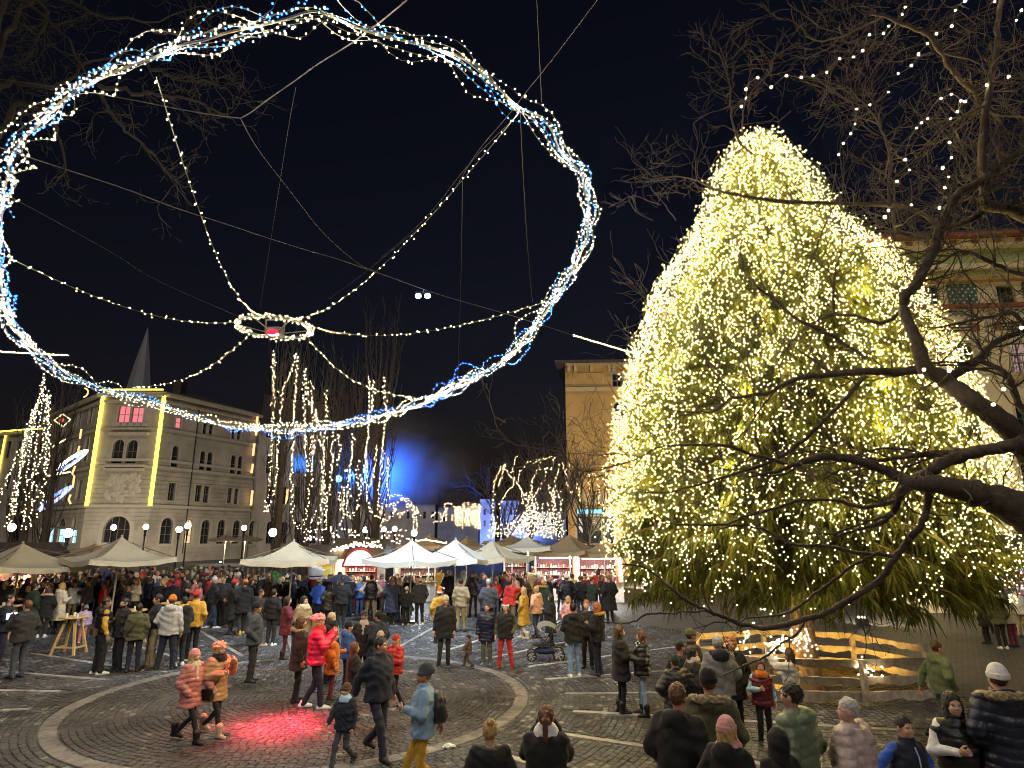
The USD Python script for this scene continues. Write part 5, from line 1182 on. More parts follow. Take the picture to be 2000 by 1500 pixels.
def stroller():
    c = atZ(1066, 1290); x, y = c[0], c[1]
    BK = mat("black_plastic", (.015, .015, .017), .4, .1); GF = mat("stroller_grey_cloth", (.17, .165, .13), .9, .15, 6); NV = mat("stroller_navy_cloth", (.02, .025, .10), .8, .15)
    T = thing("stroller", "black baby stroller with a beige hood and a navy basket", "stroller", loc=(x, y, 0))
    for dx, dy in ((-.42, -.22), (-.42, .22), (.38, -.26), (.38, .26)):
        r = .13 if dx < 0 else .16; ang = np.linspace(0, 2 * np.pi, 19)
        m = MB(); m.tube(np.stack([x + dx + r * np.cos(ang), np.full(19, y + dy), r + .022 + r * np.sin(ang)], 1), .022, 6, cap=False); w = part(T, "wheel", m, BK)
        k = MB(); 
        for a in range(5): k.bar((x + dx, y + dy, r + .022), (x + dx + r * math.cos(a * 1.257), y + dy, r + .022 + r * math.sin(a * 1.257)), .025, .02, (0, 1, 0))
        part(w, "spokes", k, POLE)
    m = MB()
    for s in (-.24, .24):
        m.tube([(x - .42, y + s, .15), (x + .0, y + s, .5), (x + .30, y + s, .95), (x + .48, y + s, 1.06)], .014, 6); m.tube([(x + .38, y + s, .18), (x + .05, y + s, .45), (x - .15, y + s, .62)], .014, 6)
    m.tube([(x + .48, y - .24, 1.06), (x + .5, y, 1.07), (x + .48, y + .24, 1.06)], .018, 6); part(T, "frame", m, BK)
    m = MB(); m.add(*_ell((x - .02, y, .28), (.34, .2, .11))); part(T, "basket", m, NV)
    seat = MB(); 
    prof = np.array([(-.42, .50), (-.30, .47), (.02, .47), (.14, .62), (.26, .98)])
    V = np.vstack([np.stack([x + prof[:, 0], np.full(5, y + s), prof[:, 1]], 1) for s in (-.19, .19)]); seat.add(V, [[i, i + 1, 6 + i, 5 + i] for i in range(4)]); seat.add(V - [0, 0, .04], [[5 + i, 6 + i, i + 1, i] for i in range(4)]); part(T, "seat", seat, BK)
    a = np.linspace(.15, 2.2, 9); hood = MB(); V = []
    for s in np.linspace(-1, 1, 7): V.append(np.stack([x + .10 + .40 * np.cos(a + .55) * math.sqrt(1 - .35 * s * s), np.full(9, y + .23 * s), .70 + .42 * np.sin(a + .3) * math.sqrt(1 - .5 * s * s)], 1))
    V = np.vstack(V); hood.add(V, [[i * 9 + j, i * 9 + j + 1, (i + 1) * 9 + j + 1, (i + 1) * 9 + j] for i in range(6) for j in range(8)]); part(T, "hood", hood, GF, smooth=True)
    m = MB(); m.tube([(x - .3, y - .19, .66), (x - .33, y, .68), (x - .3, y + .19, .66)], .018, 6); part(T, "bumper_bar", m, BK)
    c = atZ(877, 1463); L = thing("paper_litter", "crumpled white paper lying on the paving right of the circle", "litter", loc=c); m = trimesh.creation.icosphere(2, .07); v = np.array(m.vertices); v *= (1 + .9 * (meshkit.noise(v * 60) - .5))[:, None]; v = v * [1.5, 1, .5] + c + [0, 0, .05]; part(L, "paper", (v, np.asarray(m.faces)), mat("paper_white", (.75, .75, .75), .7))
stroller()
# ================================================================== the bare tree leaning in from the right, with its own few lights
def near_tree():
    rng = np.random.default_rng(41)
    T = thing("near_bare_tree", "dark bare tree whose crooked branches cross before the lit spruce from the right edge", "tree", loc=(8.2, 8.2, 0))
    LB = []          # limbs: (px, py, width px) with distance y at both ends
    def L(y0, y1, *pts): LB.append((y0, y1, pts))
    L(8.0, 8.9, (2090, 1035, 86), (2000, 1000, 74), (1965, 982, 62), (1895, 960, 46), (1825, 946, 36), (1790, 945, 28), (1755, 931, 23), (1685, 902, 19), (1615, 892, 16), (1545, 910, 11), (1500, 925, 6), (1440, 930, 3))
    L(8.0, 9.3, (2080, 905, 60), (2010, 880, 52), (1986, 858, 46), (1940, 810, 40), (1895, 780, 36), (1846, 742, 31), (1807, 717, 27), (1792, 675, 23), (1774, 629, 21), (1764, 598, 20), (1767, 582, 20), (1786, 561, 20), (1805, 524, 19), (1820, 493, 18), (1830, 462, 17), (1845, 427, 16), (1856, 400, 16), (1876, 375, 16), (1907, 359, 15), (1935, 340, 14), (1985, 300, 12), (2050, 260, 9))
    L(8.8, 9.6, (1807, 719, 20), (1755, 726, 18), (1685, 726, 15), (1632, 731, 13), (1562, 738, 11), (1524, 756, 9), (1489, 770, 8), (1433, 777, 6), (1387, 805, 4), (1300, 798, 2))
    L(9.4, 9.6, (1433, 777, 4), (1410, 745, 3), (1395, 705, 2), (1392, 668, 1.5))
    L(8.1, 9.2, (1990, 868, 26), (1945, 876, 24), (1895, 882, 20), (1825, 886, 14), (1790, 889, 12), (1741, 896, 9), (1690, 903, 6), (1640, 900, 3))
    L(8.3, 9.3, (1920, 880, 24), (1860, 896, 24), (1825, 917, 22), (1783, 938, 19), (1758, 966, 16), (1748, 994, 13), (1730, 1015, 10), (1690, 1030, 7), (1640, 1045, 4), (1600, 1068, 2))
    L(8.4, 9.8, (1817, 915, 16), (1814, 950, 14), (1812, 985, 13), (1800, 1022, 13), (1772, 1057, 13), (1745, 1092, 13), (1720, 1130, 12), (1685, 1155, 12), (1632, 1187, 12), (1590, 1205, 11), (1545, 1218, 11), (1500, 1226, 10), (1460, 1222, 9), (1415, 1206, 8), (1370, 1188, 7), (1310, 1149, 6), (1280, 1122, 5), (1246, 1104, 4), (1214, 1101, 2.5))
    L(9.4, 9.9, (1375, 1194, 5), (1330, 1196, 4), (1262, 1200, 4), (1229, 1218, 3), (1190, 1215, 1.8))
    L(9.2, 9.4, (1572, 1214, 5), (1558, 1236, 5), (1520, 1262, 4), (1480, 1290, 4), (1455, 1298, 4), (1430, 1312, 3), (1400, 1322, 2))
    L(8.8, 9.6, (1690, 735, 11), (1650, 780, 9), (1605, 826, 9), (1562, 864, 9), (1524, 892, 8), (1440, 924, 7), (1405, 934, 6), (1350, 950, 4), (1300, 962, 3), (1240, 960, 1.5))
    L(9.0, 9.6, (1530, 905, 8), (1517, 899, 8), (1468, 889, 7), (1422, 871, 7), (1370, 868, 5), (1300, 871, 4), (1220, 905, 3), (1140, 920, 2.5), (1108, 895, 2), (1090, 860, 1))
    L(8.6, 9.4, (1755, 970, 9), (1720, 986, 8), (1685, 990, 8), (1632, 976, 7), (1573, 976, 6), (1510, 994, 6), (1447, 1011, 5), (1412, 1025, 5), (1335, 1025, 3), (1270, 1010, 1.5))
    L(8.7, 9.2, (1745, 1003, 7), (1685, 1022, 5), (1615, 1043, 4), (1570, 1040, 2))
    L(8.8, 9.5, (1745, 1085, 8), (1700, 1082, 8), (1667, 1078, 8), (1615, 1067, 7), (1552, 1064, 6), (1496, 1036, 5), (1440, 1025, 4), (1400, 1040, 2))
    L(8.8, 9.5, (1720, 1078, 6), (1667, 1104, 6), (1625, 1136, 6), (1580, 1169, 6), (1527, 1200, 5), (1468, 1206, 3), (1440, 1215, 1.5))
    L(9.3, 10.2, (1830, 440, 9), (1790, 412, 8), (1748, 402, 8), (1650, 398, 8), (1580, 396, 9), (1512, 392, 8), (1440, 381, 6), (1400, 372, 5), (1360, 352, 3), (1320, 345, 2), (1272, 352, 1.2))
    L(8.6, 9.4, (1960, -30, 9), (1956, 0, 9), (1948, 60, 10), (1932, 180, 13), (1922, 240, 15), (1920, 330, 17), (1922, 400, 19), (1960, 405, 24), (2000, 418, 28), (2080, 470, 40))
    L(9.2, 9.5, (1925, 405, 15), (1890, 432, 13), (1852, 446, 11), (1812, 462, 10), (1780, 462, 9), (1748, 440, 7), (1740, 400, 5))
    L(8.8, 9.6, (1850, 742, 20), (1880, 722, 18), (1912, 700, 17), (1945, 668, 12), (1990, 650, 10), (2060, 620, 10))
    L(8.6, 9.3, (1700, 28, 5), (1722, 30, 6), (1760, 45, 7), (1812, 68, 9), (1840, 105, 10), (1856, 132, 10), (1880, 160, 10), (1904, 180, 10), (1925, 215, 8))
    L(9.4, 9.9, (1722, 32, 4), (1690, 50, 4), (1650, 68, 4), (1610, 80, 3), (1575, 70, 1.5))
    L(9.2, 9.8, (1735, 405, 7), (1738, 340, 6), (1732, 280, 5), (1712, 235, 4), (1690, 205, 2), (1660, 190, 1.2))
    L(9.3, 9.9, (1630, 400, 4), (1600, 470, 4), (1575, 540, 3), (1560, 590, 2))
    L(9.2, 9.9, (1764, 600, 8), (1720, 632, 8), (1680, 618, 7), (1630, 612, 7), (1628, 560, 5), (1640, 500, 4), (1655, 440, 2))
    L(9.2, 9.9, (1690, 700, 7), (1640, 665, 8), (1590, 640, 8), (1545, 615, 7), (1510, 585, 5), (1475, 555, 4), (1450, 520, 3), (1448, 470, 1.5))
    L(9.5, 9.9, (1492, 770, 5), (1470, 740, 4), (1460, 700, 3), (1466, 660, 1.5))
    L(8.3, 8.8, (2020, 540, 12), (1960, 525, 9), (1910, 500, 8), (1870, 492, 6), (1830, 515, 4), (1790, 520, 2.5))
    L(8.4, 8.9, (2030, 690, 10), (1975, 610, 8), (1925, 620, 7), (1870, 632, 5), (1835, 640, 2.5))
    L(8.4, 8.9, (2040, 820, 14), (1990, 790, 13), (1975, 745, 13), (1945, 718, 12), (1905, 706, 9), (1870, 712, 5))
    L(9.4, 10.2, (1450, 260, 3), (1455, 205, 3), (1475, 170, 3), (1500, 145, 2.5), (1510, 128, 1.2))
    L(9.6, 10.2, (1470, 300, 6), (1440, 268, 5), (1428, 215, 4), (1424, 160, 3), (1408, 110, 2.5), (1372, 92, 1.2))
    tips = []
    limbs = holder(T, "limbs")
    for y0, y1, pts in LB:
        s = np.linspace(0, 1, len(pts)); P = []
        for (a, b, w), t in zip(pts, s):
            y = y0 + (y1 - y0) * t + .12 * math.sin(t * 9 + a)
            q = atY(a, b, y); P.append([*q, w / F * (y * CT + (q[2] - EYE) * ST) / 2])
        P = np.array(P); n = max(10, len(pts) * 5)
        S = spline(np.hstack([P[:, :3], P[:, 3:]]), n)
        S[:, :3] += rng.normal(0, .006, (n, 3)); r = S[:, 3] * (1 + rng.normal(0, .06, n))
        v, f = tube(S[:, :3], r, 9 if r.max() > .05 else 5)
        part(T, "limb", (v, f), BARK, smooth=True)
        tips.append(S)
    mb = MB()
    for S in tips:
        n = len(S); Ln = np.linalg.norm(np.diff(S[:, :3], axis=0), axis=1).sum()
        for k in range(int(Ln * 5) + 2):
            i = int(np.clip(n * rng.beta(1.5, 1.0), 2, n - 1)); d = S[i, :3] - S[i - 1, :3]; d /= np.linalg.norm(d) + 1e-9
            if S[i, 2] < 4.1 and S[i, 0] < 6.2 and S[i, 3] < .06 and rng.random() < .82: continue
            side = rng.normal(0, 1, 3); side -= d * (side @ d); side /= np.linalg.norm(side)
            up = .25 if S[i, 2] > 5 else -.05
            twig_tree(mb, rng, S[i, :3], d * .6 + side * .9 + [0, 0, up], rng.uniform(.25, .95), float(np.clip(S[i, 3] * .5, .005, .013)), 2 if rng.random() < .6 else 1, .55, .12, (2, 4), 5, .26, .003)
    for S in tips:                           # longer side branches, bending as the limbs do
        n = len(S)
        if S[0, 0] < 1.5 and S[0, 3] < .012: continue
        for k in range(5):
            i = int(rng.integers(n // 3, n - 1))
            if S[i, 2] < 4.6 or (S[i, 2] > 6.8 and proj(S[i, :3])[0] < 1620): continue
            d = S[i, :3] - S[i - 1, :3]; d /= np.linalg.norm(d) + 1e-9
            twig_tree(mb, rng, S[i, :3], d + rng.normal(0, .55, 3) * [1, .5, 1], rng.uniform(.9, 1.9), float(np.clip(S[i, 3] * .55, .008, .018)), 3, .5, .05, (2, 4), 7, .2, .003)
    part(T, "twigs", mb, BARK)
    # upper crown of fine hanging twigs
    mb = MB()
    for k in range(170):
        px, py = rng.uniform(1560, 2010), rng.uniform(-20, 460)
        if px < 1700 and py > 250: continue
        p = atY(px, py, rng.uniform(8.8, 10.4)); d = rng.normal(0, .8, 3); twig_tree(mb, rng, p, d, rng.uniform(.4, 1.0), rng.uniform(.003, .007), 2, .6, .1, (2, 4), 6, .32, .0016)
    for px, py in ((1300, 320), (1330, 300), (1270, 340), (1290, 400), (1340, 380), (1310, 350), (1440, 120), (1424, 170), (1390, 95), (1450, 200), (1275, 430), (1320, 430)):
        p = atY(px, py, rng.uniform(9.6, 10.2)); twig_tree(mb, rng, p, (-.6, .1, rng.uniform(-.2, .8)), rng.uniform(.5, .8), .006, 2, .5, .2, (3, 4), 6, .25, .0022)
    part(T, "fine_twigs", mb, TWIG)
    m = MB(); z = np.linspace(0, 9, 10); m.tube(np.stack([8.35 + .25 * np.sin(z * .5), 8.3 + .1 * np.cos(z), z], 1), np.linspace(.42, .16, 10), 14); part(T, "trunk", m, BARK, smooth=60)
    m = MB()
    for a, b, y in ((2090, 1035, 8.0), (2080, 905, 8.0), (2080, 470, 8.6)):
        q = atY(a, b, y); m.tube([q, (8.35, 8.3, q[2] - .5)], [.25 if a == 2090 else .16, .22], 9)
    part(T, "limb_root", m, BARK, smooth=60)
    # its strings of bulbs: every bulb can be told apart
    A = [(1448, 208), (1458, 192), (1457, 174), (1480, 152), (1506, 170), (1536, 148), (1565, 151), (1588, 148), (1615, 141), (1640, 115), (1667, 111), (1685, 99), (1698, 68), (1726, 65), (1736, 51), (1762, 28), (1768, 14)]
    Bs = [(1754, 144), (1780, 128), (1794, 106), (1811, 85), (1829, 66), (1859, 51), (1866, 20), (1885, 2), (1943, 3)]
    Cs = [(1638, 302), (1647, 280), (1662, 261), (1670, 242), (1673, 213), (1699, 205), (1735, 180)]
    Ds = [(1735, 411), (1752, 354), (1776, 332), (1768, 312), (1790, 250), (1800, 240), (1838, 192), (1858, 184), (1877, 197), (1870, 218), (1885, 198), (1927, 166), (1970, 150), (1985, 40), (1995, 20)]
    Es = [(1728, 424), (1780, 400), (1835, 406), (1845, 367), (1853, 346), (1841, 328), (1858, 308), (1855, 278), (1812, 232), (1857, 232)]
    Fs = [(1800, 735), (1805, 722), (1826, 752), (1854, 724), (1860, 700), (1940, 790), (1960, 760), (1995, 640)]
    for pts, y0, y1, lab in ((A, 10.2, 9.2, "string of warm bulbs rising from the spruce tip to the upper right"), (Bs, 9.4, 8.6, "string of warm bulbs slanting up through the bare branches, second one"), (Cs, 9.8, 9.4, "short string of small bulbs in the bare twigs right of the spruce tip"), (Ds, 9.4, 8.6, "string of bulbs wound through the dense twigs near the right edge"), (Es, 9.2, 9.0, "string of bulbs along the upright limb above the roof of the cream house"), (Fs, 7.7, 7.2, "few big bright bulbs on the thick limb before the cream house")):
        p = np.array([atY(a, b, y0 + (y1 - y0) * i / len(pts)) for i, (a, b) in enumerate(pts)])
        S = thing("branch_light_string", lab, "light string", loc=p[0]); m = MB(); m.tube(spline(p, len(pts) * 5), .006, 4); part(S, "cable", m, DARKWIRE)
        for i, q in enumerate(p):
            part(S, "bulb", sphere(q, rng.uniform(.013, .022) if pts is not Fs else .019, 1), glow("branch_bulb", (1.0, .72, .36), 30))
near_tree()
def left_tree():
    rng = np.random.default_rng(44); T = thing("dim_bare_tree", "dim bare tree reaching in from the upper left corner behind the ring", "tree", loc=(-13.5, 12.5, 0)); mb = MB(); lm = MB()
    x0 = np.array([-13.5, 12.5, 0])
    lm.tube([x0, x0 + [.3, 0, 3], atY(-60, 300, 12.5)], [.35, .28, .2], 10)
    paths = [[(-60, 300), (20, -10), (60, 15), (120, 60), (165, 140), (195, 170)], [(-60, 300), (40, 20), (110, -5), (200, 30), (280, 40), (360, 20)], [(-60, 300), (30, 160), (90, 170), (140, 150), (180, 120), (260, 110)], [(-60, 300), (0, 260), (40, 200), (100, 230), (130, 330), (110, 350)], [(195, 170), (270, 180), (350, 190), (430, 220), (460, 200)], [(195, 170), (250, 260), (290, 290), (320, 330), (345, 360)], [(20, -10), (90, 20), (60, 110), (30, 130)], [(300, 60), (390, 70), (440, 40)], [(260, 110), (340, 150), (400, 160), (450, 185)]]
    for pl in paths:
        y0 = rng.uniform(11.5, 13); P = np.array([atY(a, b, y0 + .2 * i) for i, (a, b) in enumerate(pl)]); S = spline(P, 24); S += rng.normal(0, .03, S.shape); lm.tube(S, np.linspace(.09 if pl[0][0] < 0 else .05, .014, 24), 6)
        for k in range(15):
            i = rng.integers(4, 24); d = S[i] - S[i - 1]; d = d / np.linalg.norm(d); twig_tree(mb, rng, S[i], d + rng.normal(0, .7, 3), rng.uniform(.5, 1.4), .012, 2, .6, .1, (2, 3), 6, .32, .004)
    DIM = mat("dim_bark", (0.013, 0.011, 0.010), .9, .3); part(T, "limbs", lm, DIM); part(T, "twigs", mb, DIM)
left_tree()
# the foot of the church steps, where the nearest people stand
STEP_Y, TREAD, RISE = 8.25, .45, .15
def step_level(y): return RISE * max(0, min(9, math.floor((STEP_Y - y) / TREAD) + 1)) if y < STEP_Y else 0.0
def church_steps():
    T = thing("church_steps", "stone steps under the nearest people, below the lower edge", "steps", loc=(3, 6, 0), kind="structure")
    for k in range(9):
        y1 = STEP_Y - TREAD * k; m = MB(); m.box((3, (y1 + 4.2 - .45 * k * 0) / 2, RISE * (k + .5)), (26, y1 - 4.2, RISE - .002 if k else RISE)); part(T, "step", m, PALE)
church_steps()
# ================================================================== people
class Sdf:
    """a distance field on a grid; shapes are blended in and meshed by surface nets"""
    def __init__(s, lo, hi, h):
        s.lo, s.h = np.asarray(lo, float), h
        s.n = np.ceil((np.asarray(hi) - s.lo) / h).astype(int) + 1
        s.ax = [s.lo[k] + h * np.arange(s.n[k]) for k in range(3)]
        s.D = np.full(s.n, 1.0, np.float32)
    def sub(s, lo, hi, pad):
        sl, P = [], []
        for k in range(3):
            a = int(np.clip(np.floor((lo[k] - pad - s.lo[k]) / s.h), 0, s.n[k] - 1)); b = int(np.clip(np.ceil((hi[k] + pad - s.lo[k]) / s.h) + 1, 1, s.n[k]))
            sl.append(slice(a, b)); P.append(s.ax[k][a:b])
        return tuple(sl), (P[0][:, None, None], P[1][None, :, None], P[2][None, None, :])
    def put(s, sl, d, k=0.02, cut=False):
        A = s.D[sl]
        if cut: A[...] = np.maximum(A, -d); return
        h = np.maximum(k - np.abs(A - d), 0) / k if k > 0 else 0
        A[...] = np.minimum(A, d) - h * h * k * .25
    def cone(s, a, b, ra, rb, k=0.02, cut=False, flat=None):
        a, b = np.asarray(a, float), np.asarray(b, float); r = max(ra, rb)
        sl, (X, Y, Z) = s.sub(np.minimum(a, b) - r, np.maximum(a, b) + r, k + 2 * s.h)
        ab = b - a; L = ab @ ab + 1e-12
        t = np.clip(((X - a[0]) * ab[0] + (Y - a[1]) * ab[1] + (Z - a[2]) * ab[2]) / L, 0, 1)
        fy = 1.0 if flat is None else 1 / flat
        d = np.sqrt((X - a[0] - t * ab[0]) ** 2 + ((Y - a[1] - t * ab[1]) * fy) ** 2 + (Z - a[2] - t * ab[2]) ** 2) - (ra + (rb - ra) * t)
        s.put(sl, d, k, cut); return s
    def ell(s, c, r, k=0.02, cut=False, zmin=None):
        c, r = np.asarray(c, float), np.asarray(r, float)
        sl, (X, Y, Z) = s.sub(c - r, c + r, k + 2 * s.h)
        q = np.sqrt(((X - c[0]) / r[0]) ** 2 + ((Y - c[1]) / r[1]) ** 2 + ((Z - c[2]) / r[2]) ** 2)
        g = np.sqrt(((X - c[0]) / r[0] ** 2) ** 2 + ((Y - c[1]) / r[1] ** 2) ** 2 + ((Z - c[2]) / r[2] ** 2) ** 2) + 1e-6
        d = q * (q - 1) / g
        if zmin is not None: d = np.maximum(d, zmin - Z)
        s.put(sl, d, k, cut); return s
    def loft(s, rows, k=0.03, cut=False):
        """rows: (z, half width, half depth, y centre)"""
        R = np.asarray(rows, float); z0, z1 = R[0, 0], R[-1, 0]; m = R[:, 1:3].max()
        sl, (X, Y, Z) = s.sub([-m, R[:, 3].min() - m, z0], [m, R[:, 3].max() + m, z1], k + 2 * s.h)
        a, b, c = (np.interp(Z, R[:, 0], R[:, j]) for j in (1, 2, 3))
        q = (np.abs(X / a) ** 2.3 + np.abs((Y - c) / b) ** 2.3) ** (1 / 2.3)
        d = (q - 1) * np.minimum(a, b)
        d = np.maximum(np.maximum(d, z0 - Z), (Z - z1))
        s.put(sl, d, k, cut); return s
    def ripple(s, amp, seed, puff=0.0):
        X, Y, Z = s.ax[0][:, None, None], s.ax[1][None, :, None], s.ax[2][None, None, :]
        f = seed * 1.7
        if amp: s.D += (amp * np.sin(19 * X + 4 * np.sin(7 * Z + f) + f) * np.sin(23 * Z + 3 * np.sin(11 * Y + 9 * X + f)) + .6 * amp * np.sin(37 * Z + 14 * X - 11 * Y + f)).astype(np.float32)
        if puff: s.D -= (puff * (np.abs(np.sin(np.pi * (Z + .02 * np.sin(9 * X + f)) / .095)) ** .6 - .6)).astype(np.float32)
        return s
    def mesh(s):
        D = s.D; D[0], D[-1] = 1, 1; D[:, 0], D[:, -1] = 1, 1; D[:, :, 0], D[:, :, -1] = 1, 1
        I = D < 0; n = s.n
        c = np.zeros(n - 1, np.int8)
        for a, b, e in np.ndindex(2, 2, 2): c += I[a:n[0] - 1 + a, b:n[1] - 1 + b, e:n[2] - 1 + e]
        cells = np.argwhere((c > 0) & (c < 8))
        if not len(cells): return np.zeros((0, 3)), np.zeros((0, 3), int)
        ids = np.full(n - 1, -1, np.int64); ids[tuple(cells.T)] = np.arange(len(cells))
        acc, cnt = np.zeros((len(cells), 3)), np.zeros(len(cells))
        for ax in range(3):
            o1, o2 = [k for k in range(3) if k != ax]
            for i, j in np.ndindex(2, 2):
                p = cells.copy(); p[:, o1] += i; p[:, o2] += j; q = p.copy(); q[:, ax] += 1
                a, b = D[tuple(p.T)], D[tuple(q.T)]; m = (a < 0) != (b < 0)
                t = (a[m] / (a[m] - b[m]))[:, None]
                acc[m] += p[m] + t * (q[m] - p[m]); cnt[m] += 1
        V = s.lo + s.h * acc / np.maximum(cnt, 1)[:, None]
        F_ = []
        for ax in range(3):
            o1, o2 = (ax + 1) % 3, (ax + 2) % 3
            sh = [slice(None)] * 3; sh2 = [slice(None)] * 3; sh[ax] = slice(0, -1); sh2[ax] = slice(1, None)
            A, B = I[tuple(sh)], I[tuple(sh2)]
            e = np.argwhere(A != B)
            e = e[(e[:, o1] > 0) & (e[:, o2] > 0) & (e[:, o1] < n[o1] - 1) & (e[:, o2] < n[o2] - 1)]
            flip = A[tuple(e.T)]
            def cell(d1, d2):
                p = e.copy(); p[:, o1] -= d1; p[:, o2] -= d2; return ids[tuple(p.T)]
            q = np.stack([cell(1, 1), cell(0, 1), cell(0, 0), cell(1, 0)], 1); q[~flip] = q[~flip][:, ::-1]; F_.append(q)
        q = np.vstack(F_); return V, np.vstack([q[:, [0, 1, 2]], q[:, [0, 2, 3]]])

ARM = {"down": ((.25, -.03, 1.14), (.265, .05, .885)), "pocket": ((.29, -.07, 1.16), (.205, .11, .95)), "cup": ((.27, .0, 1.15), (.12, .27, 1.21)), "phone": ((.27, .13, 1.19), (.10, .32, 1.42)),
       "ear": ((.33, .13, 1.28), (.135, .10, 1.58)), "raise": ((.29, .22, 1.42), (.19, .40, 1.64)), "cross": ((.26, .06, 1.14), (-.02, .225, 1.15)), "hip": ((.40, -.09, 1.18), (.22, .09, 1.0)),
       "fwd": ((.25, .12, 1.16), (.24, .30, 1.0)), "back": ((.26, -.17, 1.16), (.27, -.24, .92)), "point": ((.25, .27, 1.36), (.20, .53, 1.42)), "face": ((.25, .18, 1.22), (.07, .17, 1.55)), "out": ((.36, .05, 1.22), (.46, .12, 1.02))}
LEG = {"stand": (((.095, .02, .48), (.105, -.02, .085)),) * 2, "wide": (((.14, .02, .48), (.185, -.02, .085)),) * 2, "ease": (((.10, .05, .48), (.13, .04, .085)), ((.10, .01, .48), (.10, -.04, .085))),
       "walk": (((.09, .19, .52), (.09, .30, .10)), ((.09, .03, .47), (.09, -.33, .17))), "step": (((.09, .10, .49), (.10, .14, .085)), ((.09, .03, .48), (.10, -.20, .10))), "run": (((.10, .24, .58), (.12, .30, .16)), ((.10, -.02, .48), (.12, -.36, .22)))}
def hand_mesh(hold):
    g = Sdf((-.06, -.06, -.22), (.07, .075, .05), .0055)
    g.ell((0, 0, -.055), (.040, .016, .052), .01); g.cone((0, 0, .03), (0, 0, -.02), .026, .026, .015)
    for i, (x, L) in enumerate(((-.029, .062), (-.010, .074), (.010, .070), (.028, .054))):
        cv = 1.25 if hold else .45
        a = np.array([x, 0, -.098]); b = a + [x * .12, L * .5 * math.sin(cv), -L * .5 * math.cos(cv)]; c = b + [0, L * .5 * math.sin(cv * 2), -L * .5 * math.cos(cv * 2)]
        g.cone(a, b, .0098, .0088, .004); g.cone(b, c, .0088, .0075, .003)
    a = np.array([.034, .004, -.035]); b = a + [.022, .020, -.028]; c = b + [.0 if hold else .006, .018, -.026]
    g.cone(a, b, .013, .011, .008); g.cone(b, c, .011, .0085, .004)
    return g.mesh()
HANDS = {h: hand_mesh(h) for h in (False, True)}
def mirrored(a, s): a = np.array(a, float); a[..., 0] *= s; return a
def rotz(v, deg, c=(0, 0, 0)):
    a = math.radians(deg); R = np.array([[math.cos(a), math.sin(a), 0], [-math.sin(a), math.cos(a), 0], [0, 0, 1]]); c = np.asarray(c, float)
    return (np.asarray(v, float) - c) @ R + c
_gcache = {}
def cached(key, fn):
    if key not in _gcache: _gcache[key] = fn()
    return _gcache[key]
SH = (.175, -.005, 1.41)
def body_geo(arms, legs, res, hs, female):
    fine = min(res, .010) if res < .014 else .014
    g = Sdf((-.62, -.48, .02), (.62, .68, 1.50), max(res, .015))
    g.loft([(.86, .13, .09, 0), (1.05, .12, .085, 0), (1.3, .15, .10, 0), (1.42, .10, .08, 0)], .03)
    for sgn, arm in ((1, arms[1]), (-1, arms[0])):
        e, w = ARM[arm]; S = mirrored(SH, sgn); e, w = mirrored(e, sgn), mirrored(w, sgn)
        g.cone(S, e, .05, .04, .03); g.cone(e, w, .04, .028, .02)
    for i, sgn in ((0, 1), (1, -1)):
        k, a = LEG[legs][i]; g.cone((.09 * sgn, 0, .90), mirrored(k, sgn), .06, .040, .03); g.cone(mirrored(k, sgn), mirrored(a, sgn), .040, .026, .02)
    g.cone((0, -.01, 1.38), (0, .0, 1.49), .06, .055, .03)
    V, Fc = g.mesh()
    parts = [(V, Fc)]
    for sgn, arm in ((1, arms[1]), (-1, arms[0])):
        e, w = ARM[arm]; e, w = mirrored(e, sgn), mirrored(w, sgn)
        if arm == "pocket" or arm == "cross": continue
        hv, hf = HANDS[arm in ("cup", "phone", "ear", "raise", "hip")]
        d = (w - e) / np.linalg.norm(w - e); z = -d; pn = np.array([-sgn * .9, .25, 0.0]) if arm in ("down", "fwd", "back", "out") else np.array([-sgn * .8, -.3, .3])
        y = pn - z * (pn @ z); y /= np.linalg.norm(y); x = np.cross(y, z)
        vv = hv * [sgn if True else 1, 1, 1]; ff = hf if sgn > 0 else hf[:, ::-1]
        parts.append((vv @ np.stack([x, y, z]) + w, ff))
    return parts
def head_geo(res, female):
    h = res
    g = Sdf((-.13, -.14, 1.44), (.13, .17, 1.80), h)
    g.ell((0, .0, 1.665), (.076, .094, .098), .02).ell((0, .03, 1.60), (.062, .075, .085), .035).ell((0, .062, 1.555), (.032 if female else .038, .032, .026), .03)
    g.cone((0, -.005, 1.40), (0, .005, 1.56), .056 if not female else .048, .05 if not female else .043, .02)
    g.cone((0, .094, 1.645), (0, .113, 1.612), .010, .014, .012)
    for sx in (-1, 1):
        g.ell((sx * .079, -.005, 1.625), (.012, .022, .032), .008); g.ell((sx * .036, .082, 1.60), (.022, .018, .022), .03)
        g.ell((sx * .032, .104, 1.640), (.018, .014, .011), .008, cut=True); g.ell((sx * .032, .088, 1.662), (.026, .012, .007), .012)
    g.ell((0, .093, 1.575), (.024, .012, .010), .01)
    return g.mesh()
JROWS = np.array([(.30, .262, .20, 0), (.45, .252, .19, 0), (.66, .228, .165, 0), (.85, .207, .150, 0), (1.0, .19, .14, .0), (1.2, .205, .152, .005), (1.34, .205, .140, 0), (1.42, .165, .115, -.01), (1.475, .095, .085, -.01)])
HEM = {"waist": .96, "hip": .83, "thigh": .68, "knee": .47, "long": .34}
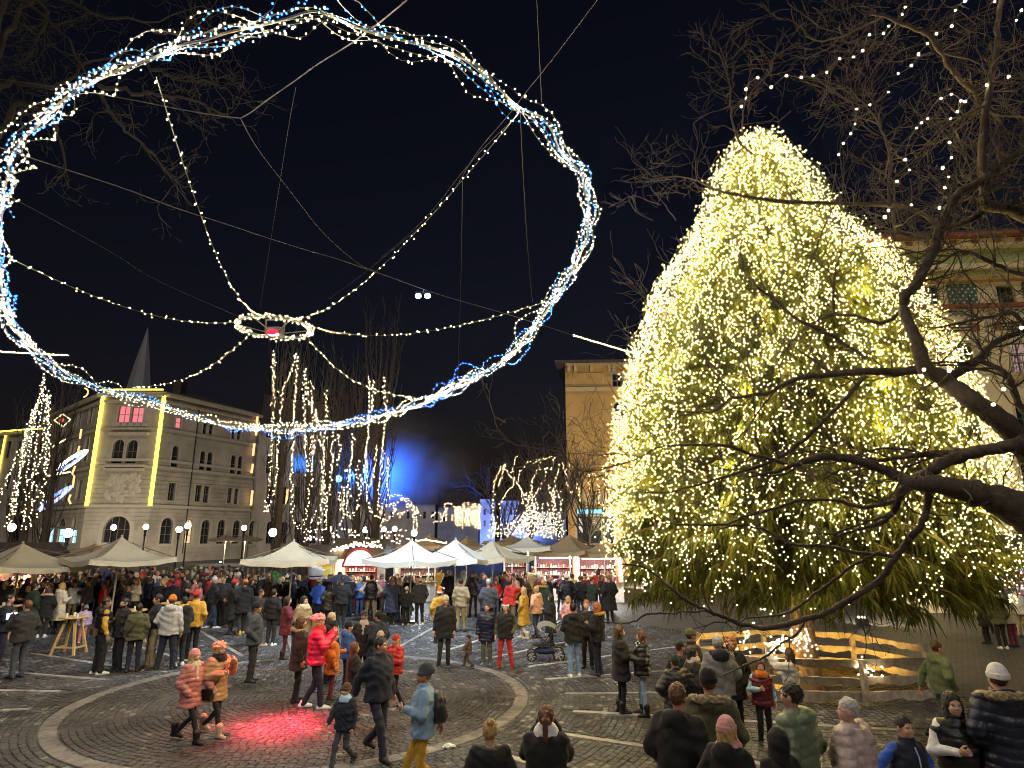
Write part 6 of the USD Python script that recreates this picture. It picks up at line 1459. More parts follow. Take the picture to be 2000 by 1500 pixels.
def jacket_geo(arms, hem, opts, res, girth, seed, sleeves=True, trunk=True):
    z0 = HEM[hem]
    g = Sdf((-.66, -.52, z0 - .05), (.66, .66, 1.80), res)
    zs = np.concatenate([[z0], JROWS[JROWS[:, 0] > z0 + .03, 0]])
    rows = np.stack([zs] + [np.interp(zs, JROWS[:, 0], JROWS[:, j]) for j in (1, 2, 3)], 1); rows[:, 1] *= girth; rows[:, 2] *= girth * 1.02
    fat = (1.22 if "puff" in opts else 1.0) * (1 + (girth - 1) * .6)
    if trunk: g.loft(rows, .03)
    for sgn, arm in ((1, arms[1]), (-1, arms[0])):
        if not sleeves: 
            g.cone(mirrored((.15, 0, 1.40), sgn), mirrored((.185, 0, 1.36), sgn), .085, .08, .03); continue
        e, w = ARM[arm]; S = mirrored(SH, sgn); e, w = mirrored(e, sgn), mirrored(w, sgn)
        g.cone(S, e, .078 * fat, .064 * fat, .04); g.cone(e, w + (e - w) * .06, .064 * fat, .050 * fat, .02)
    if trunk:
        if "hood" in opts or "fur" in opts: g.ell((0, -.125, 1.455), (.135, .075, .10), .04).cone((-.09, -.03, 1.47), (.09, -.03, 1.47), .05, .05, .03)
        if "collar" in opts or "puff" in opts: g.loft([(1.42, .11, .105, -.005), (1.535, .085, .085, .0)], .02)
    g.ripple(.0075 if "puff" not in opts else .005, seed, .014 if "puff" in opts else 0)
    if trunk: g.ell((0, .01, 1.575), (.066, .072, .115), cut=True, k=0)
    return g.mesh()
def trousers_geo(legs, fit, res, seed):
    g = Sdf((-.36, -.52, .03), (.36, .46, 1.04), res)
    f = {"slim": .86, "straight": 1.05, "loose": 1.22}[fit]
    g.loft([(.80, .150 * f ** .5, .115, 0), (.92, .172 * f ** .5, .125, 0), (1.02, .16, .115, 0)], .03)
    for i, sgn in ((0, 1), (1, -1)):
        k, a = (mirrored(q, sgn) for q in LEG[legs][i])
        g.cone((.088 * sgn, 0, .88), k, .088 * f, .064 * f, .02); g.cone(k, a + [0, 0, -.015], .064 * f, .054 * f, .02)
    g.ripple(.006, seed); return g.mesh()
def shoe_geo(legs, i, boot, res):
    sgn = (1, -1)[i]; a = mirrored(LEG[legs][i][1], sgn); lift = a[2] - .085
    pitch = .5 if lift > .05 and a[1] < 0 else 0.0
    g = Sdf(a - [.10, .16, .16], a + [.10, .26, .24], res)
    t = a + [sgn * .025, .155 * math.cos(pitch), -.055 - .155 * math.sin(pitch) + (.05 if pitch else 0)]
    hl = a + [0, -.045, -.045]
    g.cone(hl, a + [sgn * .012, .07, -.040], .046, .046, .02); g.cone(a + [sgn * .012, .07, -.046], t, .044, .036, .02)
    g.cone(a + [0, -.01, -.03], a + [0, -.01, .13 if boot else .02], .052, .074 if boot else .045, .02)
    z = a[2] - .085
    if not pitch:
        sl, (X, Y, Z) = g.sub(a - .3, a + .3, 0); g.D[...] = np.maximum(g.D, (z + .002) - Z)
    return g.mesh()
def noisy(g, amp, sc, seed=0):
    X, Y, Z = np.meshgrid(*g.ax, indexing="ij"); n = meshkit.noise(np.stack([X, Y, Z], -1) * sc, seed); g.D += (amp * (n - .5)).astype(np.float32); return g
def hair_geo(kind, res):
    g = Sdf((-.2, -.26, 1.18), (.2, .2, 1.90), res)
    if kind in ("short", "long", "pony", "bun", "curly", "bob"):
        big = 1.0 if kind == "short" else 1.04
        g.ell((0, -.008, 1.668), (.084 * big, .104 * big, .108 * big), .01)
        if kind == "long": g.cone((0, -.055, 1.64), (0, -.085, 1.36), .088, .075, .04, flat=.62); [g.cone((sx * .070, -.0, 1.64), (sx * .085, .03, 1.36), .034, .026, .03) for sx in (-1, 1)]
        if kind == "bob": g.cone((0, -.045, 1.65), (0, -.055, 1.53), .096, .088, .03, flat=.75); [g.cone((sx * .072, .0, 1.65), (sx * .075, .015, 1.545), .034, .030, .03) for sx in (-1, 1)]
        if kind == "pony": g.cone((0, -.10, 1.70), (0, -.145, 1.64), .032, .036, .02); g.cone((0, -.145, 1.64), (0, -.13, 1.38), .038, .018, .02)
        if kind == "bun": g.ell((0, -.075, 1.765), (.048, .048, .042), .01)
        g.ell((0, .115, 1.595), (.078, .085, .112), cut=True, k=0)
        sl, (X, Y, Z) = g.sub((-1, -1, 1), (1, 1, 2), 0)
        if kind in ("short", "pony", "bun"):
            low = np.maximum(g.D, (1.565 + .35 * np.clip(Y + .02, 0, .2)) - Z) if kind != "pony" else np.where((Y < -.105), g.D, np.maximum(g.D, 1.565 + .35 * np.clip(Y + .02, 0, .2) - Z)); g.D[...] = low
        X, Y, Z = np.meshgrid(*g.ax, indexing="ij"); n = meshkit.noise(np.stack([X * 70, Y * 70, Z * (22 if kind != "short" else 45)], -1), 1); g.D += (.022 * (n - .5)).astype(np.float32) if kind != "curly" else 0
        if kind == "curly": noisy(g.ell((0, -.02, 1.65), (.125, .12, .13), .02).ell((0, .13, 1.60), (.08, .10, .115), cut=True, k=0), .05, 26)
    elif kind in ("beanie", "pombeanie"):
        g.ell((0, -.008, 1.675), (.092, .111, .118), .01, zmin=1.655); g.loft([(1.640, .094, .113, -.004), (1.690, .096, .115, -.006)], .008); g.ripple(.0025, 3)
    elif kind == "slouch":
        g.ell((0, -.03, 1.70), (.096, .125, .125), .01, zmin=1.66); g.loft([(1.645, .094, .112, -.002), (1.685, .096, .114, -.006)], .01); g.ripple(.004, 5)
    elif kind == "cap":
        g.ell((0, -.006, 1.68), (.090, .108, .095), .01, zmin=1.665); g.ell((0, .115, 1.675), (.068, .075, .010), .012)
    elif kind == "fluffy":
        noisy(g.ell((0, -.01, 1.70), (.125, .135, .105), .01, zmin=1.62), .055, 30)
    elif kind == "santa":
        g.cone((0, -.005, 1.70), (.01, -.03, 1.84), .096, .060, .02); g.cone((.01, -.03, 1.84), (.10, -.09, 1.83), .055, .024, .02)
    elif kind == "hoodup":
        g.ell((0, -.025, 1.645), (.118, .135, .155), .02); g.cone((0, -.03, 1.52), (0, -.02, 1.44), .115, .12, .04)
        g.ell((0, .125, 1.63), (.078, .13, .105), cut=True, k=0); g.ell((0, .0, 1.635), (.088, .106, .125), cut=True, k=0); g.ripple(.004, 4)
    return g.mesh()
def trim_geo(kind, res):
    g = Sdf((-.30, -.34, 1.2), (.30, .34, 1.92), res)
    if kind == "fur":                       # fur on a hood lying on the back
        a = np.linspace(-2.5, 2.5, 16); P = np.stack([.165 * np.sin(a), -.075 - .105 * np.cos(a), 1.485 + .02 * np.cos(a)], 1)
        for p, q in zip(P[:-1], P[1:]): g.cone(p, q, .038, .038, .01)
        noisy(g, .045, 45)
    if kind == "furup":                     # fur round a raised hood
        a = np.linspace(0, 2 * np.pi, 18); P = np.stack([.10 * np.sin(a), .075 + .01 * np.cos(a), 1.625 + .125 * np.cos(a)], 1)
        for p, q in zip(P[:-1], P[1:]): g.cone(p, q, .032, .032, .01)
        noisy(g, .04, 45)
    if kind == "cuff": noisy(g.loft([(1.655, .104, .122, -.006), (1.705, .102, .120, -.01)], .01), .018, 60)
    if kind == "ball": noisy(g.ell((.125, -.10, 1.82), (.034, .034, .034), .01), .02, 60)
    if kind == "pom": noisy(g.ell((0, -.02, 1.815), (.048, .048, .045), .01), .03, 60)
    if kind == "beard":
        g.ell((0, .034, 1.572), (.067, .078, .068), .01); g.ell((0, .06, 1.66), (.12, .12, .062), cut=True, k=0); g.ell((0, .108, 1.576), (.024, .02, .008), cut=True, k=0); noisy(g, .008, 60)
    if kind == "hoodback":
        g.ell((0, -.128, 1.46), (.150, .088, .115), .04); g.cone((-.11, -.03, 1.475), (.11, -.03, 1.475), .06, .06, .03); g.ell((0, .01, 1.575), (.072, .08, .12), cut=True, k=0); g.ripple(.006, 4)
    if kind == "scarf":
        g.loft([(1.43, .125, .12, .01), (1.49, .115, .11, .012), (1.55, .09, .088, .01)], .02); g.cone((.05, .125, 1.46), (.065, .175, 1.08), .042, .046, .02, flat=.45); g.ripple(.007, 7)
        g.ell((0, .01, 1.575), (.064, .07, .12), cut=True, k=0)
    if kind == "bigscarf":
        noisy(g.loft([(1.42, .145, .145, .015), (1.50, .14, .14, .02), (1.57, .105, .105, .015)], .02), .02, 20); g.ell((0, .02, 1.60), (.066, .08, .12), cut=True, k=0)
    return g.mesh()
SKIN = [mat("skin_fair", (.52, .31, .22), .5, .08, 9), mat("skin_rosy", (.46, .25, .17), .5, .08, 9), mat("skin_olive", (.33, .19, .115), .5, .08, 9), mat("skin_brown", (.16, .085, .05), .5, .08, 9)]
CL = dict(black=(.006, .006, .007), charcoal=(.019, .019, .021), navy=(.008, .011, .028), blue=(.03, .08, .26), royal=(.02, .08, .42), denim=(.032, .06, .125), lightdenim=(.17, .27, .42), skydenim=(.25, .38, .55), olive=(.065, .068, .032), khaki=(.26, .21, .12), beige=(.45, .36, .25), cream=(.58, .52, .40), white=(.68, .68, .68), grey=(.17, .18, .185), slate=(.045, .055, .075), lightgrey=(.36, .37, .38), brown=(.075, .042, .026), darkbrown=(.022, .014, .010), tan=(.36, .22, .11), mustard=(.45, .26, .03), yellow=(.55, .36, .03), orange=(.55, .16, .02), rust=(.30, .085, .025), red=(.42, .02, .018), crimson=(.50, .015, .07), burgundy=(.13, .012, .025), pink=(.62, .30, .30), rose=(.42, .16, .15), peach=(.65, .36, .22), green=(.02, .22, .05), forest=(.012, .028, .017), purple=(.16, .07, .20), lilac=(.40, .28, .45), sage=(.12, .16, .095), teal=(.02, .10, .12), camo=(.12, .12, .07), mauve=(.46, .37, .36), skyblue=(.35, .55, .75), ginger=(.30, .10, .03), blonde=(.45, .29, .11), hairbrown=(.075, .038, .018), hairdark=(.014, .010, .008), hairgrey=(.42, .41, .40), chestnut=(.12, .05, .022))
def cloth(c, kind="cloth"):
    if c == "bluecheck": return BLUECHECK
    sh = {"cloth": (.85, .06), "puff": (.45, .0), "knit": (.95, .12), "leather": (.3, 0), "hair": (.5, 0), "denim": (.85, .05), "shoe": (.5, 0), "fur": (.95, .15)}[kind]
    return mat(f"{kind}_{c}", CL[c], sh[0], .22, 14 if kind != "hair" else 40, bump=.45 if kind in ("knit", "fur", "hair") else .7, bscale={"cloth": 22, "puff": 28, "denim": 30, "leather": 30, "shoe": 60, "knit": 160, "hair": 150, "fur": 90}[kind], sheen=sh[1])
EYEM = mat("eye_dark", (.01, .008, .007), .15, .1); LIP = mat("lip", (.33, .10, .08), .5, .1)
PEOPLE = {}
def person(label, px, fy, ty, face, top, pants, shoes="black", head=("short", "hairdark"), arms=("down", "down"), legs="stand", skin=0, opts=(), hem="hip", girth=1.0, fit="straight", female=False, scarf=None, fur=None, vest=None, bag=None, boots=False, look=0, group=None, y=None, height=None, res=None, beard=None, hoodcol=None, zipper=None):
    """opts: puff hood collar; head: (hair or hat kind, colour[, hair under the hat, its colour])"""
    if y is None: p = atZ(px, fy); h = height or float(np.clip(atY(px, ty, p[1])[2], .75, 1.98))
    else:                                    # the nearest ones stand on the church steps
        hn = height or 1.72
        y = min(np.arange(y - 1.0, y + 1.01, .03), key=lambda t: abs(atY(px, ty, t)[2] - step_level(t) - hn) + .1 * abs(t - y))
        p = atY(px, ty, y); h = float(np.clip(p[2] - step_level(y), .9, 1.98)); p[2] = step_level(y)
    d = p[1]; girth = girth * 1.10
    kidf = 1.0 if h > 1.5 else 1 + (1.5 - h) * .55
    sc = h / (1.765 + .0) if kidf == 1 else h / 1.77
    hatx = 1.0
    res = res or (.0125 if d < 12 else .016 if d < 19 else .022 if d < 24 else .028)
    hres = .0075 if d < 12 else .010 if d < 19 else .014 if d < 24 else .018
    T = thing("person", label, "person", loc=p, rz=face, scale=sc, group=group)
    seed = (hash_s(label) % 97) * .37
    coarse = d > 21
    sq = round(seed) % 5 if coarse else seed
    hc = np.array([0, -.005, 1.50])
    def H(v): v = rotz(v, look, hc); return (v - hc) * kidf + hc
    bp = cached(("body", arms, legs, res, female), lambda: body_geo(arms, legs, res, 1, female))
    hv, hf = cached(("head", hres, female), lambda: head_geo(hres, female))
    m = MB()
    for v, f in bp: m.add(v, f)
    m.add(H(hv), hf)
    part(T, "body", m, SKIN[skin], smooth=True, world=False)
    jk = "puff" if "puff" in opts else "leather" if "leather" in opts else "knit" if "knit" in opts else "cloth"
    gkey = round(girth, 2)
    if vest:                                 # sleeves of another colour under a sleeveless body
        v, f = cached(("slv", arms, hem, res, sq), lambda: jacket_geo(arms, "waist", (), res, .9, sq)); part(T, "sleeves", (v, f), cloth(vest), smooth=True, world=False)
        v, f = cached(("vest", arms, hem, opts, res, gkey, sq), lambda: jacket_geo(arms, hem, opts, res, girth * 1.03, sq, sleeves=False)); J = part(T, "vest", (v, f), cloth(top, jk), smooth=True, world=False)
    else:
        v, f = cached(("jk", arms, hem, opts, res, gkey, sq), lambda: jacket_geo(arms, hem, opts, res, girth, sq)); J = part(T, "coat" if hem in ("knee", "long", "thigh") else "jacket", (v, f), cloth(top, jk), smooth=True, world=False)
    if fur: part(J, "fur_trim", (lambda q: (H(q[0]) if head[0] == "hoodup" else q[0], q[1]))(cached(("fur", hres, head[0] == "hoodup"), lambda: trim_geo("furup" if head[0] == "hoodup" else "fur", max(hres, .009)))), cloth(fur, "fur"), smooth=True, world=False)
    v, f = cached(("tr", legs, fit, res, sq), lambda: trousers_geo(legs, fit, res, sq)); part(T, "trousers", (v, f), cloth(pants, "denim" if "denim" in pants else "cloth"), smooth=True, world=False)
    for i in (0, 1):
        v, f = cached(("shoe", legs, i, boots, hres), lambda: shoe_geo(legs, i, boots, max(hres, .010))); part(T, "boot" if boots else "shoe", (v, f), cloth(shoes, "shoe"), smooth=True, world=False)
    hk = list(head) + [None] * 4
    hats = ("beanie", "pombeanie", "slouch", "cap", "fluffy", "santa", "hoodup")
    def hairpart(kd, col, nm):
        v, f = cached(("hair", kd, hres), lambda: hair_geo(kd, hres)); return part(T, nm, (H(v), f), cloth(col, "hair" if kd not in hats else "fur" if kd == "fluffy" else "knit" if kd != "hoodup" else jk), smooth=True, world=False)
    if hk[0] in hats:
        if hk[2]: hairpart(hk[2], hk[3], "hair")
        elif hk[0] != "hoodup": hairpart("short", "hairbrown", "hair")
        hp = hairpart(hk[0], hk[1], "hood" if hk[0] == "hoodup" else "hat")
        if hk[0] == "pombeanie": part(hp, "pompom", (H(cached(("pom", hres), lambda: trim_geo("pom", hres))[0]), _gcache[("pom", hres)][1]), cloth("cream", "fur"), smooth=True, world=False)
        if hk[0] == "santa":
            for t in ("cuff", "ball"): part(hp, t, (H(cached((t, hres), lambda: trim_geo(t, hres))[0]), _gcache[(t, hres)][1]), cloth("white", "fur"), smooth=True, world=False)
    elif hk[0] != "bald": hairpart(hk[0], hk[1], "hair")
    if beard: v, f = cached(("beard", hres), lambda: trim_geo("beard", hres)); part(T, "beard", (H(v), f), cloth(beard, "hair"), smooth=True, world=False)
    if hoodcol: v, f = cached(("hoodback", hres), lambda: trim_geo("hoodback", hres)); part(J, "hood", (v, f), cloth(hoodcol), smooth=True, world=False)
    if zipper: mm = MB(); mm.tube([(0, .158 * girth * 1.06, 1.0), (0, .163 * girth * 1.06, 1.2), (0, .150 * girth * 1.06, 1.34), (0, .118 * girth, 1.44)], .009, 5); part(J, "zip", mm, cloth(zipper, "shoe"), world=False)
    if scarf: 
        big = isinstance(scarf, tuple); c = scarf[0] if big else scarf
        v, f = cached(("scarf", big, hres), lambda: trim_geo("bigscarf" if big else "scarf", max(hres, .010))); part(T, "scarf", (v, f), cloth(c, "knit") if c != "check" else CHECK, smooth=True, world=False)
    fdir = math.cos(math.radians(face + look - 180))
    if d < 16.5 and fdir > -.3:              # eyes, brows and mouth
        for sx in (-1, 1):
            part(T, "eye", (lambda q: (H(q[0]), q[1]))(_ell((sx * .031, .0885, 1.640), (.013, .007, .007), 1)), EYEM, smooth=True, world=False)
            mm = MB(); mm.tube([(sx * .016, .096, 1.661), (sx * .034, .093, 1.666), (sx * .05, .080, 1.661)], .0045, 4); v, f = mm.get(); part(T, "eyebrow", (H(v), f), cloth("hairdark" if hk[1] != "blonde" else "hairbrown", "hair"), world=False)
        part(T, "mouth", (lambda q: (H(q[0]), q[1]))(_ell((0, .1015, 1.5765), (.023, .006, .006), 1)), LIP, smooth=True, world=False)
    if bag:
        mm = MB(); 
        if bag[0] == "cross": 
            mm.tube(rotz([(-.15, .02, 1.44), (0, .175, 1.28), (.14, .19, 1.08), (.22, .10, .93)], 0), .014, 4); part(T, "bag_strap", mm, cloth(bag[1], "shoe"), world=False)
            mm = MB(); mm.box((.24, .04, .83), (.10, .26, .20)); part(T, "bag", mm, cloth(bag[1], "shoe"), world=False)
        if bag[0] == "backcross": mm.tube([(.15, -.05, 1.44), (.02, -.175, 1.25), (-.14, -.17, 1.02), (-.2, -.1, .93)], .013, 4); part(T, "bag_strap", mm, cloth(bag[1], "shoe"), world=False)
        if bag[0] == "pack": v, f = cached(("pack", res), lambda: Sdf((-.25, -.42, .9), (.25, .0, 1.55), res).ell((0, -.21, 1.2), (.165, .12, .23), .02).ell((0, -.29, 1.1), (.12, .07, .11), .03).ripple(.004, 2).mesh()); part(T, "backpack", (v, f), cloth(bag[1], "puff"), smooth=True, world=False)
        if bag[0] == "shoulder": mm.box((.27, -.02, .95), (.12, .34, .30)); part(T, "bag", mm, cloth(bag[1], "leather"), world=False); mm = MB(); mm.tube([(.25, .1, 1.1), (.2, .03, 1.46), (.25, -.12, 1.1)], .012, 4); part(T, "bag_strap", mm, cloth(bag[1], "leather"), world=False)
        if bag[0] == "belt": mm.box((.02, -.185, .98), (.28, .10, .15)); part(T, "belt_bag", mm, cloth(bag[1], "shoe"), world=False); mm = MB(); mm.tube([(.2 * math.sin(a), -.16 * math.cos(a), 1.0) for a in np.linspace(0, 6.28, 18)], .012, 4); part(T, "belt_strap", mm, cloth(bag[1], "shoe"), world=False)
    PEOPLE[label] = (p, face, sc)
    return T
def hash_s(s):
    h = 7
    for c in s: h = (h * 31 + ord(c)) % 1000003
    return h
def at_person(label, local):
    p, face, sc = PEOPLE[label]; a = math.radians(face); v = np.asarray(local, float) * sc
    return np.array([p[0] + v[0] * math.cos(a) - v[1] * math.sin(a), p[1] + v[0] * math.sin(a) + v[1] * math.cos(a), p[2] + v[2]])
CHECK = usdkit.material(stage, "/World/Looks/check_scarf", {"tc": ("texture_coordinate", {}), "ch": ("checker_texture", {"scale": 17.0, "color1": (.62, .62, .6), "color2": (.012, .012, .013)}), "p": ("principled_bsdf", {"roughness": .95, "sheen_weight": .3})}, [("tc.object", "ch.vector"), ("ch.color", "p.base_color")], surface="p.BSDF")
BLUECHECK = usdkit.material(stage, "/World/Looks/blue_check", {"tc": ("texture_coordinate", {}), "ch": ("checker_texture", {"scale": 12.0, "color1": (.30, .36, .5), "color2": (.02, .04, .13)}), "p": ("principled_bsdf", {"roughness": .9})}, [("tc.object", "ch.vector"), ("ch.color", "p.base_color")], surface="p.BSDF")
B_, F_, L_, R_ = 0, 180, 90, -90
P = person
# ---- walkers and watchers on the circle
P("woman in rose padded coat and pink beanie walking right across the circle", 362, 1452, 1268, -100, "rose", "black", "black", ("beanie", "pink", "long", "blonde"), ("fwd", "pocket"), "walk", 0, ("puff",), "thigh", 1.02, "slim", True, scarf="cream", boots=True)
P("woman in tan padded coat with fluffy peach hat and black bag strap walking right", 412, 1438, 1255, -112, "tan", "black", "beige", ("fluffy", "peach", "long", "blonde"), ("phone", "cup"), "walk", 0, ("puff",), "thigh", 1.05, "slim", True, scarf=("black",), bag=("cross", "black"), boots=True)
P("man in slate jacket and black beanie standing in profile on the circle's rim", 488, 1333, 1176, -80, "slate", "charcoal", "black", ("beanie", "black"), ("down", "pocket"), "stand", 2, ("hood",), "hip", 1.05)
P("man in black vest with mustard sleeves and white sneakers, back to the camera", 188, 1318, 1163, -45, "black", "black", "white", ("short", "hairdark"), ("cup", "down"), "ease", 2, ("puff", "hood"), "waist", 1.02, "loose", vest="mustard", bag=("belt", "brown"))
P("bearded man in black coat facing the olive jacket in the circle of men", 226, 1312, 1168, 150, "black", "black", "black", ("short", "hairdark"), ("pocket", "cup"), "stand", 2, ("collar",), "hip", 1.03, beard="hairdark")
P("man in olive jacket with a thin strap across his back", 256, 1314, 1178, 12, "olive", "navy", "black", ("short", "hairdark"), ("down", "cup"), "ease", 2, ("collar",), "hip", 1.06, "straight", bag=("backcross", "black"))
P("man in black jacket and khaki trousers facing left among the circle of men", 292, 1306, 1160, 125, "black", "khaki", "brown", ("short", "hairdark"), ("cup", "cup"), "ease", 2, ("collar",), "waist", 1.06, "loose")
P("man in grey hooded jacket with orange and black beanie seen from behind", 321, 1309, 1157, 8, "lightgrey", "navy", "black", ("beanie", "orange"), ("pocket", "down"), "wide", 2, ("hood",), "hip", 1.08, "loose")
P("person with yellow collar half hidden behind the grey hooded jacket", 346, 1302, 1165, 60, "black", "charcoal", "white", ("short", "hairdark"), ("pocket", "cup"), "stand", 2, ("hood",), "hip", scarf=("yellow",))
P("man in mustard jacket and red beanie seen from behind", 371, 1288, 1153, 5, "mustard", "black", "black", ("beanie", "red"), ("hip", "pocket"), "stand", 1, ("collar",), "hip", 1.02)
P("small child in lilac jacket and rose trousers beside the pine table", 158, 1256, 1183, 30, "lilac", "rose", "pink", ("beanie", "grey"), ("down", "down"), "stand", 0, ("puff",), "hip", 1.15, "loose")
P("man in dark coat at the left edge looking at a glowing phone", 30, 1326, 1172, 70, "charcoal", "slate", "black", ("short", "chestnut"), ("phone", "pocket"), "stand", 1, ("collar",), "hip", 1.1)
P("person in navy jacket cut by the left edge beside the phone watcher", -4, 1300, 1160, -60, "navy", "navy", "black", ("short", "hairdark"), ("pocket", "cup"), "stand", 1, (), "hip", 1.05)
P("woman in long cream coat standing with her back turned by the pine table", 108, 1238, 1138, -25, "cream", "black", "black", ("long", "blonde"), ("pocket", "cup"), "stand", 0, ("hood",), "knee", 1.02, "slim", True)
P("woman in black coat with beige hood left of the cream coat", 80, 1246, 1146, 20, "black", "charcoal", "white", ("long", "hairbrown"), ("pocket", "pocket"), "stand", 0, ("hood",), "thigh", 1.0, "slim", True, fur="beige")
P("tall man in dark green coat left of the beige hooded woman", 52, 1248, 1138, -30, "forest", "black", "black", ("short", "hairdark"), ("pocket", "pocket"), "stand", 1, ("collar",), "thigh", 1.05)
P("man in black jacket and blue jeans walking right before the balustrade", 410, 1228, 1121, -60, "black", "denim", "white", ("short", "hairgrey"), ("back", "fwd"), "step", 1, ("collar",), "hip")
P("man in dark grey sweater standing tall behind the walking man in jeans", 428, 1222, 1110, 170, "charcoal", "black", "black", ("short", "hairbrown"), ("pocket", "cup"), "stand", 1, (), "hip", 1.05)
P("woman in long black coat with red hat facing right", 449, 1240, 1128, -75, "black", "black", "black", ("beanie", "red", "long", "hairdark"), ("pocket", "phone"), "stand", 0, (), "knee", 1.0, "slim", True)
P("person in black coat with orange cap and yellow shoes behind the pointing man", 470, 1240, 1130, 40, "black", "charcoal", "yellow", ("cap", "orange"), ("pocket", "down"), "step", 1, ("hood",), "thigh")
P("man in brown jacket pointing right with outstretched arm", 500, 1262, 1150, -80, "darkbrown", "charcoal", "beige", ("short", "hairdark"), ("point", "pocket"), "step", 2, ("hood",), "hip", 1.04)
P("man in plain black jacket turned away from the pointing man", 527, 1262, 1150, -10, "black", "charcoal", "white", ("short", "hairdark"), ("pocket", "pocket"), "stand", 1, ("collar",), "hip", 1.06)
P("woman in burgundy coat and burgundy leggings with dark boots", 553, 1288, 1164, -75, "burgundy", "burgundy", "darkbrown", ("long", "hairdark"), ("down", "phone"), "stand", 0, (), "thigh", 1.0, "slim", True, boots=True)
P("woman in pale yellow jacket with a thick cream scarf looking right", 585, 1300, 1164, -120, "khaki", "charcoal", "black", ("long", "hairdark"), ("cup", "cup"), "stand", 0, ("hood",), "hip", 1.05, female=True, scarf=("cream",))
P("elderly woman in dark brown parka with beige fur collar standing at the circle", 577, 1372, 1204, -70, "darkbrown", "black", "black", ("bob", "hairbrown"), ("pocket", "down"), "stand", 1, ("hood",), "thigh", 1.08, female=True, fur="khaki")
P("woman in hot pink jacket and fluffy pale pink hat holding up a phone", 611, 1385, 1201, -72, "crimson", "navy", "white", ("fluffy", "pink", "bob", "blonde"), ("phone", "phone"), "step", 0, ("puff",), "hip", 1.08, "straight", True, scarf=("red",))
P("woman in black coat and beige beanie with black scarf behind the pink jacket", 640, 1335, 1197, -110, "black", "black", "black", ("beanie", "beige"), ("pocket", "pocket"), "stand", 0, (), "thigh", female=True, scarf=("black",))
P("child in orange coat and red hat beside the woman in hot pink", 645, 1367, 1232, -75, "orange", "burgundy", "charcoal", ("beanie", "red"), ("cup", "down"), "stand", 0, ("hood",), "thigh", 1.1)
P("woman in blue hooded jacket and black beanie looking right", 674, 1352, 1214, -60, "blue", "black", "black", ("beanie", "black"), ("down", "down"), "stand", 0, ("hood",), "hip", 1.08, female=True)
P("man in flat cap with a grey scarf down his open dark coat", 705, 1335, 1193, -150, "darkbrown", "charcoal", "black", ("cap", "charcoal"), ("pocket", "pocket"), "stand", 1, (), "thigh", 1.06, scarf="mauve")
P("stout man in dark navy coat and black knitted cap turned left", 733, 1340, 1194, 60, "navy", "black", "black", ("beanie", "black"), ("pocket", "pocket"), "stand", 1, ("collar",), "thigh", 1.16)
P("woman with long wavy brown hair in dark coat, seen from behind", 685, 1408, 1254, -62, "black", "black", "black", ("long", "chestnut"), ("cup", "cup"), "stand", 0, (), "thigh", 1.04, "slim", True)
P("man in navy jacket and jeans stepping left between the watchers", 733, 1480, 1244, -130, "navy", "navy", "black", ("short", "hairdark"), ("down", "back"), "walk", 1, ("collar",), "hip", 1.04, look=30)
P("woman in tan beanie half hidden behind the man in navy", 738, 1352, 1234, 60, "darkbrown", "charcoal", "black", ("beanie", "beige"), ("pocket", "pocket"), "stand", 0, (), "hip", female=True)
P("girl in bright red coat and red knitted hat behind the man in navy", 768, 1382, 1240, 140, "red", "black", "black", ("beanie", "red", "long", "blonde"), ("cross", "cup"), "step", 0, ("puff",), "hip", 1.08, "slim", True)
P("child in dark jacket and brown hat walking beside the red light", 668, 1500, 1338, 160, "navy", "slate", "black", ("beanie", "brown"), ("down", "fwd"), "walk", 1, ("hood",), "hip", 1.12, scarf=("skyblue",))
P("bearded man in blue jacket and grey beanie hurrying left in the foreground", 822, 1562, 1300, 95, "lightdenim", "mustard", "black", ("slouch", "slate", "short", "ginger"), ("cup", "back"), "walk", 1, ("collar",), "hip", 1.06, bag=("pack", "charcoal"), beard="ginger")
P("man in black parka with beige hat facing the camera at the circle's edge", 867, 1300, 1163, 176, "black", "charcoal", "black", ("beanie", "beige"), ("down", "down"), "ease", 1, ("hood",), "thigh", 1.05)
P("person in mustard jacket with hood just behind the man in black parka", 856, 1256, 1152, 20, "mustard", "black", "black", ("santa", "orange"), ("pocket", "pocket"), "stand", 0, ("hood",), "hip", 1.1)
P("man dressed in sand yellow from neck to ankle, seen from behind", 899, 1235, 1127, -15, "khaki", "khaki", "black", ("short", "hairdark"), ("down", "pocket"), "ease", 1, (), "hip", .98)
P("toddler in fuzzy brown suit running along the circle's rim", 914, 1305, 1242, 70, "brown", "brown", "black", ("short", "hairdark"), ("out", "out"), "run", 1, ("hood",), "hip", 1.2, "loose")
P("boy in long navy jacket and camouflage trousers facing the camera", 950, 1300, 1178, 175, "navy", "camo", "grey", ("short", "hairdark"), ("down", "down"), "stand", 1, ("puff",), "thigh", 1.02)
P("boy in red santa hat and bright red trousers with olive sleeves", 987, 1308, 1176, 170, "black", "red", "brown", ("santa", "red"), ("pocket", "down"), "wide", 0, ("hood",), "hip", 1.0, vest="olive")
P("woman in long yellow coat and cream boots by the stroller", 1023, 1248, 1147, 60, "mustard", "cream", "cream", ("long", "blonde"), ("pocket", "cup"), "step", 0, (), "knee", 1.0, "slim", True, boots=True)
P("woman in peach sweater and grey jeans standing left of the stroller", 1048, 1246, 1145, 45, "peach", "slate", "black", ("bun", "blonde"), ("pocket", "down"), "step", 0, ("knit", "hood"), "hip", 1.02, "slim", True)
P("woman in black coat bending over behind the stroller", 1077, 1262, 1160, 75, "black", "black", "black", ("long", "hairdark"), ("cup", "cup"), "stand", 0, (), "knee", 1.05, "slim", True)
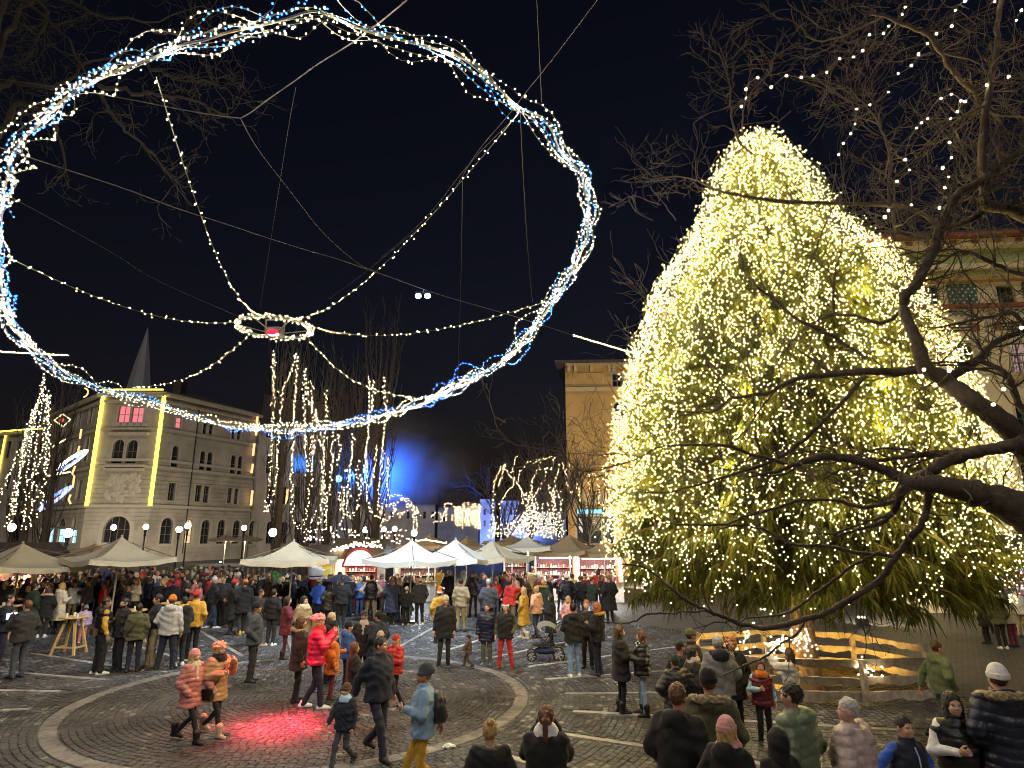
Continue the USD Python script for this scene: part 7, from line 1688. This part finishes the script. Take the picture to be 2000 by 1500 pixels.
P("man in dark olive coat with yellow fur collar behind the peach sweater", 1062, 1222, 1132, -30, "forest", "black", "black", ("short", "blonde"), ("pocket", "pocket"), "stand", 0, ("hood",), "thigh", 1.1, fur="mustard")
P("child in bright red jacket stretching an arm to the right", 997, 1226, 1132, -35, "red", "khaki", "black", ("short", "hairdark"), ("down", "point"), "stand", 1, ("hood",), "hip", 1.1)
P("man in slate sweater with cropped grey hair before the white umbrellas", 953, 1238, 1128, 15, "slate", "charcoal", "black", ("short", "hairgrey"), ("pocket", "pocket"), "stand", 1, (), "hip", 1.12)
P("woman in short black puffer clasping her hands to her face", 924, 1205, 1117, 165, "charcoal", "black", "black", ("long", "chestnut"), ("face", "face"), "ease", 0, ("puff",), "hip", 1.05, "slim", True)
P("person in white hooded jacket behind the sand yellow man", 904, 1205, 1112, 10, "white", "beige", "white", ("hoodup", "white"), ("pocket", "pocket"), "stand", 0, (), "hip", 1.05)
P("man in navy jacket with face turned right left of the slate sweater", 943, 1212, 1118, -120, "navy", "navy", "black", ("short", "chestnut"), ("pocket", "cup"), "stand", 1, ("collar",), "hip", 1.06)
# ---- couples at the middle right
P("man in black hooded jacket, light blue jeans and white sneakers, back turned", 1122, 1323, 1178, 5, "black", "lightdenim", "white", ("short", "hairdark"), ("cup", "cup"), "ease", 1, ("hood",), "hip", 1.08)
P("smiling man in dark jacket facing the camera behind the light jeans", 1149, 1306, 1172, 165, "black", "black", "black", ("short", "ginger"), ("pocket", "cup"), "stand", 0, (), "hip", 1.02)
P("woman in black jacket with mustard fur hood looking at a cup", 1169, 1320, 1176, 60, "black", "navy", "black", ("bob", "ginger"), ("cup", "cup"), "stand", 0, ("hood",), "hip", 1.06, "slim", True, fur="mustard")
P("blonde girl in pink jacket facing the camera behind the dark couple", 1112, 1262, 1164, -160, "pink", "lightgrey", "white", ("bob", "blonde"), ("pocket", "pocket"), "stand", 0, ("hood",), "hip", 1.0, female=True)
P("woman with long brown hair in black coat and black tights reading a phone", 1216, 1394, 1221, -80, "black", "black", "black", ("long", "hairbrown"), ("down", "cup"), "stand", 0, (), "thigh", 1.06, "slim", True, boots=True)
P("woman in black padded jacket, checked scarf and pale blue jeans", 1259, 1399, 1231, 80, "black", "skydenim", "black", ("long", "chestnut"), ("cup", "down"), "ease", 0, ("puff",), "hip", 1.12, "slim", True, scarf="check", boots=True)
# ---- group before the fence
P("man in olive green beanie looking right over the others' heads", 1360, 1418, 1228, -75, "charcoal", "black", "black", ("beanie", "olive"), ("pocket", "pocket"), "stand", 0, ("collar",), "hip", 1.08)
P("person in black cap and dark jacket left of the olive beanie", 1337, 1425, 1252, -60, "black", "black", "black", ("cap", "black"), ("pocket", "pocket"), "stand", 1, (), "hip", 1.06)
P("woman in dark jacket with rose scarf right behind the black cap", 1362, 1440, 1262, -80, "darkbrown", "black", "black", ("bob", "hairdark"), ("pocket", "cup"), "stand", 0, (), "hip", 1.05, female=True, scarf=("mauve",))
P("short person in dark padded jacket and green knitted hat, back turned", 1328, 1465, 1280, 10, "charcoal", "black", "black", ("beanie", "forest"), ("hip", "hip"), "stand", 1, ("puff",), "thigh", 1.18)
P("man in grey jacket with navy hood and blue jeans seen from behind", 1416, 1463, 1240, 0, "grey", "denim", "black", ("short", "hairgrey"), ("pocket", "pocket"), "ease", 1, ("hood",), "hip", 1.08, "straight", hoodcol="navy")
P("curly red haired woman in black coat holding a phone to her ear", 1440, 1440, 1244, 165, "black", "black", "black", ("curly", "ginger"), ("pocket", "ear"), "stand", 0, (), "thigh", 1.02, "slim", True, bag=("shoulder", "black"))
P("girl in maroon padded vest with orange collar and pale blue sleeves", 1497, 1455, 1290, 175, "burgundy", "black", "black", ("bob", "hairbrown"), ("down", "cup"), "stand", 0, ("puff", "hood"), "hip", 1.02, female=True, vest="skyblue", scarf=("orange",))
P("woman in white jacket lifting a phone towards the lights", 1556, 1440, 1266, 62, "white", "charcoal", "black", ("long", "hairbrown"), ("raise", "cup"), "stand", 0, ("puff",), "hip", 1.05, female=True)
P("man in green parka walking right past the corner of the fence", 1856, 1448, 1252, -85, "sage", "slate", "black", ("short", "hairbrown"), ("back", "pocket"), "walk", 0, ("hood",), "hip", 1.08)
# ---- foreground row along the lower edge
P("blonde woman with a bun in black coat at the lower edge", 957, 1600, 1408, 5, "black", "black", "black", ("bun", "blonde"), ("pocket", "pocket"), "stand", 0, (), "thigh", 1.12, female=True, y=6.9, height=1.62)
P("woman with brown ponytail and white collar lifting her hands to her face", 1066, 1590, 1378, -5, "black", "black", "black", ("pony", "chestnut"), ("face", "face"), "stand", 0, ("collar",), "thigh", 1.08, female=True, y=6.8, height=1.66, scarf=("white",))
P("person in black beanie and olive parka with frayed fur hood, back turned", 1382, 1520, 1306, -15, "olive", "charcoal", "black", ("beanie", "black"), ("pocket", "pocket"), "stand", 1, ("hood",), "thigh", 1.06, fur="khaki", y=8.3, height=1.75)
P("brown haired man in black parka with hood turned to the right", 1322, 1590, 1334, -35, "black", "tan", "black", ("short", "chestnut"), ("pocket", "pocket"), "stand", 1, ("hood",), "thigh", 1.14, y=6.7, height=1.8)
P("woman in pink beanie and pale pink scarf at the lower edge", 1418, 1640, 1403, -40, "black", "black", "black", ("beanie", "pink", "long", "blonde"), ("pocket", "cup"), "stand", 0, ("hood",), "thigh", 1.08, female=True, y=6.0, height=1.62, scarf=("pink",))
P("dark haired man in grey green padded jacket looking left", 1545, 1610, 1333, 42, "sage", "black", "black", ("short", "hairdark"), ("pocket", "pocket"), "stand", 1, ("puff", "hood"), "thigh", 1.10, y=6.9, height=1.78)
P("child in black hood at the bottom edge before the padded jacket", 1516, 1700, 1430, 15, "black", "black", "black", ("hoodup", "black"), ("pocket", "pocket"), "stand", 0, (), "hip", 1.1, y=6.2, height=1.4)
P("grey haired woman in pale mauve padded jacket looking left", 1655, 1640, 1363, 38, "mauve", "charcoal", "black", ("short", "hairgrey"), ("pocket", "cross"), "stand", 0, ("puff", "collar"), "hip", 1.24, female=True, y=6.5, height=1.64, look=25)
P("dark haired boy in navy and blue jacket facing the camera", 1762, 1620, 1397, -165, "navy", "black", "black", ("short", "hairdark"), ("hip", "hip"), "stand", 0, ("collar",), "hip", 1.0, y=7.0, height=1.5, zipper="skyblue", vest="royal")
P("woman with long dark hair in black padded vest with white sleeves", 1856, 1560, 1352, 172, "black", "black", "black", ("long", "hairdark"), ("pocket", "cup"), "stand", 0, ("puff",), "hip", 1.02, female=True, vest="white", y=7.5, height=1.68)
P("person in white knitted hat and navy parka with tan fur hood", 1945, 1530, 1298, -12, "navy", "black", "black", ("beanie", "white"), ("pocket", "down"), "stand", 0, ("hood", "puff"), "hip", 1.10, fur="khaki", y=7.9, height=1.72)
P("blonde woman in black coat cut by the right edge of the picture", 1990, 1600, 1388, 150, "black", "black", "black", ("long", "blonde"), ("pocket", "pocket"), "stand", 0, (), "thigh", 1.0, female=True, y=7.0, height=1.62)
P("man in olive jacket before the bright shop at the far right", 1960, 1268, 1164, -10, "olive", "black", "white", ("short", "hairdark"), ("pocket", "pocket"), "ease", 1, ("collar",), "hip", 1.06)
P("person in beige jacket beside the olive man at the far right shop", 1982, 1264, 1166, 10, "beige", "burgundy", "black", ("bob", "hairdark"), ("pocket", "cup"), "stand", 0, ("hood",), "hip", 1.04, female=True)
P("person in black coat left of the olive man before the far right shop", 1930, 1258, 1168, 20, "black", "black", "black", ("beanie", "navy"), ("pocket", "pocket"), "stand", 0, (), "thigh", 1.04)
# ---- the first row of the crowd
P("man in black jacket with blue jeans and wide navy umbrella above him", 664, 1228, 1122, 10, "black", "black", "black", ("short", "hairdark"), ("cup", "pocket"), "stand", 1, (), "hip", 1.1)
P("woman in bright blue jacket and grey hat by the giant cup", 618, 1222, 1130, -30, "royal", "navy", "black", ("beanie", "lightgrey"), ("pocket", "cup"), "stand", 0, ("puff",), "hip", 1.05, female=True)
P("person in dark brown quilted coat with hood left of the man under the umbrella", 640, 1226, 1140, 15, "darkbrown", "black", "black", ("hoodup", "darkbrown"), ("pocket", "pocket"), "stand", 0, ("puff",), "thigh", 1.1)
P("man in black quilted jacket with white sleeves and pale khaki trousers", 722, 1214, 1122, 10, "black", "khaki", "black", ("short", "hairdark"), ("hip", "hip"), "wide", 1, ("puff",), "hip", 1.1, vest="white")
P("woman in dark blue coat with long brown hair right of the khaki trousers", 763, 1222, 1126, 10, "navy", "black", "black", ("long", "hairbrown"), ("pocket", "cup"), "stand", 0, (), "knee", 1.0, "slim", True)
P("woman in black coat with fair hair facing left beside the dark blue coat", 776, 1216, 1128, 70, "black", "denim", "black", ("long", "blonde"), ("cup", "pocket"), "stand", 0, (), "thigh", 1.0, "slim", True)
P("boy in black jacket and white beanie with beige shoes", 792, 1222, 1146, -15, "black", "black", "beige", ("beanie", "cream"), ("pocket", "pocket"), "ease", 0, (), "hip", 1.0)
P("person in charcoal jacket with grey and white knitted hat and beige shoes", 818, 1222, 1128, 0, "charcoal", "black", "beige", ("beanie", "lightgrey"), ("pocket", "pocket"), "ease", 0, ("collar",), "hip", 1.12)
P("man in bright green jacket before the giant cup", 531, 1178, 1107, 15, "green", "charcoal", "black", ("beanie", "forest"), ("down", "down"), "stand", 1, ("hood",), "hip", 1.1)
P("person in pale blue jacket left of the bright green jacket", 505, 1180, 1118, 10, "skyblue", "denim", "black", ("short", "hairdark"), ("pocket", "pocket"), "stand", 0, (), "hip", 1.0)
P("man in blue checked shirt jacket before the kiosk", 568, 1184, 1110, 0, "bluecheck", "charcoal", "black", ("short", "hairdark"), ("cup", "pocket"), "stand", 1, (), "hip", 1.12)
P("woman in pale cream jacket with long auburn hair at a high table", 256, 1215, 1128, 160, "cream", "charcoal", "black", ("long", "ginger"), ("cup", "hip"), "stand", 0, (), "hip", 1.0, female=True)
P("person in beige sweater and blue jeans walking before the long white stall", 1041, 1184, 1100, -10, "khaki", "lightdenim", "white", ("short", "hairbrown"), ("down", "down"), "step", 0, ("knit",), "hip", 1.05)
P("woman in navy padded coat and cream trousers left of the spruce", 1108, 1216, 1122, 20, "navy", "cream", "black", ("beanie", "cream"), ("pocket", "hip"), "stand", 0, ("puff",), "hip", 1.16, female=True)
P("woman in red jacket at the long white stall left of the spruce", 1170, 1192, 1110, 10, "red", "denim", "black", ("bob", "hairdark"), ("pocket", "cup"), "stand", 0, (), "hip", 1.06, female=True)
P("person in dark green jacket and pale jeans beside the red jacket", 1158, 1214, 1126, -60, "forest", "lightdenim", "black", ("short", "hairbrown"), ("pocket", "cup"), "stand", 0, (), "hip", 1.04)
P("tall woman in long black coat under the left branches of the spruce", 1192, 1218, 1112, 25, "black", "black", "black", ("fluffy", "khaki"), ("pocket", "pocket"), "stand", 0, (), "knee", 1.08, "slim", True)
P("man in black collared jacket and blue jeans before the long white stall", 1135, 1212, 1124, -30, "black", "denim", "black", ("short", "chestnut"), ("pocket", "cup"), "stand", 1, ("collar",), "hip", 1.08)
P("man in mustard sweater under the second white umbrella", 858, 1180, 1108, -30, "mustard", "beige", "black", ("short", "hairdark"), ("cup", "pocket"), "stand", 1, ("knit",), "hip", 1.0)
P("man in dark blue quilted jacket under the second white umbrella", 876, 1200, 1112, 15, "navy", "navy", "black", ("short", "hairgrey"), ("pocket", "pocket"), "stand", 1, ("puff",), "hip", 1.12)
# ---- the rest of the crowd, each described by what it wears and where it stands
def crowd():
    rng = random.Random(77)
    zones = [(-20, 110, 1172, 1232, 30, "by the left edge umbrella"), (110, 240, 1152, 1222, 44, "between the left umbrellas"), (240, 400, 1152, 1216, 60, "by the pale tan umbrella"), (400, 520, 1158, 1206, 34, "before the balustrade"),
             (520, 650, 1146, 1204, 26, "before the kiosk"), (650, 800, 1146, 1206, 52, "before the red hut"), (800, 940, 1146, 1190, 30, "under the white umbrellas"), (940, 1060, 1146, 1204, 30, "by the middle tan umbrella"), (1060, 1200, 1142, 1196, 22, "before the long white stall"), (1915, 2010, 1225, 1262, 3, "before the far right shop")]
    cols = ["black", "black", "black", "navy", "navy", "charcoal", "charcoal", "darkbrown", "forest", "slate", "olive", "burgundy", "black", "brown", "black", "cream", "navy", "black", "charcoal", "navy", "teal", "red", "blue", "mustard", "rose", "white", "black", "slate", "darkbrown"]
    heads = [("short", "hairdark"), ("short", "hairbrown"), ("short", "hairgrey"), ("long", "hairdark"), ("long", "chestnut"), ("long", "blonde"), ("bob", "hairbrown"), ("bob", "blonde"), ("beanie", "black"), ("beanie", "charcoal"), ("beanie", "cream"), ("beanie", "burgundy"), ("pombeanie", "grey"), ("cap", "navy"), ("hoodup", None), ("pony", "hairbrown"), ("bald", None), ("short", "chestnut")]
    nm = {"darkbrown": "dark brown", "forest": "dark green", "hairdark": "dark", "hairbrown": "brown", "hairgrey": "grey", "denim": "blue jeans"}
    hw = {"short": "short {} hair", "long": "long {} hair", "bob": "{} bobbed hair", "beanie": "a {} beanie", "pombeanie": "a {} bobble hat", "cap": "a {} cap", "hoodup": "the hood up", "pony": "a {} ponytail", "santa": "a {} santa hat", "bald": "a shaved head"}
    poses = [("pocket", "pocket"), ("cup", "pocket"), ("pocket", "cup"), ("down", "pocket"), ("cup", "cup"), ("phone", "pocket"), ("down", "down")]
    taken, used = [q[0][:2] for q in PEOPLE.values()], set()
    for (x0, x1, y0, y1, n, place) in zones:
        made = tries = 0
        while made < n and tries < n * 60:
            tries += 1
            px, fy = rng.uniform(x0, x1), rng.uniform(y0, y1); p = atZ(px, fy)
            if any((p[0] - a) ** 2 + (p[1] - b) ** 2 < .44 ** 2 for a, b in taken): continue
            if p[1] > (32.0 if px > 500 or px < 75 else 39.0) or min(abs(p[0] - ux) + abs(p[1] - uy) for ux, uy in UPOLES) < .5: continue
            c, hd, pt = rng.choice(cols), rng.choice(heads), rng.choice(["black", "black", "navy", "denim", "charcoal", "khaki", "slate"])
            hd = (hd[0], hd[1] or c); coat = rng.choice(["jacket", "jacket", "coat", "padded jacket"])
            lab = f"person in {nm.get(c, c)} {coat}, {'blue jeans' if pt == 'denim' else pt + ' trousers'} and {hw[hd[0]].format(nm.get(hd[1], hd[1]))} {place}"
            key = (c, coat, pt, hd, place)
            if key in used or len(lab.split()) > 16:
                lab = lab.replace(f", {'blue jeans' if pt == 'denim' else pt + ' trousers'} and", " with"); key = (c, coat, hd, place)
                if key in used or len(lab.split()) > 16: continue
            used.add(key); used.add((c, coat, hd, place))
            taken.append((p[0], p[1])); made += 1
            fem = hd[0] in ("long", "bob", "pony")
            person(lab, px, fy, None, rng.choice([0, 20, -40, 80, -80, 100, 115, -115, 135, -140, 155, 180, -165, 170]), c, pt, "black", hd, rng.choice(poses), rng.choice(["stand", "ease", "stand", "step"]), rng.choice([0, 0, 0, 1, 1, 2]), ("puff",) if coat == "padded jacket" else rng.choice([(), ("hood",)]), "thigh" if coat == "coat" else "hip", rng.choice([1.0, 1.06, 1.12]), "straight", fem, height=rng.gauss(1.67 if fem else 1.76, .06), group=None)
crowd()
# ---- things people hold
def held(name, label, cat, who, local, size, m, glowface=None):
    c = at_person(who, local); T = thing(name, label, cat, loc=c); mm = MB(); a = math.radians(PEOPLE[who][1]); mm.box(c, size, a); part(T, "case", mm, m)
    if glowface:
        s, co = math.sin(a), math.cos(a); off = np.array([s, -co, 0]) * (size[1] / 2 + .003); mm = MB(); mm.box(c + off, (size[0] * .86, .004, size[2] * .9), a); part(T, "screen", mm, glowface)
PH = mat("phone_case", (.02, .02, .022), .3, .1)
held("phone", "phone with a glowing blue and violet screen held at the left edge", "phone", "man in dark coat at the left edge looking at a glowing phone", (-.10, .36, 1.40), (.30, .014, .17), PH, glow("phone_screen_violet", (.35, .45, 1.0), 2.2))
held("phone", "pale phone held up by the woman in hot pink", "phone", "woman in hot pink jacket and fluffy pale pink hat holding up a phone", (0, .40, 1.46), (.08, .012, .16), mat("phone_case_pale", (.6, .5, .5), .4))
held("phone", "dark phone held out by the woman in the white jacket", "phone", "woman in white jacket lifting a phone towards the lights", (-.17, .46, 1.70), (.16, .014, .08), PH, glow("phone_screen_dim", (.5, .5, .55), .5))
held("phone", "phone read by the woman with long brown hair", "phone", "woman with long brown hair in black coat and black tights reading a phone", (.08, .36, 1.18), (.08, .012, .15), PH, glow("phone_screen_dim", (.5, .5, .55), .5))
def orange_bag():
    who = "woman in hot pink jacket and fluffy pale pink hat holding up a phone"; c = at_person(who, (-.02, .24, .98)); T = thing("shoulder_bag", "orange bag on a white strap hanging from the woman in hot pink", "bag", loc=c)
    g = Sdf((-.2, -.12, -.18), (.2, .12, .18), .012); g.ell((0, 0, 0), (.16, .07, .13), .01); g.ripple(.006, 2); v, f = g.mesh(); part(T, "bag", (v + c, f), cloth("orange"), smooth=True)
    m = MB(); m.tube([c + [-.1, 0, .1], at_person(who, (-.16, .10, 1.38)), at_person(who, (-.12, -.1, 1.44))], .012, 4); part(T, "strap", m, cloth("white"))
orange_bag()
def rain_umbrella():
    c = at_person("man in black jacket with blue jeans and wide navy umbrella above him", (-.12, .27, 1.2)); T = thing("rain_umbrella", "open dark navy rain umbrella among the crowd before the red hut", "umbrella", loc=c)
    m = MB(); m.tube([c - [0, 0, .1], c + [0, 0, .72]], .008, 5); part(T, "shaft", m, IRON); a = np.linspace(0, 1.25, 7)
    v, f = lathe([(.50 * math.sin(t) / math.sin(1.25), c[2] + .70 - .26 * (1 - math.cos(t)) / (1 - math.cos(1.25))) for t in a][::-1], 8, (c[0], c[1], 0)); part(T, "canopy", (v, f), cloth("navy"))
rain_umbrella()
